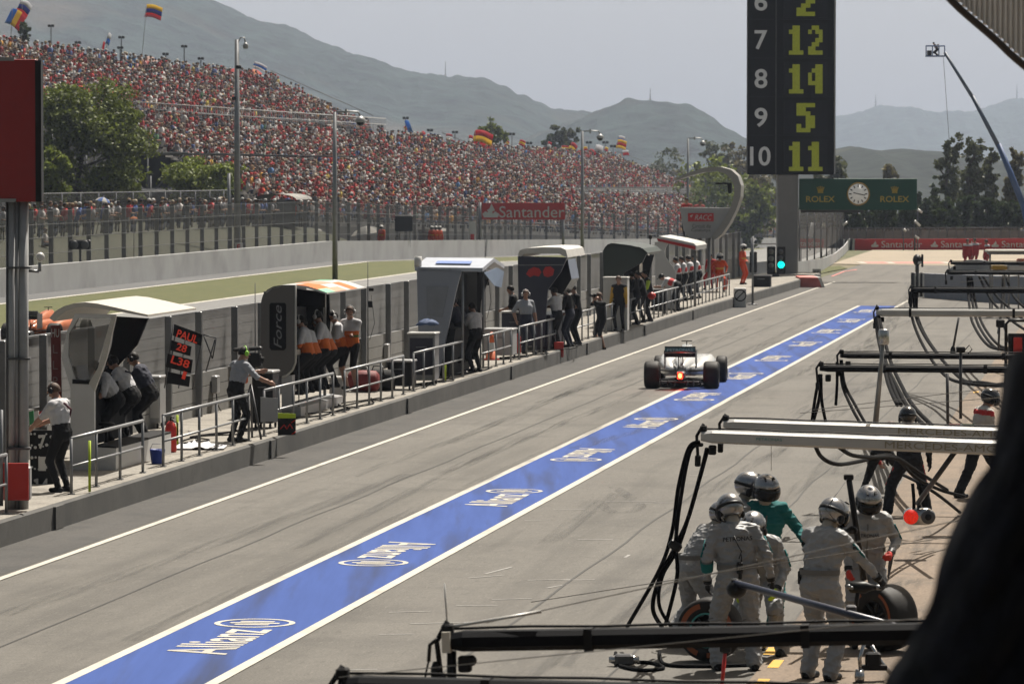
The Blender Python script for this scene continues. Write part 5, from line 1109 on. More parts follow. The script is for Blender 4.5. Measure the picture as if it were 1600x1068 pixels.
b = MB().mat(M('gold clock rim', (.6, .4, .12), .35, .6)).lathe([(.50, .0), (.54, -.02), (.56, -.06), (.49, -.08), (.48, -.03)], DS(1341, 303, -.01), 'Y', 32, cap=False); rim = b.build('clock_rim', t)
b = MB().mat(M('clock face', (.8, .78, .74), .5, emit=(1, .95, .85), es=.12)).lathe([(.485, 0), (.485, -.03)], DS(1341, 303, -.06), 'Y', 32); face = b.build('clock_face', t)
b = MB().mat(m_blackm)
for k in range(12):
    an = k * math.pi / 6; c = DS(1341, 303, -.1) + Vector((math.sin(an) * .38, 0, math.cos(an) * .38)); b.box(c, (.05, .01, .12), Matrix.Rotation(an, 3, 'Y'))
for an, ln in ((R(-75), .24), (R(100), .34)): c = DS(1341, 303, -.11); d_ = Vector((math.sin(an), 0, math.cos(an))) * ln; b.tube([c, c + d_], .022, 5)
b.build('clock_hands', t)
b = MB().mat(m_steeld); [b.box(DS(x, 304, .45), (.1, .5, .1)) for x in (1254,)]; b.box(DS(1300, 330, .3), (3.0, .1, .12)); b.build('bracket', t)
# curved marshal tower
t = thing('marshal_tower', 'curved C shaped grey marshal tower with red emblem panel, left of the number board', 'tower'); U = 169
m_sh = M('pale tower shell', (.36, .35, .33), .45, var=.06)
outer = [(1053, 281), (1075, 270), (1100, 262), (1125, 260.5), (1142, 265), (1153, 275), (1158, 290), (1157, 308), (1150, 328), (1140, 348), (1128, 366), (1118, 374)]
inner = [(1110, 371), (1122, 356), (1134, 338), (1142, 322), (1147, 306), (1147, 290), (1142, 279), (1132, 271), (1120, 267.5), (1100, 269), (1076, 275), (1054, 282.5)]
ext(MB(), outer + inner, U, 1.3, m_sh).build('curved_shell', t)
body = ext(MB(), [(1062, 324), (1145, 325), (1140, 340), (1128, 358), (1116, 372), (1078, 373), (1068, 360)], U + .1, 1.1, m_gry).build('cabin', t)
ext(MB(), [(1075, 333), (1115, 333), (1115, 346), (1075, 346)], U + .06, .03, m_sred).build('emblem_panel', body)
b = MB().mat(m_wht)
pp = lambda x, y: PU(x, y, U + .045)
b.prism([pp(x, y) for x, y in ((1078, 337), (1083, 335), (1080, 340))], ALONG * .01); b.build('emblem', body)
text('RACC', pp(1099, 339.5), ACR, ZU, 8 / FPX * 171, m_wht, 'lettering', body, width=27 / FPX * 171, shear=.3)
text('Circuit de', pp(1096, 353), ACR, ZU, 6 / FPX * 171, m_dgry, 'lettering', body, width=29 / FPX * 171, off=.02)
text('Catalunya', pp(1095, 360), ACR, ZU, 6 / FPX * 171, m_dgry, 'lettering', body, width=30 / FPX * 171, off=.02)
ext(MB(), [(1080, 285), (1140, 285), (1144, 324), (1075, 324)], U + .6, .02, M('clear tower pane', (.4, .5, .45), .1, alpha=.18)).build('window', t)
ext(MB(), [(1136, 286), (1143, 286), (1143, 302), (1138, 302)], U + .2, .25, m_black).tube([PU(1118, 286.5, U + .3), PU(1138, 287, U + .3)], .04, 6).build('mounted_camera', t)
b = MB().mat(m_steel)
for x in (1085, 1094, 1108): b.tube([PU(x, 372, U + .6), PU(x, 438, U + .6)], .07, 6)
b.build('support_legs', t)
# curved exit wall and other far walls
def wall_px(name, label, pts, m, th=.3, slits=None):
    """pts: (px, py_base, py_top) left to right, base on the ground"""
    A, B = [], []
    for x, yb, yt in pts: p = G(x, yb, 0); q = D(x, yt, p.y); A.append(p); B.append(q)
    n = len(A); b = MB().mat(m); bk = Vector((.1, th, 0)); P = A + B + [q + bk for q in B] + [p + bk for p in A]
    F = []
    for i in range(n - 1):
        for k in range(3): F.append((k * n + i, k * n + i + 1, (k + 1) * n + i + 1, (k + 1) * n + i))
    F += [(0, n, 2 * n, 3 * n), (n - 1, 4 * n - 1, 3 * n - 1, 2 * n - 1)]
    b.add(P, F); return tag(b.build(name), label, 'wall')
wall_px('exit_wall', 'white curved concrete wall dividing the pit exit from the track', [(1243, 437, 409), (1262, 431, 407), (1285, 421.5, 403), (1303, 410, 396), (1318, 397, 384), (1328, 386, 371), (1331, 379, 365)], m_conw)
w1 = wall_px('block_wall', 'long low wall with dark grey shade in its colour on the right edge of the pit exit', [(1444, 464.5, 427), (1500, 469, 429), (1560, 473, 431), (1640, 478, 433)], m_bluw, .5)
e = thing('wall_end_buffer', 'black and white striped tyre buffer at the near end of the low wall', 'barrier', G(1434, 464))
for k in range(6):
    p = D(1425.5 + k * 3.3, 445, G(1434, 464).y + .1 * k); MB().mat(m_rubber if k % 2 == 0 else m_wht).lathe([(.05, -.52), (.06, -.5), (.06, .5), (.05, .52)], p - e.location, 'Z', 10).build('buffer_tube', e)
wall_px('ramped_wall', 'pale grey wall with a sloping end beyond the low wall', [(1478, 431, 424), (1495, 431, 412), (1508, 431, 406.5), (1530, 431, 405.5), (1548, 432, 409)], m_conw, .5)
wall_px('low_white_wall', 'low white wall behind the standing orange marshal', [(1128, 446, 419), (1168, 442, 411), (1207, 439, 407)], m_conw, .3)
ef = thing('debris_fence', 'dark mesh fence rising along the curved exit wall beside the column', 'fence', (0, 0, 0))
EP = [(1243, 437), (1262, 431), (1285, 421.5), (1303, 410), (1318, 397), (1328, 386)]
eb = [G(x, y, 0) + Vector((-.4, .4, .8)) for x, y in EP]; MB().mat(mesh_fence_mat('exit fence mesh', (.04, .04, .038), .5)).strip(eb, [p + ZU * 2.5 for p in eb]).build('wire_mesh', ef)
b = MB().mat(m_steeld); b.tube([p + ZU * 2.5 for p in eb], .03, 4)
for i in range(5):
    for f in (0, .5): p = eb[i].lerp(eb[i + 1], f); b.tube([p - ZU * .8, p + ZU * 2.5], .05, 4)
b.build('post_frame', ef)
# far sponsor banner wall
t = thing('banner_wall', 'long red sponsor banner on the far barrier at the pit exit', 'banner', D(1335, 390, 281)); bz = t.location.copy()
Q = lambda x, y, k=0: D(x, y, 281 + k) - bz
b = MB().mat(m_sred); b.prism([Q(1335, 391), Q(1700, 391), Q(1700, 372), Q(1335, 373.5)], (0, .25, 0)); b.build('banner', t)
b = MB(); [b.mat(m_wht if k % 2 else m_rubber).prism([Q(1311 + k * 4.0, 391), Q(1315 + k * 4.0, 391), Q(1316.5 + k * 4.0, 374), Q(1312.5 + k * 4.0, 374)], (0, .3, 0)) for k in range(6)]; b.build('striped_end', t)
def flame(b, c, s, r=(1, 0, 0)):
    r = Vector(r); b.add([c + r * x * s + ZU * z * s for x, z in ((-.5, -.45), (.5, -.45), (.62, -.2), (.3, .0), (.12, -.2), (.12, .0), (.3, .05), (.05, .55), (-.1, .2), (-.28, .1), (-.2, -.1), (-.4, .0), (-.62, -.2))], [tuple(range(13))])
for x in (1404, 1497, 1592):
    b = MB().mat(m_wht); flame(b, Q(x - 37, 381.5, -.02), .42); b.build('emblem', t); text('Santander', Q(x + 5, 381.5, -.015), (1, 0, 0), ZU, .44, m_wht, 'lettering', t, width=2.75)
MB().mat(m_wht).prism([Q(1340, 391.6), Q(1700, 391.6), Q(1700, 390.8), Q(1340, 390.8)], (0, .2, 0)).build('banner_base', t)
# far debris fence & grey bank wall behind
ff = thing('debris_fence', 'tall dark mesh fence on posts behind the red sponsor banner', 'fence', (0, 0, 0))
MB().mat(mesh_fence_mat('grey fence net', (.2, .2, .2), .62)).quad(D(1250, 392, 287), D(1700, 392, 287), D(1700, 355, 287), D(1250, 357, 287)).build('wire_mesh', ff)
b = MB().mat(m_steeld); [b.tube([D(x, 392, 286.8), D(x, 355, 286.8)], .035, 4) for x in range(1256, 1640, 14)]; b.tube([D(1250, 357, 286.8), D(1700, 355, 286.8)], .05, 4); b.build('post_frame', ff)
tag(MB().mat(m_conc).box(((D(1250, 391, 289).x + D(1800, 391, 289).x) / 2, 289, .35), (26, .3, 1.7)).build('retaining_wall'), 'grey retaining wall behind the far fence', 'wall')
# small red banner left of exit
t = thing('banner_wall', 'short red sponsor banner just right of the grey column', 'banner', D(1268, 380, 240)); bz = t.location.copy()
MB().mat(m_sred).box((0, .1, 0), (39 / FPX * 240, .1, 14 / FPX * 240)).build('banner', t); text('tander', Vector((-.05, .04, 0)), (1, 0, 0), ZU, .3, m_wht, 'lettering', t, width=1.2)
MB().mat(m_steeld).box((-.6, .15, -1.0), (.06, .06, 1.6)).box((.6, .15, -1.0), (.06, .06, 1.6)).build('banner_legs', t)
# hanging sponsor sign over the straight
t = thing('gantry_sign', 'red sponsor sign with white lettering hung above the far fence', 'sign', HV(818, 330, -44.5)); bz = t.location.copy(); Yg = bz.y
Q = lambda x, y, k=0: D(x, y, Yg + k) - bz
MB().mat(m_sred).prism([Q(753, 343), Q(883, 343), Q(883, 317), Q(753, 317)], (0, .15, 0)).build('sign_panel', t)
b = MB().mat(m_wht); flame(b, Q(767, 330, -.03), 1.0); b.build('emblem', t); text('Santander', Q(831, 331, -.02), (1, 0, 0), ZU, .82, m_wht, 'lettering', t, width=4.75)
b = MB().mat(m_steel); b.tube([Q(750, 392, .1), Q(750, 316, .1)], .12, 6); b.tube([Q(880, 392, .1), Q(880, 343, .1)], .1, 6); b.build('sign_posts', t)
for (x, y0, y1, yb, lb) in ((734, 346, 390, 392, 'narrow white banner post with red print'),):
    p = HV(x + 4, 368, -47.4); t = thing('banner_post', lb, 'banner', p); MB().mat(m_wht).box((0, 0, 0), (10 / FPX * p.y, .1, 44 / FPX * p.y)).build('banner', t); MB().mat(m_sred).box((0, -.06, -.3), (6 / FPX * p.y, .02, 18 / FPX * p.y)).build('red_print', t)
t = thing('display_board', 'small black display board on the far fence left of the red sign', 'display', HV(631, 349, -47.4)); s_ = t.location.y / FPX
MB().mat(m_black).box((0, 0, 0), (28 * s_, .3, 25 * s_), None, .05).build('display', t); MB().mat(m_steel).box((-.3, .2, -.9), (.08, .08, 1.4)).box((.4, .2, -.9), (.08, .08, 1.4)).build('display_legs', t)
for x, y, lb in ((373, 386, 'white board with red letter F on the far wall, left one'), (1030 / 4.444 + 560, 384, 'white board with red letter F on the far wall, right one')):
    p = HV(x, y, -47.4); s_ = p.y / FPX; t = thing('marker_board', lb, 'sign', p); MB().mat(m_wht).box((0, 0, 0), (12 * s_, .06, 13 * s_)).build('board', t); text('F', (0, -.035, 0), (1, 0, 0), ZU, 9 * s_, m_sred, 'lettering', t, bold=.03)
t = thing('signal_lamps', 'pair of round dark signal lamps in a black case on the far fence', 'signal light', HV(125, 382, -47.4)); s_ = t.location.y / FPX
MB().mat(m_black).box((0, 0, 0), (34 * s_, .3, 15 * s_), None, .04).build('lamp_case', t)
for x in (-8.5, 8.5): MB().mat(m_dgry).lathe([(6.3 * s_, 0), (6.3 * s_, -.05), (4.5 * s_, -.07)], (x * s_, -.15, 0), 'Y', 20).build('lamp', t)
MB().mat(m_steeld).box((0, .1, -.5), (.1, .1, .6)).build('lamp_post', t)
# ================================================================== RACING CARS
def wheel_parts(parent, c, r, w_, stripe=None, name='wheel', rimcol=None, disc=True):
    """wheel with its axle along X; thing part 'wheel' > tyre, rim"""
    wh = bpy.data.objects.new(name, None); COL.objects.link(wh); wh.parent = parent; wh.location = c
    h = w_ / 2
    MB().mat(m_tyre).lathe([(r * .54, -h * .86), (r * .6, -h * .98), (r * .86, -h), (r * .96, -h * .86), (r, -h * .6), (r, h * .6), (r * .96, h * .86), (r * .86, h), (r * .6, h * .98), (r * .54, h * .86)], (0, 0, 0), 'X', 36, cap=False).build('tyre', wh)
    b = MB().mat(rimcol or m_rim)
    b.lathe([(r * .55, -h * .86), (r * .52, -h * .8), (r * .48, h * .3), (r * .52, h * .8), (r * .55, h * .86)], (0, 0, 0), 'X', 30, cap=False)
    for s in (-1, 1):
        for k in range(7): a = 2 * math.pi * k / 7; b.tube([(s * h * .62, r * .1 * math.cos(a), r * .1 * math.sin(a)), (s * h * .72, r * .52 * math.cos(a), r * .52 * math.sin(a))], [.028, .018], 5)
        b.lathe([(r * .13, s * h * .5), (r * .13, s * h * .8), (r * .05, s * h * .86)], (0, 0, 0), 'X', 12)
    b.build('rim', wh)
    b = MB().mat(m_dgry).lathe([(r * .47, -.02), (r * .47, .02)], (0, 0, 0), 'X', 24); b.build('brake_disc', wh)
    if stripe:
        for s in (-1, 1):
            bb = MB()
            for m_, a0, a1, rr in stripe:
                bb.mat(m_); A_ = [(s * (h + .004), r * rr[0] * math.cos(a), r * rr[0] * math.sin(a)) for a in np.linspace(a0, a1, 22)]; B_ = [(s * (h + .004), r * rr[1] * math.cos(a), r * rr[1] * math.sin(a)) for a in np.linspace(a0, a1, 22)]; bb.strip(A_, B_)
            bb.build('sidewall_marking', wh)
    return wh
m_tyre = M('tyre rubber', (.028, .026, .024), .62, var=.25, scale=5, bump=.15); m_rim = M('dark wheel rim', (.05, .05, .052), .35, .7)
m_tread = M('scuffed tread', (.05, .047, .043), .75, var=.3, scale=6)
def race_car(loc, heading, label, body, wing, accent, wingtext=None, light=True, tag_group='racing cars'):
    t = thing('racing_car', label, 'racing car', loc, heading, tag_group)
    # nose to tail body as one lofted tub
    b = MB().mat(body)
    secs = [(4.35, .10, .06, .30), (3.9, .16, .10, .34), (3.2, .24, .17, .42), (2.7, .30, .21, .48), (2.3, .34, .22, .50), (1.7, .36, .22, .52), (1.0, .30, .22, .52), (.5, .22, .2, .50), (.1, .12, .15, .46), (-.15, .09, .1, .44)]
    b.rings([[(x * w_, y, zc + z * hh) for x, z in ((-1, -.8), (-.7, -1), (.7, -1), (1, -.8), (1, .5), (.6, 1), (-.6, 1), (-1, .5))] for y, w_, hh, zc in secs]); tub = b.build('body', t)
    b = MB().mat(body)      # engine cover with airbox
    secs = [(2.05, .10, .10, .86), (1.8, .17, .17, .83), (1.3, .16, .19, .76), (.8, .12, .16, .68), (.3, .06, .12, .60), (-.1, .03, .08, .55)]
    b.rings([[(x * w_, y, zc + z * hh) for x, z in ((-1.3, -1.4), (1.3, -1.4), (1, .2), (.6, 1), (-.6, 1), (-1, .2))] for y, w_, hh, zc in secs]); b.build('engine_cover', t)
    MB().mat(m_black).ball((0, 2.06, .88), (.09, .03, .08), 10, 6).build('air_intake', t)
    for s in (-1, 1):
        b = MB().mat(body); secs = [(2.35, .20, .20, .42, .56), (1.9, .26, .23, .44, .54), (1.3, .24, .20, .40, .50), (.8, .16, .14, .34, .44), (.35, .08, .09, .26, .40)]
        b.rings([[(s * (xc + x * w_), y, zc + z * hh * .9) for x, z in ((-1, -1), (1, -1), (1, .4), (.6, 1), (-1, 1))] for y, w_, hh, xc, zc in secs]); b.build('sidepod', t)
        MB().mat(m_black).box((s * .5, 2.36, .42), (.34, .03, .26)).build('side_intake', t)
        wb = MB().mat(m_blackm).box((s * .5, 2.2, .62), (.12, .05, .07), None, .01).tube([(s * .3, 2.25, .6), (s * .45, 2.2, .61)], .012, 5); wb.build('mirror', t)
    MB().mat(m_blackm).box((0, 1.9, .07), (1.3, 3.2, .04)).build('floor', t)
    # cockpit, driver helmet
    MB().mat(accent).ball((0, 2.32, .74), (.12, .14, .13), 12, 8).build('driver_helmet', t)
    # rear wing
    b = MB().mat(wing)
    for s in (-1, 1): MB().mat(wing).box((s * .375, -.42, .73), (.015, .52, .44)).build('wing_endplate', t)
    b = MB().mat(wing); b.rings([[(x, -.42 + y, .93 + z) for y, z in ((-.12, .06), (.0, .05), (.12, -.02), (.12, -.05), (0, 0), (-.12, .02))] for x in (-.37, .37)], smooth=False)
    b.rings([[(x, -.56 + y, .88 + z) for y, z in ((-.05, .16), (-.02, .16), (.04, .02), (.02, .0), (-.05, .1))] for x in (-.37, .37)], smooth=False); rw = b.build('rear_wing', t)
    MB().mat(m_blackm).box((0, -.61, .83), (.74, .012, .10)).build('wing_lower_flap', t)
    if wingtext: MB().mat(accent).box((0, -.625, .955), (.72, .008, .095)).build('wing_band', t); text(wingtext[0], (0, -.635, .957), (1, 0, 0), ZU, .068, wingtext[1], 'lettering', t, width=.62, off=.002, bold=.02)
    b = MB().mat(m_blackm); [b.tube([(s * .05, -.3, .5), (s * .05, -.4, .9)], .014, 5) for s in (-1, 1)]; b.build('wing_pylon', t)
    b = MB().mat(M('carbon', (.02, .02, .022), .35)); b.box((0, -.35, .18), (.95, .5, .02)); [b.box((x, -.35, .14), (.012, .5, .14)) for x in (-.47, -.3, -.15, .15, .3, .47)]; b.box((0, -.5, .34), (.74, .1, .02)); b.build('diffuser', t)
    MB().mat(m_dgry).box((0, -.3, .33), (.2, .5, .2), None, .03).build('gearbox', t)
    if light: MB().mat(M('lit rain light', (.9, .05, .03), .3, emit=(1, .02, .008), es=6)).box((0, -.60, .335), (.12, .03, .16)).build('rain_light', t); MB().mat(M('rain light core', (.9, .2, .1), .3, emit=(1, .16, .03), es=14)).ball((0, -.62, .335), (.04, .02, .055), 10, 6).build('light_core', t)
    if light:
        pl = bpy.data.lights.new('rain_lamp', 'POINT'); pl.energy = 6; pl.color = (1, .03, .01); pl.shadow_soft_size = .04; po = bpy.data.objects.new('rain_lamp', pl); COL.objects.link(po); po.parent = t; po.location = (0, -.72, .335)
    MB().mat(m_blackm).tube([(0, 1.7, .98), (0, 1.7, 1.07)], .012, 5).box((0, 1.7, 1.08), (.26, .05, .022)).build('camera_pod', t)
    # front wing
    b = MB().mat(accent if not wingtext else body); b.rings([[(x, 4.35 + y, .1 + z) for y, z in ((-.2, .05), (.25, .0), (.25, -.02), (-.2, .02))] for x in (-.85, .85)], smooth=False); b.box((-.87, 4.3, .15), (.02, .5, .2)); b.box((.87, 4.3, .15), (.02, .5, .2)); b.build('front_wing', t)
    for (x, y, r, w_) in ((-.715, 0, .33, .37), (.715, 0, .33, .37), (-.77, 3.15, .33, .26), (.77, 3.15, .33, .26)):
        wheel_parts(t, (x, y, r), r, w_)
        b = MB().mat(m_blackm); s = 1 if x > 0 else -1
        for dy, z0, z1 in ((-.25, .42, .44), (.3, .42, .44), (-.2, .24, .2), (.35, .24, .2)): b.tube([(s * .12, y + dy, z0), (x - s * w_ * .4, y, z1)], .016, 5)
        b.build('suspension_arm', t)
    return t
car_p = G(1063, 607.5)
race_car(car_p + L(.33, 0), -LA + R(2.2), 'silver racing car with red rain light lit driving away along the blue band', M('silver car paint', (.95, .94, .92), .25, .25, var=.03, coat=.6), M('dark wing', (.02, .03, .035), .4), M('petrol teal', (.02, .16, .17), .4), ('PETRONAS', M('pale wing print', (.35, .6, .62), .5)))
p = D(50, 541, 125.5); race_car(Vector((p.x, p.y, .02)), -LA - R(2), 'orange and white racing car on the main straight behind the mesh fence', M('orange car paint', (.6, .16, .05), .3), M('grey wing', (.1, .1, .1), .4), c_org, None, False)
# ================================================================== CREW EQUIPMENT IN THE LANE
def wheel_thing(label, p, r, w_, yaw, cat='wheel', tilt=0, stripe=None):
    t = thing('spare_wheel', label, cat, (p[0], p[1], r + .01), yaw)
    w0 = wheel_parts(t, (0, 0, 0), r, w_, stripe); kids = list(w0.children)
    for k in kids: k.parent = t
    bpy.data.objects.remove(w0); t.rotation_euler = (0, R(tilt), yaw); return t
ort = M('orange sidewall print', (.42, .10, .02), .6); tealr = M('teal rim paint', (.05, .35, .33), .4)
STR = [(ort, .2, 1.3, (.70, .86)), (ort, 1.9, 3.1, (.70, .86)), (ort, 3.6, 4.7, (.70, .86)), (ort, 5.1, 6.0, (.70, .86)), (tealr, 0, 6.29, (.50, .56))]
pw = G(1110, 1033); wheel_thing('slick wheel with orange sidewall print and teal rim, at the huddle', pw, .34, .32, R(72), stripe=STR)
pw2 = G(1382, 1017); wheel_thing('wide slick wheel held upright by the red gloved crew member', pw2, .36, .40, R(38), stripe=[(ort, -1.1, 1.0, (.76, .86)), (ort, 2.0, 4.2, (.76, .86))])
t = thing('wheel_gun', 'black wheel gun with silver fittings resting on the upright wheel', 'wheel gun', D(1345, 917, 43.7))
MB().mat(m_black).lathe([(.03, -.13), (.06, -.11), (.065, .05), (.04, .1), (.025, .16)], (0, 0, 0), 'X', 14).build('gun_body', t); MB().mat(m_steel).lathe([(.02, .15), (.03, .17), (.03, .22)], (0, 0, 0), 'X', 10).build('socket', t); MB().mat(m_black).tube([(-.03, 0, -.04), (-.05, 0, -.2)], .024, 8).build('grip', t)
MB().mat(m_steel).ball((-.13, -.04, .01), .028, 8, 6).ball((-.1, -.06, .0), .02, 8, 6).build('air_fitting', t)
t = thing('jack_handle', 'long black jack handle gripped upright by the crew member', 'jack', D(1350, 905, 43.2)); q = D(1326, 745, 42.9) - t.location
MB().mat(m_black).tube([(0, 0, 0), q], [.036, .03], 8).build('handle_tube', t); MB().mat(m_blackm).box(q, (.1, .06, .06), None, .01).build('handle_cap', t)
b = MB().mat(m_steeld).tube([q + Vector((-.02, -.04, -.02)), D(1290, 795, 42.5) - t.location], .004, 4).tube([D(1290, 795, 42.5) - t.location, D(1335, 850, 42.8) - t.location], .003, 4); b.build('release_cord', t)
t = thing('trolley_jack', 'silver wheeled jack under the black overhead beam at bottom right', 'jack', G(1360, 1066))
s_ = t.location
def J(x, y, dy=0): return D(x, y, s_.y + dy) - s_
m_alu = M('polished aluminium', (.6, .6, .6), .25, .9, var=.04)
b = MB().mat(m_alu); b.tube([J(1345, 1050), J(1343, 1028), J(1350, 1005)], .02, 8); b.build('jack_arm', t); b = MB().mat(m_alu); b.tube([J(1362, 1008, .2), J(1378, 1035, .2), J(1392, 1052, .2)], .02, 8); b.build('jack_arm', t)
b = MB().mat(m_alu); b.lathe([(.02, -.05), (.075, -.04), (.075, .04), (.02, .05)], J(1343, 1056), 'X', 14); b.build('jack_wheel', t); MB().mat(m_black).box(J(1364, 1030, .1), (.16, .1, .16), None, .02).box(J(1364, 1042, .1), (.28, .12, .05)).build('jack_block', t)
def spline(P, n=8):
    P = [Vector(p) for p in P]; Q = []
    for i in range(len(P) - 1):
        p0, p1, p2, p3 = P[max(i - 1, 0)], P[i], P[i + 1], P[min(i + 2, len(P) - 1)]
        for k in range(n):
            t = k / n; Q.append(.5 * ((2 * p1) + (p2 - p0) * t + (2 * p0 - 5 * p1 + 4 * p2 - p3) * t * t + (3 * p1 - p0 - 3 * p2 + p3) * t ** 3))
    return Q + [P[-1]]
def hose(label, pts, r=.02, mat=None, name='air_hose', cat='hose', group=None):
    P = []
    for q in pts: P.append(q if isinstance(q, Vector) else D(*q))
    for p in P: p.z = max(p.z, r)
    return tag(MB().mat(mat or m_hose).tube(spline(P), r, 7).build(name), label, cat, group)
m_hose = M('black hose rubber', (.006, .006, .007), .8, spec=.05)
m_beamk = M('black gantry paint', (.005, .006, .009), .55, spec=.1); m_beams = M('silver gantry paint', (.60, .60, .59), .35, .15, coat=.3, var=.05); m_beamg = M('pale gantry paint', (.62, .62, .6), .35, .3)
def gantry(label, tip, Z, mat, hgt=.13, dep=.14, length=7, taper=False, fit=True, name='overhead_gantry', tilt=0):
    p = D(tip[0], tip[1], Z); u, v = UV(p); t = thing(name, label, 'gantry', p, -LA); t.rotation_euler = (0, R(tilt), -LA)
    e_ = .03
    b = MB().mat(mat)
    rs = []
    for x, k in ((0, .7), (.12, 1), (length, 1.25 if taper else 1)):
        hh, dd = hgt / 2 * k, dep / 2 * k
        if taper: rs.append([(x, -dd, -hh + .02), (x, -dd + .02, -hh), (x, dd - .02, -hh), (x, dd, -hh + .02), (x, dd, hh - .02), (x, dd - .02, hh), (x, -dd + .035, hh), (x, -dd, hh - .022)]); continue
        rs.append([(x, -dd, -hh + e_), (x, -dd + e_, -hh), (x, dd - e_, -hh), (x, dd, -hh + e_), (x, dd, hh - e_), (x, dd - e_, hh), (x, -dd + e_, hh), (x, -dd, hh - e_)])
    b.rings(rs, smooth=False); bm_ = b.build('beam', t)
    if fit:
        b = MB().mat(m_blackm).box((.02, 0, hgt * .6), (.07, .08, .07), None, .01).tube([(.02, 0, hgt), (-.05, 0, .0), (-.03, 0, -.22)], .018, 6).box((-.03, 0, -.26), (.06, .06, .12), None, .01).box((.12, 0, -.14), (.08, .07, .1), None, .01)
        b.build('hose_fitting', t)
    q_ = random.Random(int(Z * 10))
    for k in range(3): xx = .5 + length * .26 * k + q_.uniform(0, .5); MB().mat(m_blackm).box((xx, 0, 0), (.05, dep * (1.3 if taper else 1.12), hgt * (1.35 if taper else 1.15))).build('clamp', t) if not taper else None
    MB().mat(m_black).tube([(.05 + length * k / 14, dep * .2, hgt * (.5 + (.14 * k / 14 if taper else 0)) + .012 + .008 * (k % 2)) for k in range(15)], .009, 5).build('air_line', t)
    MB().mat(m_steeld).tube([(length - .1, 0, 0), (length - .1, 0, -D(0, 0, 1).z * 0 - p.z + .0)], .06, 8).build('support_post', t)
    return t
# far to near: team beams across the working lane
g1 = gantry('thin black beam high in the right distance, farthest one', (1485, 411), 120, m_beamk, .10, .10, 9)
g2 = gantry('black beam with hanging hoses in front of the low wall, upper one', (1480, 426), 113, m_beamk, .10, .12, 9); g3 = gantry('black beam with hanging hoses in front of the low wall, lower one', (1423, 453), 99.5, m_beamk, .13, .14, 8)
g4 = gantry('pale grey metal beam above the silver canister pole', (1369, 488), 82.7, m_beamg, .15, .16, 8); 
g5 = gantry('long black beam, upper of the pair above the black helmets', (1313, 555), 64.3, m_beamk, .09, .12, 7); g6 = gantry('long black beam, lower of the pair above the black helmets', (1281, 575), 59.8, m_beamk, .10, .13, 7)
g7 = gantry('silver beam with printed letters, farther of the silver pair', (1131, 662), 46.3, m_beams, .11, .18, 6, True, tilt=1.5); g8 = gantry('silver beam with printed letters and hoses, nearer of the silver pair', (1096, 681), 43.5, m_beams, .13, .2, 6, True, tilt=1.7)
m_print = M('gold grey print', (.33, .29, .2), .5)
text('MERCEDES-AMG', (2.5, -.118, -.005), (1, 0, 0), ZU, .07, m_print, 'beam_lettering', g8, width=1.15, off=.004); text('MERCEDES-AMG', (2.52, -.107, .0), (1, 0, 0), ZU, .07, m_print, 'beam_lettering', g7, width=1.15, off=.004); text('PETRONAS', (.72, -.108, .0), (1, 0, 0), ZU, .028, M('teal print', (.05, .3, .3), .5), 'beam_lettering', g8, width=.27, off=.004); 
g9 = gantry('thick black beam crossing the bottom right, nearest one with hoses', (695, 1001), 25.2, m_beamk, .12, .16, 6.5, tilt=-1.9); g10 = gantry('black beam just showing along the bottom edge', (530, 1070), 23.3, m_beamk, .11, .15, 6.5, tilt=.4)
MB().mat(m_cream).box((.02, 0, 0), (.05, .166, .126)).build('end_cap', g9)
b = MB().mat(m_black).tube([(-.04, -.02, .02), (-.09, -.02, -.02), (-.1, -.02, -.12)], .012, 6).lathe([(.01, -.32), (.03, -.28), (.03, -.16), (.012, -.12)], (-.06, -.02, 0), 'Z', 10).ball((-.05, -.02, -.34), (.05, .04, .05), 10, 6).tube([(.04, 0, -.06), (.03, 0, -.4)], .03, 8).tube([(-.1, 0, -.1), (-.15, 0, -.3), (-.15, 0, -.6)], .007, 5).ball((.16, 0, -.12), .035, 10, 6).tube([(.04, 0, -.3), (.1, 0, -.28), (.12, 0, -.36), (.06, 0, -.4)], .008, 5)
b.build('hose_reel_fitting', g9)
MB().mat(m_wht).tube([(.06, 0, .09), (.6, 0, .17)], .01, 6).tube([(.02, 0, .06), (.01, 0, .35)], .006, 5).build('turnbuckle', g9)
# steadying wires of the gantries
def wire(label, a, b_, r=.006): return tag(MB().mat(M('thin steel wire', (.35, .33, .3), .6, .2)).tube([D(*a), D(*b_)], r * .62, 4).build('stay_wire'), label, 'wire', 'gantry stay wires')
wire('thin stay wire rising from the thick black beam tip to the right', (760, 972, 25), (1600, 790, 22)); wire('thin stay wire crossing in front of the silver suited crew', (830, 940, 40), (1600, 820, 38), .008); wire('thin stay wire crossing below the thick black beam', (530, 1057, 23), (1440, 965, 21))
wire('thin stay wire sloping up from the silver beam tip', (1270, 640, 52), (1600, 600, 50), .008); wire('thin stay wire across the black helmet', (1250, 645, 52), (1600, 618, 50), .008); wire('thin stay wire over the low wall', (1500, 441, 99), (1600, 430, 97), .012); wire('thin stay wire hanging above the teal suit', (1205, 690, 46), (1205, 735, 46.2), .006)
HG = 'black air hoses hanging from the gantries'
def hs(lb, pts, r=.018): hose(lb, pts, r, group=HG)
hs('left long hose from the silver beam swinging down to the asphalt', [(1094, 690, 43.5), (1076, 700, 43.5), (1060, 760, 43.6), (1050, 830, 43.8), (1030, 890, 44), (980, 978, 45.2)], .022)
hs('second hose from the silver beam tip falling to the clip', [(1097, 694, 43.6), (1078, 706, 43.5), (1062, 790, 43.6), (1056, 850, 43.7), (1058, 900, 43.8), (1040, 975, 44.5)], .022)
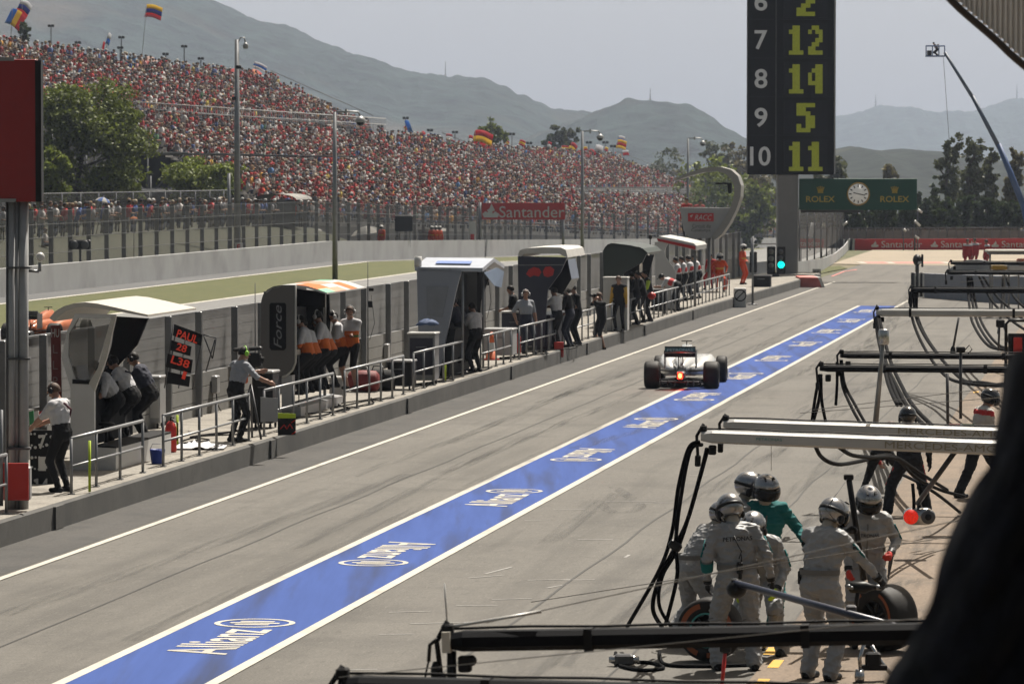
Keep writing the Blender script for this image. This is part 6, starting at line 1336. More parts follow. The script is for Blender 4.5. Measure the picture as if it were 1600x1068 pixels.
hs('third hose from the silver beam curving left at the bottom', [(1105, 700, 43.5), (1095, 740, 43.6), (1075, 810, 43.7), (1057, 850, 43.7), (1030, 905, 43.8), (1020, 950, 44), (1034, 978, 44.6)], .024)
hs('fourth hose looping down beside the leaning crew member', [(1106, 702, 43.6), (1090, 760, 43.6), (1062, 850, 43.7), (1035, 900, 43.9), (1030, 945, 44.1), (1050, 980, 44.8)], .02)
tag(MB().mat(m_black).box(D(1055, 852, 43.7), (.14, .1, .1), Matrix.Rotation(R(35), 3, 'Y'), .02).build('hose_clip'), 'black clip holding the four hoses together', 'clip')
hs('hose lying in a loop on the ground below the thick black beam', [G(962, 1022), G(965, 1040), G(1000, 1049), G(1036, 1046), G(1020, 1038), G(985, 1036)], .02); hs('hose lying along the ground towards the crew', [G(1030, 1020), G(1040, 1040), G(1100, 1043), G(1170, 1041)], .02)
t = thing('hose_coupling', 'dark metal hose coupling block on the asphalt', 'coupling', G(975, 1040)); MB().mat(m_dgry).box((0, 0, .07), (.2, .12, .12), None, .02).build('coupling_block', t); MB().mat(m_alu).lathe([(.03, -.16), (.045, -.12), (.045, .12), (.03, .16)], (0, 0, .07), 'X', 12).build('coupling_collar', t)
for lb, pts in (('hose hanging from the tip of the lower black beam, outer', [(1281, 585, 59.8), (1274, 620, 60), (1269, 656, 60.2)]), ('hose hanging from the tip of the lower black beam, inner pair left', [(1283, 585, 59.8), (1280, 622, 60), (1271, 658, 60.2)]), ('hose hanging from the tip of the lower black beam, inner pair right', [(1283, 590, 59.8), (1284, 625, 60), (1290, 658, 60.2)]), ('short chain like hose end below the upper black beam', [(1308, 565, 64.3), (1308, 600, 64.3), (1306, 633, 64.3)]), ('hose curving down right from the upper black beam tip, outer', [(1314, 562, 64.3), (1316, 600, 64.2), (1330, 635, 63.5), (1346, 664, 63)]), ('hose curving down right from the upper black beam tip, inner', [(1315, 562, 64.3), (1320, 600, 64.2), (1336, 632, 63.5), (1354, 664, 63)]),
    ('hose from the pale beam tip sweeping to the black helmet, first', [(1370, 495, 82.7), (1371, 520, 82), (1378, 555, 80), (1388, 600, 74), (1402, 632, 68)]), ('hose from the pale beam tip sweeping to the black helmet, second', [(1372, 495, 82.7), (1374, 525, 82), (1384, 565, 80), (1396, 605, 74), (1408, 632, 68)]), ('hose from the pale beam tip sweeping far right, first', [(1371, 495, 82.7), (1382, 560, 80), (1402, 605, 74), (1420, 638, 68), (1444, 664, 64)]), ('hose from the pale beam tip sweeping far right, second', [(1373, 495, 82.7), (1390, 560, 80), (1410, 605, 74), (1428, 635, 68), (1456, 664, 64)]),
    ('hose bundle at the tip of the lower distant beam, first strand', [(1426, 455, 99.5), (1424, 490, 99.5), (1440, 535, 97), (1470, 580, 92), (1505, 598, 86), (1590, 604, 80)]), ('hose bundle at the tip of the lower distant beam, second strand', [(1429, 455, 99.5), (1430, 490, 99.5), (1448, 530, 97), (1484, 575, 92), (1520, 600, 86), (1590, 598, 80)]), ('hose bundle at the tip of the lower distant beam, third strand', [(1433, 455, 99.5), (1434, 495, 99.5), (1456, 540, 97), (1500, 590, 92), (1540, 598, 86), (1590, 606, 80)]), ('hose bundle at the tip of the lower distant beam, short strand', [(1423, 455, 99.5), (1422, 470, 99.5), (1424, 484, 99.5)]),
    ('hose falling from the upper distant beam into a long arc, first', [(1512, 432, 113), (1514, 470, 112), (1520, 505, 106), (1545, 540, 98), (1580, 546, 92)]), ('hose falling from the upper distant beam into a long arc, second', [(1515, 432, 113), (1520, 475, 112), (1530, 510, 106), (1556, 543, 98), (1590, 546, 92)]), ('hose falling from the upper distant beam into a long arc, third', [(1518, 432, 113), (1526, 480, 112), (1540, 515, 106), (1566, 542, 98), (1600, 540, 92)]),
    ('hose slanting right across the low wall, first', [(1530, 432, 113), (1550, 470, 112), (1580, 500, 108), (1610, 520, 105)]), ('hose slanting right across the low wall, second', [(1536, 432, 113), (1560, 465, 112), (1600, 500, 108)]), ('hose slanting right across the low wall, third', [(1572, 432, 113), (1582, 460, 112), (1600, 480, 110)]), ('hose dropping straight over the low wall', [(1567, 432, 113), (1566, 470, 112), (1560, 520, 110)]),
    ('hose looping below the silver beams, lower curve', [(1274, 696, 45), (1285, 715, 46), (1310, 725, 47), (1345, 720, 49), (1375, 712, 51), (1400, 714, 52), (1440, 740, 55), (1480, 765, 57)]), ('hose looping below the silver beams, upper curve', [(1308, 696, 45), (1330, 710, 46), (1360, 714, 48), (1400, 716, 52), (1430, 745, 55), (1470, 765, 57), (1508, 775, 58)]),
    ('hose trailing from the striding crew member to the right', [(1412, 742, 60), (1440, 756, 59), (1470, 776, 60), (1500, 800, G(1500, 805).y)]), ('hose hanging straight beside the red release light', [(1426, 755, 55), (1428, 780, 55), (1428, 795, 55)])):
    hs(lb, pts, .024 if pts[0][2] < 70 else .036)
# release lights and poles
t = thing('release_light', 'silver pill shaped signal with a red lit lamp on a black boom', 'signal light', D(1436, 806, 56)); s_ = t.location; P = lambda x, y, k=0: D(x, y, 56 + k) - s_; kx = 56 / FPX
b = MB().mat(m_alu); rs = []
for y, k in ((-.1, .85), (-.08, 1), (.08, 1), (.1, .85)): rs.append([(x0 * 12 * kx + math.cos(a) * 13 * kx * k, y, math.sin(a) * 13 * kx * k) for x0, a in [(1, a) for a in np.linspace(-math.pi / 2, math.pi / 2, 10)] + [(-1, a) for a in np.linspace(math.pi / 2, math.pi * 1.5, 10)]])
b.rings(rs); b.build('lamp_housing', t)
MB().mat(M('lit red lamp', (.7, .02, .01), .4, var=.6, scale=45, emit=(1, .03, .01), es=.35)).lathe([(11.5 * kx, 0), (11.5 * kx, -.02)], (-14 * kx, -.1, 0), 'Y', 24).build('red_lamp', t); b = MB().mat(m_dgry).lathe([(11 * kx, 0), (11 * kx, -.02), (7 * kx, -.03)], (13 * kx, -.1, 0), 'Y', 24); b.mat(m_black).lathe([(5 * kx, 0), (5 * kx, -.04)], (13 * kx, -.1, 0), 'Y', 16); b.build('dark_lamp', t)
b = MB().mat(m_black).tube([P(1436, 793), P(1436, 784)], .03, 8).tube([P(1434, 786), P(1498, 697, -2)], .035, 8); b.build('boom', t)
t = thing('signal_pole', 'slim steel pole capped with a shiny silver canister', 'pole', D(1367, 672, 46.6)); s_ = t.location
q = D(1381, 524, 46.2) - s_; MB().mat(m_steel).tube([(0, 0, 0), q], [.035, .02], 8).build('pole', t); MB().mat(m_alu).lathe([(.05, -.1), (.06, -.08), (.06, .05), (.05, .07)], q, 'Z', 18).build('canister', t)
for x0, y0, x1, y1, Z, lb in ((1480, 583, 1481, 662, 58, 'thin vertical rod left of the taller one under the black beams'), (1501, 548, 1501, 654, 58, 'taller thin vertical rod crossing the black beams'), (1498, 496, 1489, 545, 80, 'slanted rod below the pale beam with a dark disc'), (1562, 500, 1560, 548, 80, 'vertical rod below the clamp on the pale beam'), (1566, 500, 1578, 540, 80, 'slanting brace rod beside the clamp on the pale beam')):
    t = thing('hanging_rod', lb, 'rod', D(x0, y0, Z)); MB().mat(m_steeld).tube([(0, 0, 0), D(x1, y1, Z) - t.location], .022, 6).build('rod', t)
    if x0 == 1498: MB().mat(m_black).ball(D(1489, 550, Z) - t.location, (.055, .03, .13), 10, 8).build('disc', t)
    if x0 == 1562: MB().mat(m_black).box(D(1563, 505, Z) - t.location, (.16, .12, .16), None, .02).build('clamp', t)
    if x0 == 1501: MB().mat(m_black).box((0, 0, .02), (.12, .1, .08), None, .01).tube([(.05, 0, .0), (.12, 0, .08), (.16, 0, .02), (.1, 0, -.04)], .008, 5).build('bracket', t)
t = thing('boom_camera', 'dark camera head on the end of a navy boom pole in front of the crew', 'boom', D(1150, 917, 33)); s_ = t.location
MB().mat(M('navy boom paint', (.012, .018, .045), .35, .1)).tube([D(1146, 909, 33) - s_, D(1440, 990, 31) - s_], [.025, .034], 10).build('boom_tube', t)
MB().mat(m_black).ball(D(1151, 920, 33) - s_, (.085, .08, .075), 12, 8).box(D(1148, 909, 33) - s_, (.06, .06, .06), None, .01).build('camera_head', t); MB().mat(m_steeld).box(D(1330, 955, 31.8) - s_, (.08, .09, .1), None, .01).build('clamp', t)
t = thing('marker_stick', 'red stick standing up below the thick black beam', 'stick', G(1126, 1090)); MB().mat(m_org if False else m_redv).tube([(0, 0, 0), D(1133, 1018, t.location.y) - t.location], .02, 6).build('stick', t); MB().mat(m_black).box(D(1134, 1012, t.location.y) - t.location, (.12, .08, .1), None, .02).build('stick_head', t)
t = thing('tool_box', 'low red and green tool box behind the silver beams', 'box', D(1500, 668, 60)); MB().mat(m_black).box((0, 0, -.1), (.42, .3, .3), None, .02).build('box_body', t); MB().mat(m_redv).box((-.1, -.155, .03), (.17, .01, .07)).build('red_label', t); MB().mat(M('green label', (.02, .15, .04), .6)).box((.1, -.155, .03), (.17, .01, .07)).build('green_label', t)
t = thing('pit_gate', 'tall red and black board in a frame at the right edge by the tan apron', 'board', D(1590, 552, 78)); MB().mat(m_redv).box((0, 0, .0), (.16, .06, .6)).build('red_panel', t); MB().mat(m_black).tube([(-.22, 0, -1.1), (-.22, 0, .55), (-.16, 0, .62), (.2, 0, .62)], .03, 8).box((.04, .05, 0), (.42, .04, .75)).build('frame', t)
# dark bundle between the legs of the crew
# ================================================================== LAMP POSTS, TOWERS, BIG LEFT POST
def camera_pole(label, px, ytop, v, kind='dome'):
    p = HV(px, ytop, v); u, vv = UV(p); g = H(u, vv) - .1; t = thing('camera_pole', label, 'pole', (p.x, p.y, g)); h = p.z - g
    MB().mat(m_steel).tube([(0, 0, 0), (0, 0, h)], [.14, .09], 8).build('pole', t)
    MB().mat(m_steel).tube([(0, 0, h), (.7, 0, h + .02), (1.15, 0, h), (1.25, 0, h - .2)], .045, 6).box((.55, 0, h), (.1, .1, .3)).build('arm', t)
    MB().mat(m_gry).lathe([(.1, .1), (.24, -.05), (.27, -.2)], (1.25, 0, h - .3), 'Z', 14).build('dome_housing', t); MB().mat(m_scr).ball((1.25, 0, h - .52), (.2, .2, .17), 12, 8).build('dome_glass', t)
camera_pole('tall pole with dome camera arm, left of the black display board', 523, 175, -39); camera_pole('pole with dome camera between the red sponsor sign and the marshal tower', 910, 205, -39); camera_pole('pole with dome camera in front of the marshal tower', 1075, 216, -38)
p = HV(370, 62, -48.8); u, vv = UV(p); t = thing('lamp_post', 'tallest grey lamp post in front of the large grandstand', 'lamp post', (p.x, p.y, .0)); h = p.z
MB().mat(m_steel).tube([(0, 0, 0), (0, 0, h)], [.2, .12], 8).build('pole', t); MB().mat(m_steel).tube([(0, 0, h - .3), (.2, 0, h + .1), (.42, 0, h + .1), (.48, 0, h - .2)], .04, 6).build('arm', t); MB().mat(m_gry).lathe([(.04, .15), (.16, 0), (.12, -.2)], (.48, 0, h - .3), 'Z', 12).build('lamp_head', t); MB().mat(m_black).box((.1, -.1, h - 1.5), (.3, .2, .2), None, .03).box((-.15, -.1, h - 3.2), (.25, .2, .2), None, .03).build('camera', t)
t = thing('lamp_post', 'plain thinner pole just left of the tallest lamp post', 'lamp post', HV(358, 392, -48.8)); MB().mat(m_steel).tube([(0, 0, 0), (0, 0, 4.2)], .09, 6).build('pole', t)
# spectators' floodlights and loudspeakers on the skyline
for i, (x, y, yb) in enumerate([(80, 42, 92), (190, 60, 95), (44, 57, 85), (122, 68, 95), (188, 76, 90), (288, 74, 104), (259, 86, 105), (314, 93, 112), (570, 186, 212), (594, 199, 220), (634, 186, 215), (672, 205, 225), (711, 208, 235), (800, 211, 245), (827, 225, 245), (920, 224, 245), (946, 224, 245), (958, 230, 245), (1103, 380, 381)][:18]):
    Yd = 430 if x < 400 else (560 if x < 750 else 630); b0 = D(x, yb, Yd); h = (D(x, y, Yd) - b0).z; s_ = Yd / FPX
    t = thing('floodlight_pole', f"loudspeaker pole number {i+1} counted along the skyline from the left" if False else 'twin loudspeaker pole on the skyline above the crowd', 'pole', b0, 0, 'loudspeaker poles along the top of the stands')
    MB().mat(m_steeld).tube([(0, 0, -1.5), (0, 0, h)], .06, 5).build('pole', t); [MB().mat(m_blackm).box((k * 2.6 * s_, -.1, h + 1.5 * s_), (4.6 * s_, .4, 4 * s_), Matrix.Rotation(R(8 * k), 3, 'Y'), .05).build('speaker', t) for k in (-1, 1)]
# big left post with red panel
t = thing('panel_post', 'thick grey multi-tube steel post carrying a large dark red panel at the left edge', 'sign post', G(27, 795, PZ)); s_ = t.location; Z0 = s_.y
P = lambda x, y, k=0: D(x, y, Z0 + k) - s_
m_post = M('light post steel', (.42, .42, .42), .5, .2, var=.15, scale=3)
for x, r_, m_ in ((12, .025, m_steeld), (18, .05, m_post), (26, .05, m_post), (31, .02, m_steeld), (37, .07, m_post), (23, .03, m_steeld)): MB().mat(m_).tube([P(x, 797, .03 * (x % 3)), P(x, 312, .03 * (x % 3))], r_, 8).build('post_tube', t)
[MB().mat(m_steeld).box((P(14, y) + P(45, y)) / 2, (.34, .2, .03)).build('post_clamp', t) for y in (418, 560, 700)]
dr = M('deep red panel', (.30, .004, .006), .45, var=.06); c0, c1 = P(-90, 315), P(58, 93); MB().mat(dr).box(((c0 + c1) / 2), (c1.x - c0.x, .25, c1.z - c0.z), None, .01).build('red_panel', t); MB().mat(m_black).box((P(61.5, 315) + P(61.5, 95)) / 2, (.085, .28, (P(0, 95) - P(0, 315)).z)).build('panel_edge', t); MB().mat(m_steel).box(P(4, 313), (.42, .3, .05)).box(P(4, 93), (.36, .28, .05)).build('panel_rail', t)
MB().mat(m_steel).tube([P(45, 423), P(61, 424)], .022, 6).tube([P(62, 424), P(62, 410)], .025, 6).build('camera_arm', t); MB().mat(m_wht).ball(P(63, 401), (.062, .062, .065), 14, 8).build('camera_dome', t)
t = thing('red_board', 'bright red square board with a white case behind, at the foot of the left post', 'board', G(24, 790, PZ)); s_ = t.location; P = lambda x, y, k=0: D(x, y, s_.y + k) - s_
MB().mat(m_redv).box((P(25, 752, -1.2)), (.36, .03, .53), None, .005).build('board', t); MB().mat(m_gry).box(P(34, 754, -.9), (.26, .25, .5), None, .03).build('white_case', t); MB().mat(m_steel).tube([P(2, 640, -1.2), P(2, 790, -1.2)], .03, 6).build('stand_leg', t)
# pit boards at the first stands
def board_px(name, label, pts, U, th, m, parent=None, cat='board'):
    o = MB().mat(m).prism([PU(x, y, U) for x, y in pts], ALONG * th).build(name, parent)
    return tag(o, label, cat) if not parent else o
t = thing('pit_board', 'black lap board with glowing red PAUL lettering leaning on the mesh fence', 'pit board'); Ub = 76.5
for k, pts in enumerate(([(272, 506), (316, 522), (314, 540), (270, 524)], [(268, 531), (299, 541), (297, 556), (266, 547)], [(262, 552), (301, 562), (298, 583), (259, 573)], [(262, 580), (297, 588), (295, 604), (260, 598)])): board_px('letter_slat', None, pts, Ub, .03, m_blackm, t)
b = MB().mat(m_steeld); [b.tube([PU(x0, y0, Ub + .06), PU(x1, y1, Ub + .06)], .012, 5) for x0, y0, x1, y1 in ((271, 504, 257, 606), (317, 520, 301, 608), (292, 512, 279, 606))]; b.build('slat_rails', t)
m_lr = M('red board characters', (.8, .04, .02), .5, emit=(1, .08, .03), es=.12); rt_ = (PU(314, 525, Ub) - PU(275, 512, Ub)).normalized(); ru = ACR.cross(rt_); ru = (ZU - rt_ * ZU.dot(rt_)).normalized()
text('PAUL', PU(293, 525.5, Ub - .02), rt_, ru, .15, m_lr, 'lettering', t, width=.42, bold=.02); text('28', PU(284, 543, Ub - .02), rt_, ru, .14, m_lr, 'lettering', t, width=.2, bold=.02); text('L38', PU(282, 565, Ub - .02), rt_, ru, .15, m_lr, 'lettering', t, width=.36, bold=.02); text('1', PU(288, 586, Ub - .02), rt_, ru, .15, m_lr, 'lettering', t, width=.07, bold=.02)
b = MB().mat(m_steeld); [b.tube([PU(x0, y0, Ub + .1), PU(x1, y1, Ub + .1)], .014, 5) for x0, y0, x1, y1 in ((316, 522, 338, 528), (338, 528, 332, 560), (332, 560, 318, 523), (322, 580, 336, 530), (262, 600, 276, 508))]; b.build('board_frame', t)
t = thing('pit_board', 'tall narrow red board with white vertical letters on the fence left of the cream stand', 'pit board'); Ub = 66.2
board_px('board', None, [(79, 508), (94, 508), (96, 622), (81, 624)], Ub, .03, M('faded red board', (.2, .03, .025), .7), t)
for k, ch in enumerate(('HU', 'L', 'L', 'P')): text(ch, PU(86.5, 520 + k * 25, Ub - .01), ACR, ZU, .14, m_wht if k == 0 else M('dull board letters', (.33, .22, .2), .7), 'lettering', t, width=.13 if k == 0 else .08)
t = thing('board_stand', 'black rack of perforated board numbers with a green white red panel, before the man at the railing', 'rack'); Ub = 62.6
t['label'] = 'black perforated number rack with a green white red panel beside the left post'
board_px('rack_panel', None, [(46, 672), (82, 672), (84, 772), (48, 778)], Ub, .05, m_blackm, t)
for k, m_ in enumerate((M('flag green', (.02, .25, .08), .6), m_wht, m_sred, m_wht)): MB().mat(m_).prism([PU(x, y, Ub - .02) for x, y in ((45 + k * 8, 643), (52 + k * 8, 641), (53 + k * 8, 664), (46 + k * 8, 667))], ALONG * .03).build('flag_panel', t)
rg = random.Random(4); b = MB().mat(m_wht)
for k in range(26): c = PU(49 + (k % 6) * 6 + rg.uniform(-1, 1), 680 + (k // 6) * 17 + rg.uniform(-3, 3), Ub - .01); b.lathe([(rg.uniform(.012, .028), -.004), (.012, -.008)], c, 'Y', 8)
b.build('white_pegs', t)
for k, s_ in enumerate(('7', '1', '14')): text(s_, PU(66, 690 + k * 34, Ub - .012), ACR, ZU, .22, m_wht, 'lettering', t, width=.12 if len(s_) == 1 else .2, bold=.03)
# television camera
t = thing('television_camera', 'black television camera on a tripod in front of the man with lime ear defenders', 'camera', G(398, 686, PZ)); s_ = t.location; P = lambda x, y, k=0: D(x, y, s_.y + k) - s_
MB().mat(m_black).box(P(387, 545), (.52, .2, .07), Matrix.Rotation(R(-4), 3, 'Y'), .02).box(P(398, 562), (.24, .22, .26), None, .03).box(P(392, 578), (.16, .2, .14), None, .02).build('camera_body', t); MB().mat(m_blackm).tube([P(402, 560), P(412, 563)], .06, 10).build('lens', t); MB().mat(m_org).box(P(384, 590), (.08, .1, .2), None, .02).build('battery', t)
b = MB().mat(m_steeld); [b.tube([P(392, 600), P(392 + dx, 686, dy)], .022, 6) for dx, dy in ((-22, -.2), (16, -.3), (2, .5))]; b.build('tripod', t)
# carts, cases, cones, extinguishers ... (x, y foot; w, d, h in metres)
def cart(label, x, y, w_, d_, h_, body, top=None, legs=True, name='equipment_cart', front=None, cat='cart'):
    t = thing(name, label, cat, G(x, y, PZ), -LA); z0 = .1 if legs else 0
    MB().mat(body).box((0, 0, z0 + (h_ - z0) / 2), (w_, d_, h_ - z0), None, .02).build('cabinet', t)
    if top: MB().mat(top).box((0, 0, h_ + .02), (w_ + .04, d_ + .04, .05), None, .015).build('lid', t)
    if front: MB().mat(front).box((0, -d_ / 2 - .004, z0 + (h_ - z0) * .52), (w_ * .86, .012, (h_ - z0) * .8)).build('door', t)
    MB().mat(m_steel).tube([(-w_ * .2, -d_ / 2 - .03, h_ * .75), (w_ * .2, -d_ / 2 - .03, h_ * .75)], .012, 5).build('handle', t)
    if legs:
        for sx in (-1, 1):
            for sy in (-1, 1): MB().mat(m_black).lathe([(.03, -.02), (.05, -.015), (.05, .015), (.03, .02)], (sx * (w_ / 2 - .06), sy * (d_ / 2 - .06), .05), 'X', 10).build('castor', t)
    return t
cart('tall black cabinet with a light top left of the rounded stand', 415, 668, .40, .6, 1.05, m_black, m_gry); cart('white box on a stand right of the three men at the cream stand', 241, 668, .34, .5, .95, m_gry, m_gry, True, front=m_wht)
cart('tall navy cabinet with silver frame in front of the silver blue stand', 662, 600, .62, .6, 1.15, m_steel, m_wht, front=M('navy door', (.012, .014, .035), .3)); cart('low black bin with grey lid beside the kit bags', 628, 608, .55, .6, .62, m_black, m_gry); cart('silver grey case on the floor right of the man in white', 782, 560, .75, .8, .75, m_gry, m_gry); cart('navy cabinet with pale top behind the man in the grey shirt', 806, 545, .7, .6, 1.0, m_nv, m_wht); cart('tall white cabinet beside the man with yellow stripes', 963, 516, .74, .5, 1.6, m_wht, m_wht, False, name='cabinet', cat='cabinet'); cart('white box pedestal right of the rounded stand base', 528, 628, .3, .4, .5, m_gry, m_wht); cart('black speaker box at the far end of the dark green stand', 1030, 490, .5, .5, .8, m_black, m_dgry); cart('small black case against the low white wall', 1190, 448, .8, .5, .45, m_black, m_dgry, False, name='case', cat='case')
for x, y, m_, lb in ((568, 612, M('dark red kit bag', (.2, .01, .01), .7), 'dark red kit bag on the platform right of the rounded stand'), (592, 610, m_blackm, 'black kit bag beside the dark red one')):
    t = thing('kit_bag', lb, 'bag', G(x, y, PZ), -LA); b = MB().mat(m_).rings([[(xx, math.cos(a) * .24 * k, .24 + math.sin(a) * .24 * k) for a in np.linspace(0, 2 * math.pi, 13)[:-1]] for xx, k in ((-.34, .7), (-.28, .95), (0, 1), (.28, .95), (.34, .7))]); b.build('bag_body', t); MB().mat(m_black).tube([(-.15, -.2, .35), (-.1, -.1, .55), (.1, -.1, .55), (.15, -.2, .35)], .015, 5).build('strap', t)
for x, y, lb in ((267, 706, 'red fire extinguisher behind the railing before the camera tripod'), (1103 / 4.444 + 560, 552, 'small white and red extinguisher left of the man in the grey shirt'), (1133, 452, 'red fire extinguisher beside the seated marshals')):
    t = thing('fire_extinguisher', lb, 'extinguisher', G(x, y, PZ)); MB().mat(m_redv).lathe([(.09, 0), (.1, .03), (.1, .42), (.07, .5), (.03, .54)], (0, 0, 0), 'Z', 16).build('cylinder', t); MB().mat(m_black).tube([(0, 0, .54), (0, 0, .6), (.06, 0, .6)], .016, 6).tube([(.0, 0, .57), (.12, 0, .5), (.11, 0, .2)], .012, 6).build('valve_hose', t)
t = thing('traffic_cone', 'red and white traffic cone behind the short railing', 'traffic cone', G(768, 562, PZ)); MB().mat(m_org).lathe([(.17, .02), (.13, .05), (.11, .25)], (0, 0, 0), 'Z', 16).lathe([(.075, .45), (.03, .72)], (0, 0, 0), 'Z', 16).build('cone_body', t); MB().mat(m_wht).lathe([(.11, .25), (.075, .45)], (0, 0, 0), 'Z', 16, cap=False).build('white_band', t); MB().mat(m_redv).box((0, 0, .015), (.4, .4, .03)).build('base', t)
for x, y0, y1, m_, lb in ((140, 688, 768, m_yelv, 'lime strip tied along a post of the first railing'), (277, 648, 695, m_yelv, 'lime strip on the second railing'), (696, 568, 594, m_yelv, 'yellow strip with red middle on the railing by the silver blue stand'), (1044, 450, 480, m_yelv, 'lime strip on the long railing below the dark stand')):
    Zs = G(x, y1, PZ).y - .15; o = tag(MB().mat(m_).tube([D(x, y0, Zs), D(x, y1, Zs)], .022, 6).build('marker_strip'), lb, 'strip')
t = thing('notice_board', 'plain grey square board hanging on the railing before the rounded stand', 'board', G(421, 690, PZ)); s_ = t.location; P = lambda x, y, k=-.12: D(x, y, s_.y + k) - s_
MB().mat(m_gry).prism([P(407, 620), P(434, 622), P(434, 658), P(407, 659)], (0, .02, 0)).build('board', t); MB().mat(m_steel).tube([P(411, 619), P(411, 610)], .01, 5).tube([P(430, 620), P(430, 606)], .01, 5).build('hook', t)
t = thing('pit_sign', 'black sign with red scrawl and a lime strip along its top on the platform edge', 'sign', G(449, 680, PZ)); s_ = t.location; P = lambda x, y, k=-.22: D(x, y, s_.y + k) - s_
MB().mat(m_black).prism([P(434, 645), P(462, 646), P(462, 679), P(434, 680)], (0, .03, 0)).build('board', t); MB().mat(m_yelv).prism([P(434, 645, -.24), P(462, 646, -.24), P(462, 653, -.24), P(434, 653, -.24)], (0, .02, 0)).build('lime_strip', t)
b = MB().mat(m_redv); [b.tube([P(x0, y0, -.235), P(x1, y1, -.235)], .012, 4) for x0, y0, x1, y1 in ((438, 670, 444, 663), (444, 663, 448, 670), (448, 670, 453, 662), (453, 662, 457, 669), (455, 660, 461, 656), (456, 678, 462, 674))]; b.build('red_scrawl', t)
tag(MB().mat(m_redv).box(G(873, 545, PZ) + Vector((0, -.35, .0)), (.26, .05, .42), None, .01).build('red_box'), 'bright red board hung outside the kerb at the railing gap', 'board')
for (x, y) in ((972, 456), (1018, 462)): tag(MB().mat(m_redv).ball(D(x, y, G(x, 505, PZ).y - .4), (.14, .1, .12), 8, 6).build('red_hat'), 'red cap hanging by the white cabinet' if x < 1000 else 'red cap hanging on the long railing', 'cap')
t = thing('laundry_pile', 'crumpled white and blue sheet on the platform below the tripod', 'sheet', G(310, 700, PZ)); rg = np.random.default_rng(3); V = [((i - 6) * .08, (j - 5) * .1, .03 + .16 * max(0, math.sin(i * 1.7 + j * .9) * math.cos(j * 1.3 - i * .4)) * math.exp(-((i - 6) ** 2 + (j - 5) ** 2) / 22)) for j in range(11) for i in range(13)]
MB().mat(c_wht).add(V, [(j * 13 + i, j * 13 + i + 1, (j + 1) * 13 + i + 1, (j + 1) * 13 + i) for j in range(10) for i in range(12)], True).build('crumpled_sheet', t)
# traffic lights, prohibition sign, exit details
YT = 194.; t = thing('traffic_light', 'black pit exit traffic light showing green beside the grey column', 'traffic light', D(1213, 444, YT)); s_ = t.location; P = lambda x, y, k=0: D(x, y, YT + k) - s_; kx = YT / FPX
MB().mat(m_black).box(P(1205, 406.5), (13 * kx, .3, 43 * kx), None, .03).box(P(1220.5, 406.5), (13 * kx, .3, 43 * kx), None, .03).build('lamp_case', t); MB().mat(m_wht).box(P(1196, 381), (34 * kx, .1, .06)).build('top_bar', t)
for y in (393, 404, 414.5): MB().mat(M('unlit lamp', (.2, .19, .17), .3)).lathe([(4.4 * kx, 0), (4.4 * kx, -.04)], P(1205, y, -.16), 'Y', 16).build('unlit_lamp', t)
for y in (393, 403): MB().mat(m_dgry).lathe([(4 * kx, 0), (4 * kx, -.04)], P(1220, y, -.16), 'Y', 16).build('unlit_lamp', t)
MB().mat(M('lit green lamp', (.0, .8, .6), .4, emit=(.0, 1, .72), es=2.2)).lathe([(5.2 * kx, 0), (5.2 * kx, -.05)], P(1220.5, 413.5, -.17), 'Y', 20).build('green_lamp', t); MB().mat(m_steeld).box(P(1212, 436), (.3, .2, .6)).build('stand', t)
t = thing('signal_lamp_case', 'narrow black lamp panel left of the traffic light', 'signal light', D(1177, 440, 190)); MB().mat(m_black).box((0, 0, .9), (.33, .2, .95), None, .03).build('lamp_case', t); MB().mat(m_steel).tube([(-.1, -.05, .9), (-.1, -.05, 2.0)], .03, 6).build('mast', t)
t = thing('prohibition_sign', 'white block with black ring and diagonal bar sign at the kerb', 'sign', G(1156, 480, 0)); s_ = t.location; kx = s_.y / FPX; MB().mat(m_wht).box((0, 0, 15 * kx), (19 * kx, .5, 31 * kx), None, .03).build('block', t)
b = MB().mat(m_blackm); c = Vector((0, -.27, 19 * kx)); rr_ = [[c + Vector((math.cos(a) * r, 0, math.sin(a) * r)) for a in np.linspace(0, 2 * math.pi, 25)] for r in (9.5 * kx, 7.8 * kx)]; b.strip(*rr_); d_ = Vector((.7, 0, .7)); n_ = Vector((-.7, 0, .7)) * .8 * kx; b.quad(c - d_ * 8 * kx - n_, c + d_ * 8 * kx - n_, c + d_ * 8 * kx + n_, c - d_ * 8 * kx + n_); b.build('ring_symbol', t)
t = thing('exit_pole', 'thin steel pole standing on the kerb right of the prohibition sign', 'pole', G(1176, 476, 0)); MB().mat(m_steel).tube([(0, 0, 0), (0, 0, 2.7)], .045, 6).lathe([(.2, 0), (.2, .04)], (0, 0, 0), 'Z', 12).build('pole', t)
t = thing('impact_block', 'red impact block with white edge at the end of the platform', 'barrier', G(1252, 449)); s_ = t.location; P = lambda x, y, k=0: D(x, y, s_.y + k) - s_
MB().mat(m_redp).prism([P(1250, 449), P(1284, 449), P(1281, 440), P(1278, 433.5), P(1250, 433)], (0, 3.0, 0)).build('red_block', t); MB().mat(m_wht).prism([P(1284.2, 449), P(1289, 449), P(1283, 433.5), P(1278.6, 433.5)], (0, 2.9, 0)).build('white_edge', t)
t = thing('distance_sign', 'small grey sign reading 50 beside the column', 'sign', G(1276, 434)); kx = t.location.y / FPX; MB().mat(m_gry).box((0, 0, 8 * kx), (13 * kx, .08, 12 * kx)).build('board', t); text('50', (0, -.045, 8 * kx), (1, 0, 0), ZU, 6 * kx, m_black, 'lettering', t); MB().mat(m_steeld).box((0, .02, .03), (.1, .08, .2)).build('foot', t)
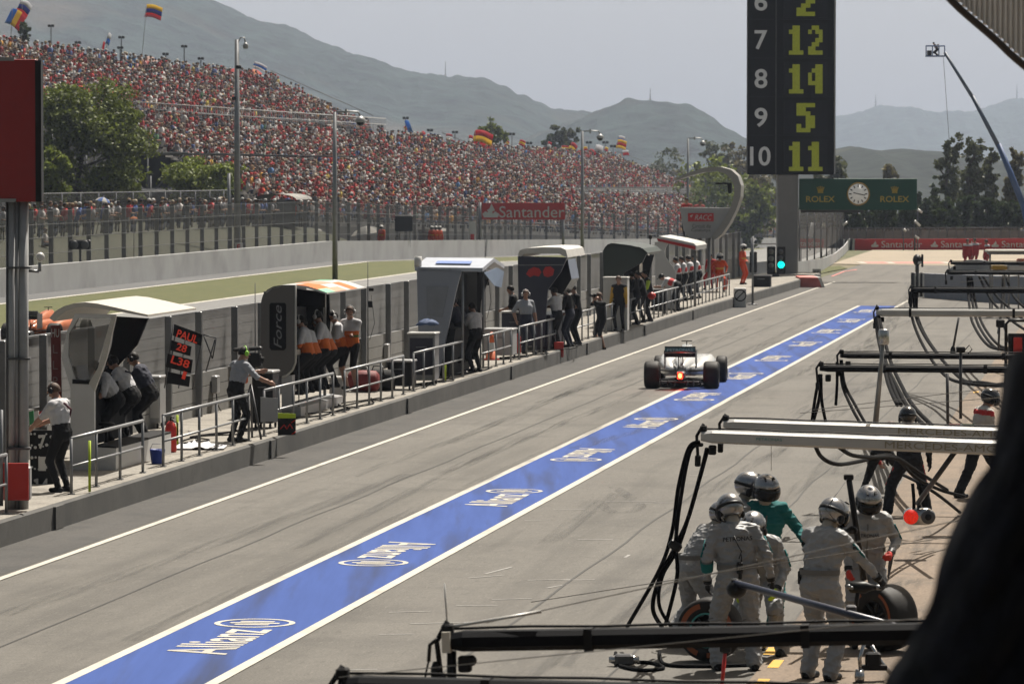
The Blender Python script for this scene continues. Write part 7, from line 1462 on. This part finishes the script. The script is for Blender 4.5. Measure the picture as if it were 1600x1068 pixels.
t = thing('robot_camera', 'black remote camera on the end of the low wall', 'camera', D(1433, 424, 174)); kx = 174 / FPX; MB().mat(m_black).ball((0, 0, 18 * kx), (7 * kx, .3, 9 * kx), 12, 8).box((8 * kx, 0, 17 * kx), (3 * kx, .2, 20 * kx), None, .02).build('camera_head', t); MB().mat(m_steeld).tube([(0, 0, -.05), (0, 0, 12 * kx)], .08, 8).build('mount', t); MB().mat(m_wht).box((3 * kx, -.25, 14 * kx), (.16, .05, .1)).build('lens_cover', t)
# garage gear in the distance at right
for (x, y, w_, h_, m_, nm, lb) in ((1575, 392, 70, 5, m_cream, 'awning', 'cream awning edge at the far right above the wall'), (1590, 418, 34, 9, m_wht, 'equipment_case', 'white equipment case behind the upper black beam at the far right'), (1560, 418, 24, 7, M('amber case', (.6, .35, .03), .5), 'equipment_case', 'amber case behind the upper black beam'), (1598, 408, 16, 8, m_org, 'equipment_case', 'orange case at the far right edge')):
    p = D(x, y, 150); kx = 150 / FPX; t = thing(nm, lb, nm.split('_')[-1], p); MB().mat(m_).box((0, 0, 0), (w_ * kx, .8, h_ * kx), None, .04).build('panel' if nm == 'awning' else 'case_body', t); MB().mat(m_steel).box((0, -.05, -h_ * kx * .55 - .03), (w_ * kx * .9, .7, .05)).box((w_ * kx * .4, 0, -p.z / 2 - h_ * kx * .3), (.06, .06, p.z - h_ * kx * .6)).box((-w_ * kx * .4, 0, -p.z / 2 - h_ * kx * .3), (.06, .06, p.z - h_ * kx * .6)).build('frame', t)
# slanted light poles beyond the exit
for i, (x0, y0, x1, y1) in enumerate([(1266, 370, 1271, 348), (1317, 352, 1324, 347), (1412, 358, 1416, 361), (1429, 345, 1438, 353), (1430, 369, 1436, 373), (1434, 327, 1441, 332)]):
    p, q = D(x0, y0, 279), D(x1, y1, 279); t = thing('floodlight', ['bright slanted light tube left of the exit wall', 'small light tube above the exit wall end', 'lowest left light tube under the clock sign corner', 'slanted light tube under the clock sign corner', 'small light tube just above the red banner', 'light tube touching the clock sign lower corner'][i], 'light', p); MB().mat(m_wht).tube([(0, 0, 0), q - p], .08 if i else .16, 6).build('light_tube', t); MB().mat(m_steeld).tube([(0, .1, 0), (0, .1, -p.z)], .04, 5).build('pole', t)
t = thing('parasol', 'small white parasol above the end of the exit wall', 'parasol', D(1328, 372, 300)); MB().mat(m_wht).lathe([(.02, .3), (.7, .12), (1.15, -.05), (1.1, -.08)], (0, 0, .2), 'Z', 12).build('canopy', t); MB().mat(m_steel).tube([(0, 0, .3), (0, 0, -1)], .03, 5).build('pole', t)
# boom lift
t = thing('boom_lift', 'blue telescopic boom lift reaching into the sky at the right with a work basket', 'boom lift', D(1612, 372, 300)); s_ = t.location; P = lambda x, y, k=0: D(x, y, 300 + k) - s_
m_bl = M('blue lift paint', (.02, .08, .26), .5)
MB().mat(m_bl).tube([P(1612, 372), P(1600, 318)], .3, 8).tube([P(1603, 330), P(1560, 225)], [.25, .2], 8).build('lower_boom', t); MB().mat(M('grey blue boom paint', (.03, .06, .12), .5)).tube([P(1565, 238), P(1519, 150)], [.17, .14], 8).tube([P(1522, 156), P(1476, 82)], [.13, .10], 8).build('upper_boom', t)
b = MB().mat(m_bl); 
for z in (72, 88): b.tube([P(1447, z), P(1476, z), P(1476, z, 1.2), P(1447, z, 1.2), P(1447, z)], .05, 5)
for x in (1447, 1457, 1467, 1476): b.tube([P(x, 72), P(x, 88)], .04, 5)
b.mat(m_black).box(P(1461, 88, .6), (1.3, 1.1, .08)).box(P(1452, 83, .5), (.3, .5, .35)).build('basket', t); MB().mat(m_steeld).tube([P(1474, 90), P(1483, 218)], .02, 4).build('cable', t); MB().mat(m_bl).box(P(1620, 372) , (2.2, 2, 1.2), None, .1).build('chassis', t)
person('operator in dark clothing standing in the boom lift basket', D(1465, 87.5, 300.6), R(60), dict(torso=c_nvy, sleeve=c_nvy, legs=c_blk), lean=35, h=.8, hip=.6, voxel=.045, hair=m_hairk)
# masts on hills
for x, y0, y1, Y, lb in ((1016, 164, 138, 2480, 'radio mast on the rounded hill'), (696, 128, 96, 2950, 'thin lattice mast on the long ridge'), (1368, 166, 148, 5150, 'mast on the far right ridge'), (1589, 153, 132, 5150, 'mast near the right end of the far ridge')):
    p, q = D(x, y0 + 2, Y), D(x, y1, Y); t = thing('radio_mast', lb, 'mast', p); MB().mat(m_steeld).tube([(0, 0, 0), (q - p) * .55, q - p], [Y / FPX * 1.1, Y / FPX * .7, Y / FPX * .35], 5).build('mast', t); MB().mat(m_gry).box((q - p) * .35, (Y / FPX * 3, 4, Y / FPX * 4)).build('platform', t)
# ================================================================== FLAGS, UMBRELLAS
def flag(label, px, py, w_, h_, Y, cols, vert=False, ang=-12, base=None, ripple=.25, mast=True, emb=None):
    p = D(px, py, Y); s_ = Y / FPX; t = thing('flag', label, 'flag', p); n = 14; dirn = Matrix.Rotation(R(ang), 3, 'Y'); W_, H_ = w_ * s_, h_ * s_
    def pt(a, c): return dirn @ Vector((a * W_, math.sin(a * 5.5 + c * 1.3) * ripple * W_ * .25, -c * H_ + math.sin(a * 4) * H_ * .08))
    k = len(cols)
    for i, m_ in enumerate(cols):
        b = MB().mat(m_)
        if vert:
            for j in range(6): a0, a1 = (i + j / 6) / k, (i + (j + 1) / 6) / k; b.strip([pt(a0, c) for c in np.linspace(0, 1, 6)], [pt(a1, c) for c in np.linspace(0, 1, 6)], True)
        else: b.strip([pt(a, i / k) for a in np.linspace(0, 1, n)], [pt(a, (i + 1) / k) for a in np.linspace(0, 1, n)], True)
        b.build('stripe', t).modifiers.new('s', 'SOLIDIFY').thickness = .01
    if emb: MB().mat(emb).ball(pt(.5, .5) + Vector((0, -.25 * W_ * ripple - .02, 0)), (H_ * .18, .02, H_ * .2), 8, 6).build('emblem', t)
    if mast: q = D(base[0], base[1], Y) if base else D(px - 1, py + h_ * 2.2, Y); MB().mat(m_steel).tube([dirn @ Vector((0, 0, .05)), q - p], .03, 5).build('flag_pole', t)
def thin_cloth(key, c):
    m = M(key, c, .7); n = m.node_tree.nodes; l = m.node_tree.links; tl = n.new('ShaderNodeBsdfTranslucent'); tl.inputs['Color'].default_value = (*c, 1); mi = n.new('ShaderNodeMixShader'); mi.inputs[0].default_value = .5
    l.new(n['Principled BSDF'].outputs[0], mi.inputs[1]); l.new(tl.outputs[0], mi.inputs[2]); l.new(mi.outputs[0], n['Material Output'].inputs[0]); return m
F = lambda n, c: thin_cloth('flag ' + n, c)
fw, fb, fr, fy, fo, fk = F('white', (.75, .75, .78)), F('blue', (.02, .06, .35)), F('red', (.6, .02, .03)), F('yellow', (.8, .6, .02)), F('orange', (.8, .2, .02)), F('sky', (.05, .25, .6))
flag('white blue and red striped flag at the top left corner', 34, -1, 20, 24, 420, [fw, fb, fr], ang=28, base=(36, 80)); flag('blue yellow and red vertical striped flag at the top left', 19, 13, 26, 26, 415, [fk, fy, fr], True, 28, base=(17, 58))
flag('yellow blue and red flag waving on a tall pole over the crowd', 229, 7, 26, 20, 430, [fy, fb, fr], ang=10, base=(221, 98)); flag('small white and blue flag left of the tall tricolour pole', 169, 52, 6, 18, 430, [fw, fk], ang=15, base=(166, 80)); flag('thin furled dark red flag near the small white and blue one', 161, 66, 4, 22, 430, [fr], ang=14, base=(157, 90)); flag('white and blue striped flag above the orange umbrellas', 398, 96, 22, 10, 438, [fw, fk, fw], ang=22, base=(400, 114)); flag('light blue pennant hanging from a speaker pole', 632, 190, 7, 20, 520, [fk], ang=-20, mast=False)
flag('large crumpled red and yellow flag before the round tree', 742, 203, 30, 28, 500, [fr, fy, fr], ang=12, base=(744, 240), ripple=.6); flag('red and yellow flag left of the dome camera pole', 893, 222, 12, 18, 600, [fr, fy, fr], ang=30, base=(893, 245)); flag('pink and red flag right of the dome camera pole', 923, 232, 12, 12, 600, [fr, F('pink', (.6, .2, .2))], ang=35, base=(924, 250)); flag('white flag right of the dome camera pole', 931, 226, 12, 10, 600, [fw], ang=10, base=(933, 248)); flag('yellow and red flag stacked under a pale blue one', 965, 218, 15, 14, 610, [fy, fr, fy], ang=10, base=(965, 248)); flag('pale blue and white flag on top of the yellow and red one', 967, 212, 10, 8, 611, [fw, fk], ang=10, mast=False); flag('orange and yellow flag beside the dome camera of the tall pole', 561, 198, 9, 9, 440, [fy, fo], ang=-10, base=(561, 215)); flag('orange banner flag at the upper tier end', 549, 197, 7, 7, 440, [fo, fr], ang=10, base=(549, 215)); flag('small red and yellow flag in the lower left crowd', 252, 224, 9, 8, 330, [fr, fy], ang=20, base=(253, 236))
def umbrella(label, px, py, w_, Y, cols, tilt=0, h=.35, drop=2.0):
    p = D(px, py, Y); r = w_ / 2 * Y / FPX; t = thing('umbrella', label, 'umbrella', p); t.rotation_euler = (0, R(tilt), 0); n = 8
    for k in range(n):
        b = MB().mat(cols[k % len(cols)]); a0, a1 = 2 * math.pi * k / n, 2 * math.pi * (k + 1) / n
        rr = [[(math.cos(a) * r * q, math.sin(a) * r * q, -h * r * q * q * 1.6) for a in (a0, (a0 + a1) / 2, a1)] for q in (.02, .4, .75, 1.0)]
        for i in range(3): b.strip(rr[i], rr[i + 1], True)
        b.build('umbrella_panel', t)
    MB().mat(m_steel).tube([(0, 0, .08), (0, 0, -drop)], .02, 5).build('shaft', t)
ur, uo, uw, ub, uc = F('umb red', (.65, .04, .04)), F('umb orange', (.8, .25, .05)), F('umb white', (.75, .72, .66)), F('umb blue', (.08, .2, .6)), F('umb cream', (.7, .55, .3))
umbrella('red umbrella in the top row beside the tallest lamp post', 366, 107, 32, 436, [ur]); umbrella('orange red umbrella right of the red one', 396, 108, 28, 436, [uo, ur]); umbrella('pale pink umbrella in the top row under the tall tricolour', 233, 88, 28, 430, [F('umb pink', (.7, .45, .4))]); umbrella('white and blue umbrella among the people on the grass bank', 162, 308, 24, 212, [uw, ub], 12); umbrella('cream umbrella in the middle row of white ones on the skyline', 868, 238, 26, 610, [uc, uw]); umbrella('blue umbrella right of the cream one on the skyline', 886, 241, 20, 610, [fk]); umbrella('salmon umbrella at the end of the skyline row', 903, 243, 16, 610, [uo]); umbrella('white umbrella left of the cream one on the skyline', 856, 236, 16, 611, [uw]); umbrella('white umbrella left of the large crumpled flag', 720, 232, 12, 520, [uw], 15); umbrella('pale umbrella near the speaker poles', 641, 214, 20, 500, [uw]); umbrella('yellow umbrella near the speaker poles', 659, 213, 12, 500, [F('umb yellow', (.75, .6, .05))], 10); umbrella('coral umbrella low in the crowd on the grass bank', 209, 338, 13, 205, [uo], 0); umbrella('large white umbrella behind the debris fence left of the display board', 572, 353, 52, 290, [uw, F('umb grey', (.4, .4, .38))], -8, .3)
# curved white tent roofs behind the fence
for x, y, w_, lb in ((430, 312, 66, 'grey arched tent roof behind the fence'), (468, 362, 24, 'small white arched booth behind the fence'), (668, 362, 34, 'pale grey arched tent behind the display board')):
    p = HV(x, y, -53); kx = p.y / FPX; t = thing('tent', lb, 'tent', p); b = MB().mat(m_conc); A_ = [Vector((math.cos(a) * w_ / 2 * kx, 0, math.sin(a) * w_ * .14 * kx)) for a in np.linspace(math.pi, 0, 12)]; b.strip(A_, [q + L(5, 0) for q in A_], True); b.build('tent_roof', t); MB().mat(m_dgry).box((0, 1, -.9), (w_ * kx * .86, 1.6, 1.8)).build('tent_wall', t)
rg = random.Random(21)
for k in range(13):
    x = 600 + k * 31 + rg.uniform(-9, 9); y = 203 + (x - 600) * .10 - rg.uniform(0, 8); cs = rg.choice([[fr], [fr, fy, fr], [fw, fr], [fy, fr], [fb, fw], [fr, fw]])
    flag(['first', 'second', 'third', 'fourth', 'fifth', 'sixth', 'seventh', 'eighth', 'ninth', 'tenth', 'eleventh', 'twelfth', 'last'][k] + ' from the left of the small flags held up along the back row', x, y, rg.uniform(6, 12), rg.uniform(6, 10), 560 if x < 750 else 620, cs, ang=rg.uniform(-20, 35), base=(x, y + 24), ripple=.5)
# ================================================================== NEAR THE CAMERA: roof edge and drape
t = thing('roof_canopy', 'ribbed grey roof soffit with a brown edge tube in the top right corner', 'canopy'); Y0 = 24
edge = [(1478, -8), (1500, 14), (1530, 40), (1560, 66), (1585, 90), (1640, 135)]
P = [D(x, y, Y0) for x, y in edge]; MB().mat(M('brown edge tube', (.05, .032, .022), .5)).tube(spline(P, 4), .022, 8).build('edge_tube', t)
Q = spline([D(x + 8, y - 6, Y0) for x, y in edge], 6); Rr = [Vector((q.x, q.y - 3.0, q.z + .5)) for q in Q]
top = [Vector((q.x, q.y, q.z + .9)) for q in Q]
b = MB().mat(M('ribbed soffit grey', (1.2, 1.16, 1.12), .7, var=.05)); n = 60; a_, c_ = D(1482, -60, Y0), D(1660, -60, Y0)
import bisect
def edge_z(x):
    for i in range(len(Q) - 1):
        if Q[i].x <= x <= Q[i + 1].x: return Q[i].z + (Q[i + 1].z - Q[i].z) * (x - Q[i].x) / (Q[i + 1].x - Q[i].x)
    return Q[0].z if x < Q[0].x else Q[-1].z
xs = np.linspace(Q[0].x, Q[-1].x, 81); V1, V2 = [], []
for i, x in enumerate(xs): d_ = .03 * (i % 4 in (0, 1)); V1.append(Vector((x, Y0 + .02 + d_, edge_z(x)))); V2.append(Vector((x, Y0 + .02 + d_, Q[0].z + .25)))
b.strip(V1, V2); o = b.build('ribbed_panel', t); o.modifiers.new('s', 'SOLIDIFY').thickness = .02
# person's dark sleeve / jacket draped close by on the right
t = thing('hanging_jacket', 'dark navy cloth hanging very close at the right edge, out of focus', 'jacket'); Y0 = 8.0
sil = [(1604, 556), (1592, 585), (1583, 640), (1572, 690), (1558, 730), (1537, 775), (1514, 823), (1491, 875), (1468, 926), (1447, 980), (1428, 1030), (1402, 1068), (1385, 1115)]
A_ = []
for i, (x, y) in enumerate(spline([Vector((x, y, 0)) for x, y in sil], 4) and [(q.x, q.y) for q in spline([Vector((x, y, 0)) for x, y in sil], 4)]): A_.append((x, y))
b = MB().mat(M('dark navy jacket cloth', (.012, .014, .032), .8, var=.5, scale=14, bump=.8)); NX = 16; V = []
for i, (x, y) in enumerate(A_):
    for j in range(NX):
        f = j / (NX - 1); d_ = -.10 * math.sin(min(f * 3, 1) * math.pi / 2) + .012 * math.sin(j * 1.9 + i * .35) ; V.append(D(x + (1760 - x) * f, y - (1 - f) * 0, Y0 + d_))
F_ = [(i * NX + j, i * NX + j + 1, (i + 1) * NX + j + 1, (i + 1) * NX + j) for i in range(len(A_) - 1) for j in range(NX - 1)]
b.add(V, F_, True); o = b.build('cloth_body', t); o.modifiers.new('s', 'SOLIDIFY').thickness = .03
t.location = (0, 0, 0)

# unseen pit building round the camera: roof slab added to shade the near jacket
t = thing('unseen_pit_building', 'unseen pit building roof added to shade the near cloth, with its rear wall', 'building', (0, 0, 0), -LA)
MB().mat(m_conc).box((3.0, 4.0, 8.6), (15, 14.6, .35)).build('roof', t); MB().mat(m_conc).box((3.0, -3.4, 4.2), (15, .3, 8.0)).build('wall', t)
MB().mat(m_conc).box((5.5, .2, 3.4), (9, 6.6, .3)).build('balcony_floor', t)

# small clutter on the platform
t = thing('bucket', 'small blue bucket at the foot of the cream stand base', 'bucket', G(246, 724, PZ)); MB().mat(M('blue bucket', (.02, .06, .4), .5)).lathe([(.1, 0), (.13, .24), (.115, .24), (.09, .02)], (0, 0, 0), 'Z', 14, cap=False).build('bucket_body', t); MB().mat(m_steel).tube([(-.12, 0, .24), (-.08, 0, .33), (.08, 0, .33), (.12, 0, .24)], .006, 4).build('handle', t)
for x, yt, yb, lb in ((399, 442, 600, 'thin whip antenna rising left of the rounded stand'), (575, 408, 560, 'antenna mast with small boxes right of the rounded stand'), (758, 372, 540, 'antenna mast with lamp above the silver blue stand'), (941, 392, 500, 'thin antenna at the corner of the dark green stand')):
    g = HV(x, yb, -18.3) if x != 758 else HV(x, yb, -17.2); t = thing('antenna_mast', lb, 'antenna', (g.x, g.y, PZ)); top = D(x, yt, g.y).z - PZ; MB().mat(m_steeld).tube([(0, 0, 0), (0, 0, top)], [.018, .008], 5).build('mast', t)
    if x in (575, 758): MB().mat(m_black).box((.06, 0, top * .62), (.1, .08, .16), None, .01).box((.08, 0, top * .75), (.12, .06, .08), None, .01).tube([(.08, 0, top * .7), (.16, 0, top * .45), (.04, 0, top * .3)], .008, 4).build('radio_box', t)
for x, y, lb in ((132, 640, 'grey junction box on the pit wall left of the cream stand'), (334, 600, 'grey junction box on the pit wall behind the cameraman'), (602, 548, 'grey junction box on the pit wall behind the kit bags'), (640, 535, 'grey junction box on the pit wall left of the silver blue stand')):
    p = HV(x, y, -18.42); t = thing('junction_box', lb, 'electrical box', p, -LA); MB().mat(m_gry).box((.04, 0, 0), (.12, .3, .36), None, .02).build('box_body', t); MB().mat(m_black).tube([(.05, 0, -.18), (.06, .05, -.4), (.08, .3, p.z * -1 + PZ + .02)], .012, 5).build('cable', t)
rg = random.Random(8)
for k, (xa, ya, xb, yb, lb) in enumerate(((255, 700, 395, 668, 'black cables snaking over the platform round the camera tripod'), (460, 655, 600, 622, 'black cables lying on the platform by the kit bags'), (650, 606, 760, 574, 'black cables on the floor round the silver blue stand'), (800, 560, 900, 540, 'black cables on the floor round the navy stand'))):
    A_, B_ = G(xa, ya, PZ), G(xb, yb, PZ); b = MB().mat(m_hose)
    for q in range(3): b.tube(spline([A_.lerp(B_, f) + L(rg.uniform(-.3, .3), rg.uniform(-.35, .35), .015 + .006 * q) for f in np.linspace(0, 1, 7)], 5), .014, 5)
    tag(b.build('floor_cable'), lb, 'cable')
for x, y, lb, m_ in ((668, 536, 'pile of dark blue cloth on top of the navy cabinet', M('blue cloth', (.05, .09, .2), .8)),):
    p = D(x, y - (0 if y > 560 else 28), G(x, 598, PZ).y - .2); b = MB().mat(m_); rg2 = np.random.default_rng(x); V = [Vector((math.cos(a) * .26 * rr, math.sin(a) * .2 * rr, .12 * (1 - rr ** 2) + rg2.uniform(-.02, .03))) for rr in (.05, .35, .7, 1.0) for a in np.linspace(0, 2 * math.pi, 15)[:-1]]
    b.add(V, [(i * 14 + j, i * 14 + (j + 1) % 14, (i + 1) * 14 + (j + 1) % 14, (i + 1) * 14 + j) for i in range(3) for j in range(14)] + [tuple(range(14))], True); o = b.build('draped_cloth', None, None, p); o.modifiers.new('s', 'SOLIDIFY').thickness = .02; tag(o, lb, 'cloth')
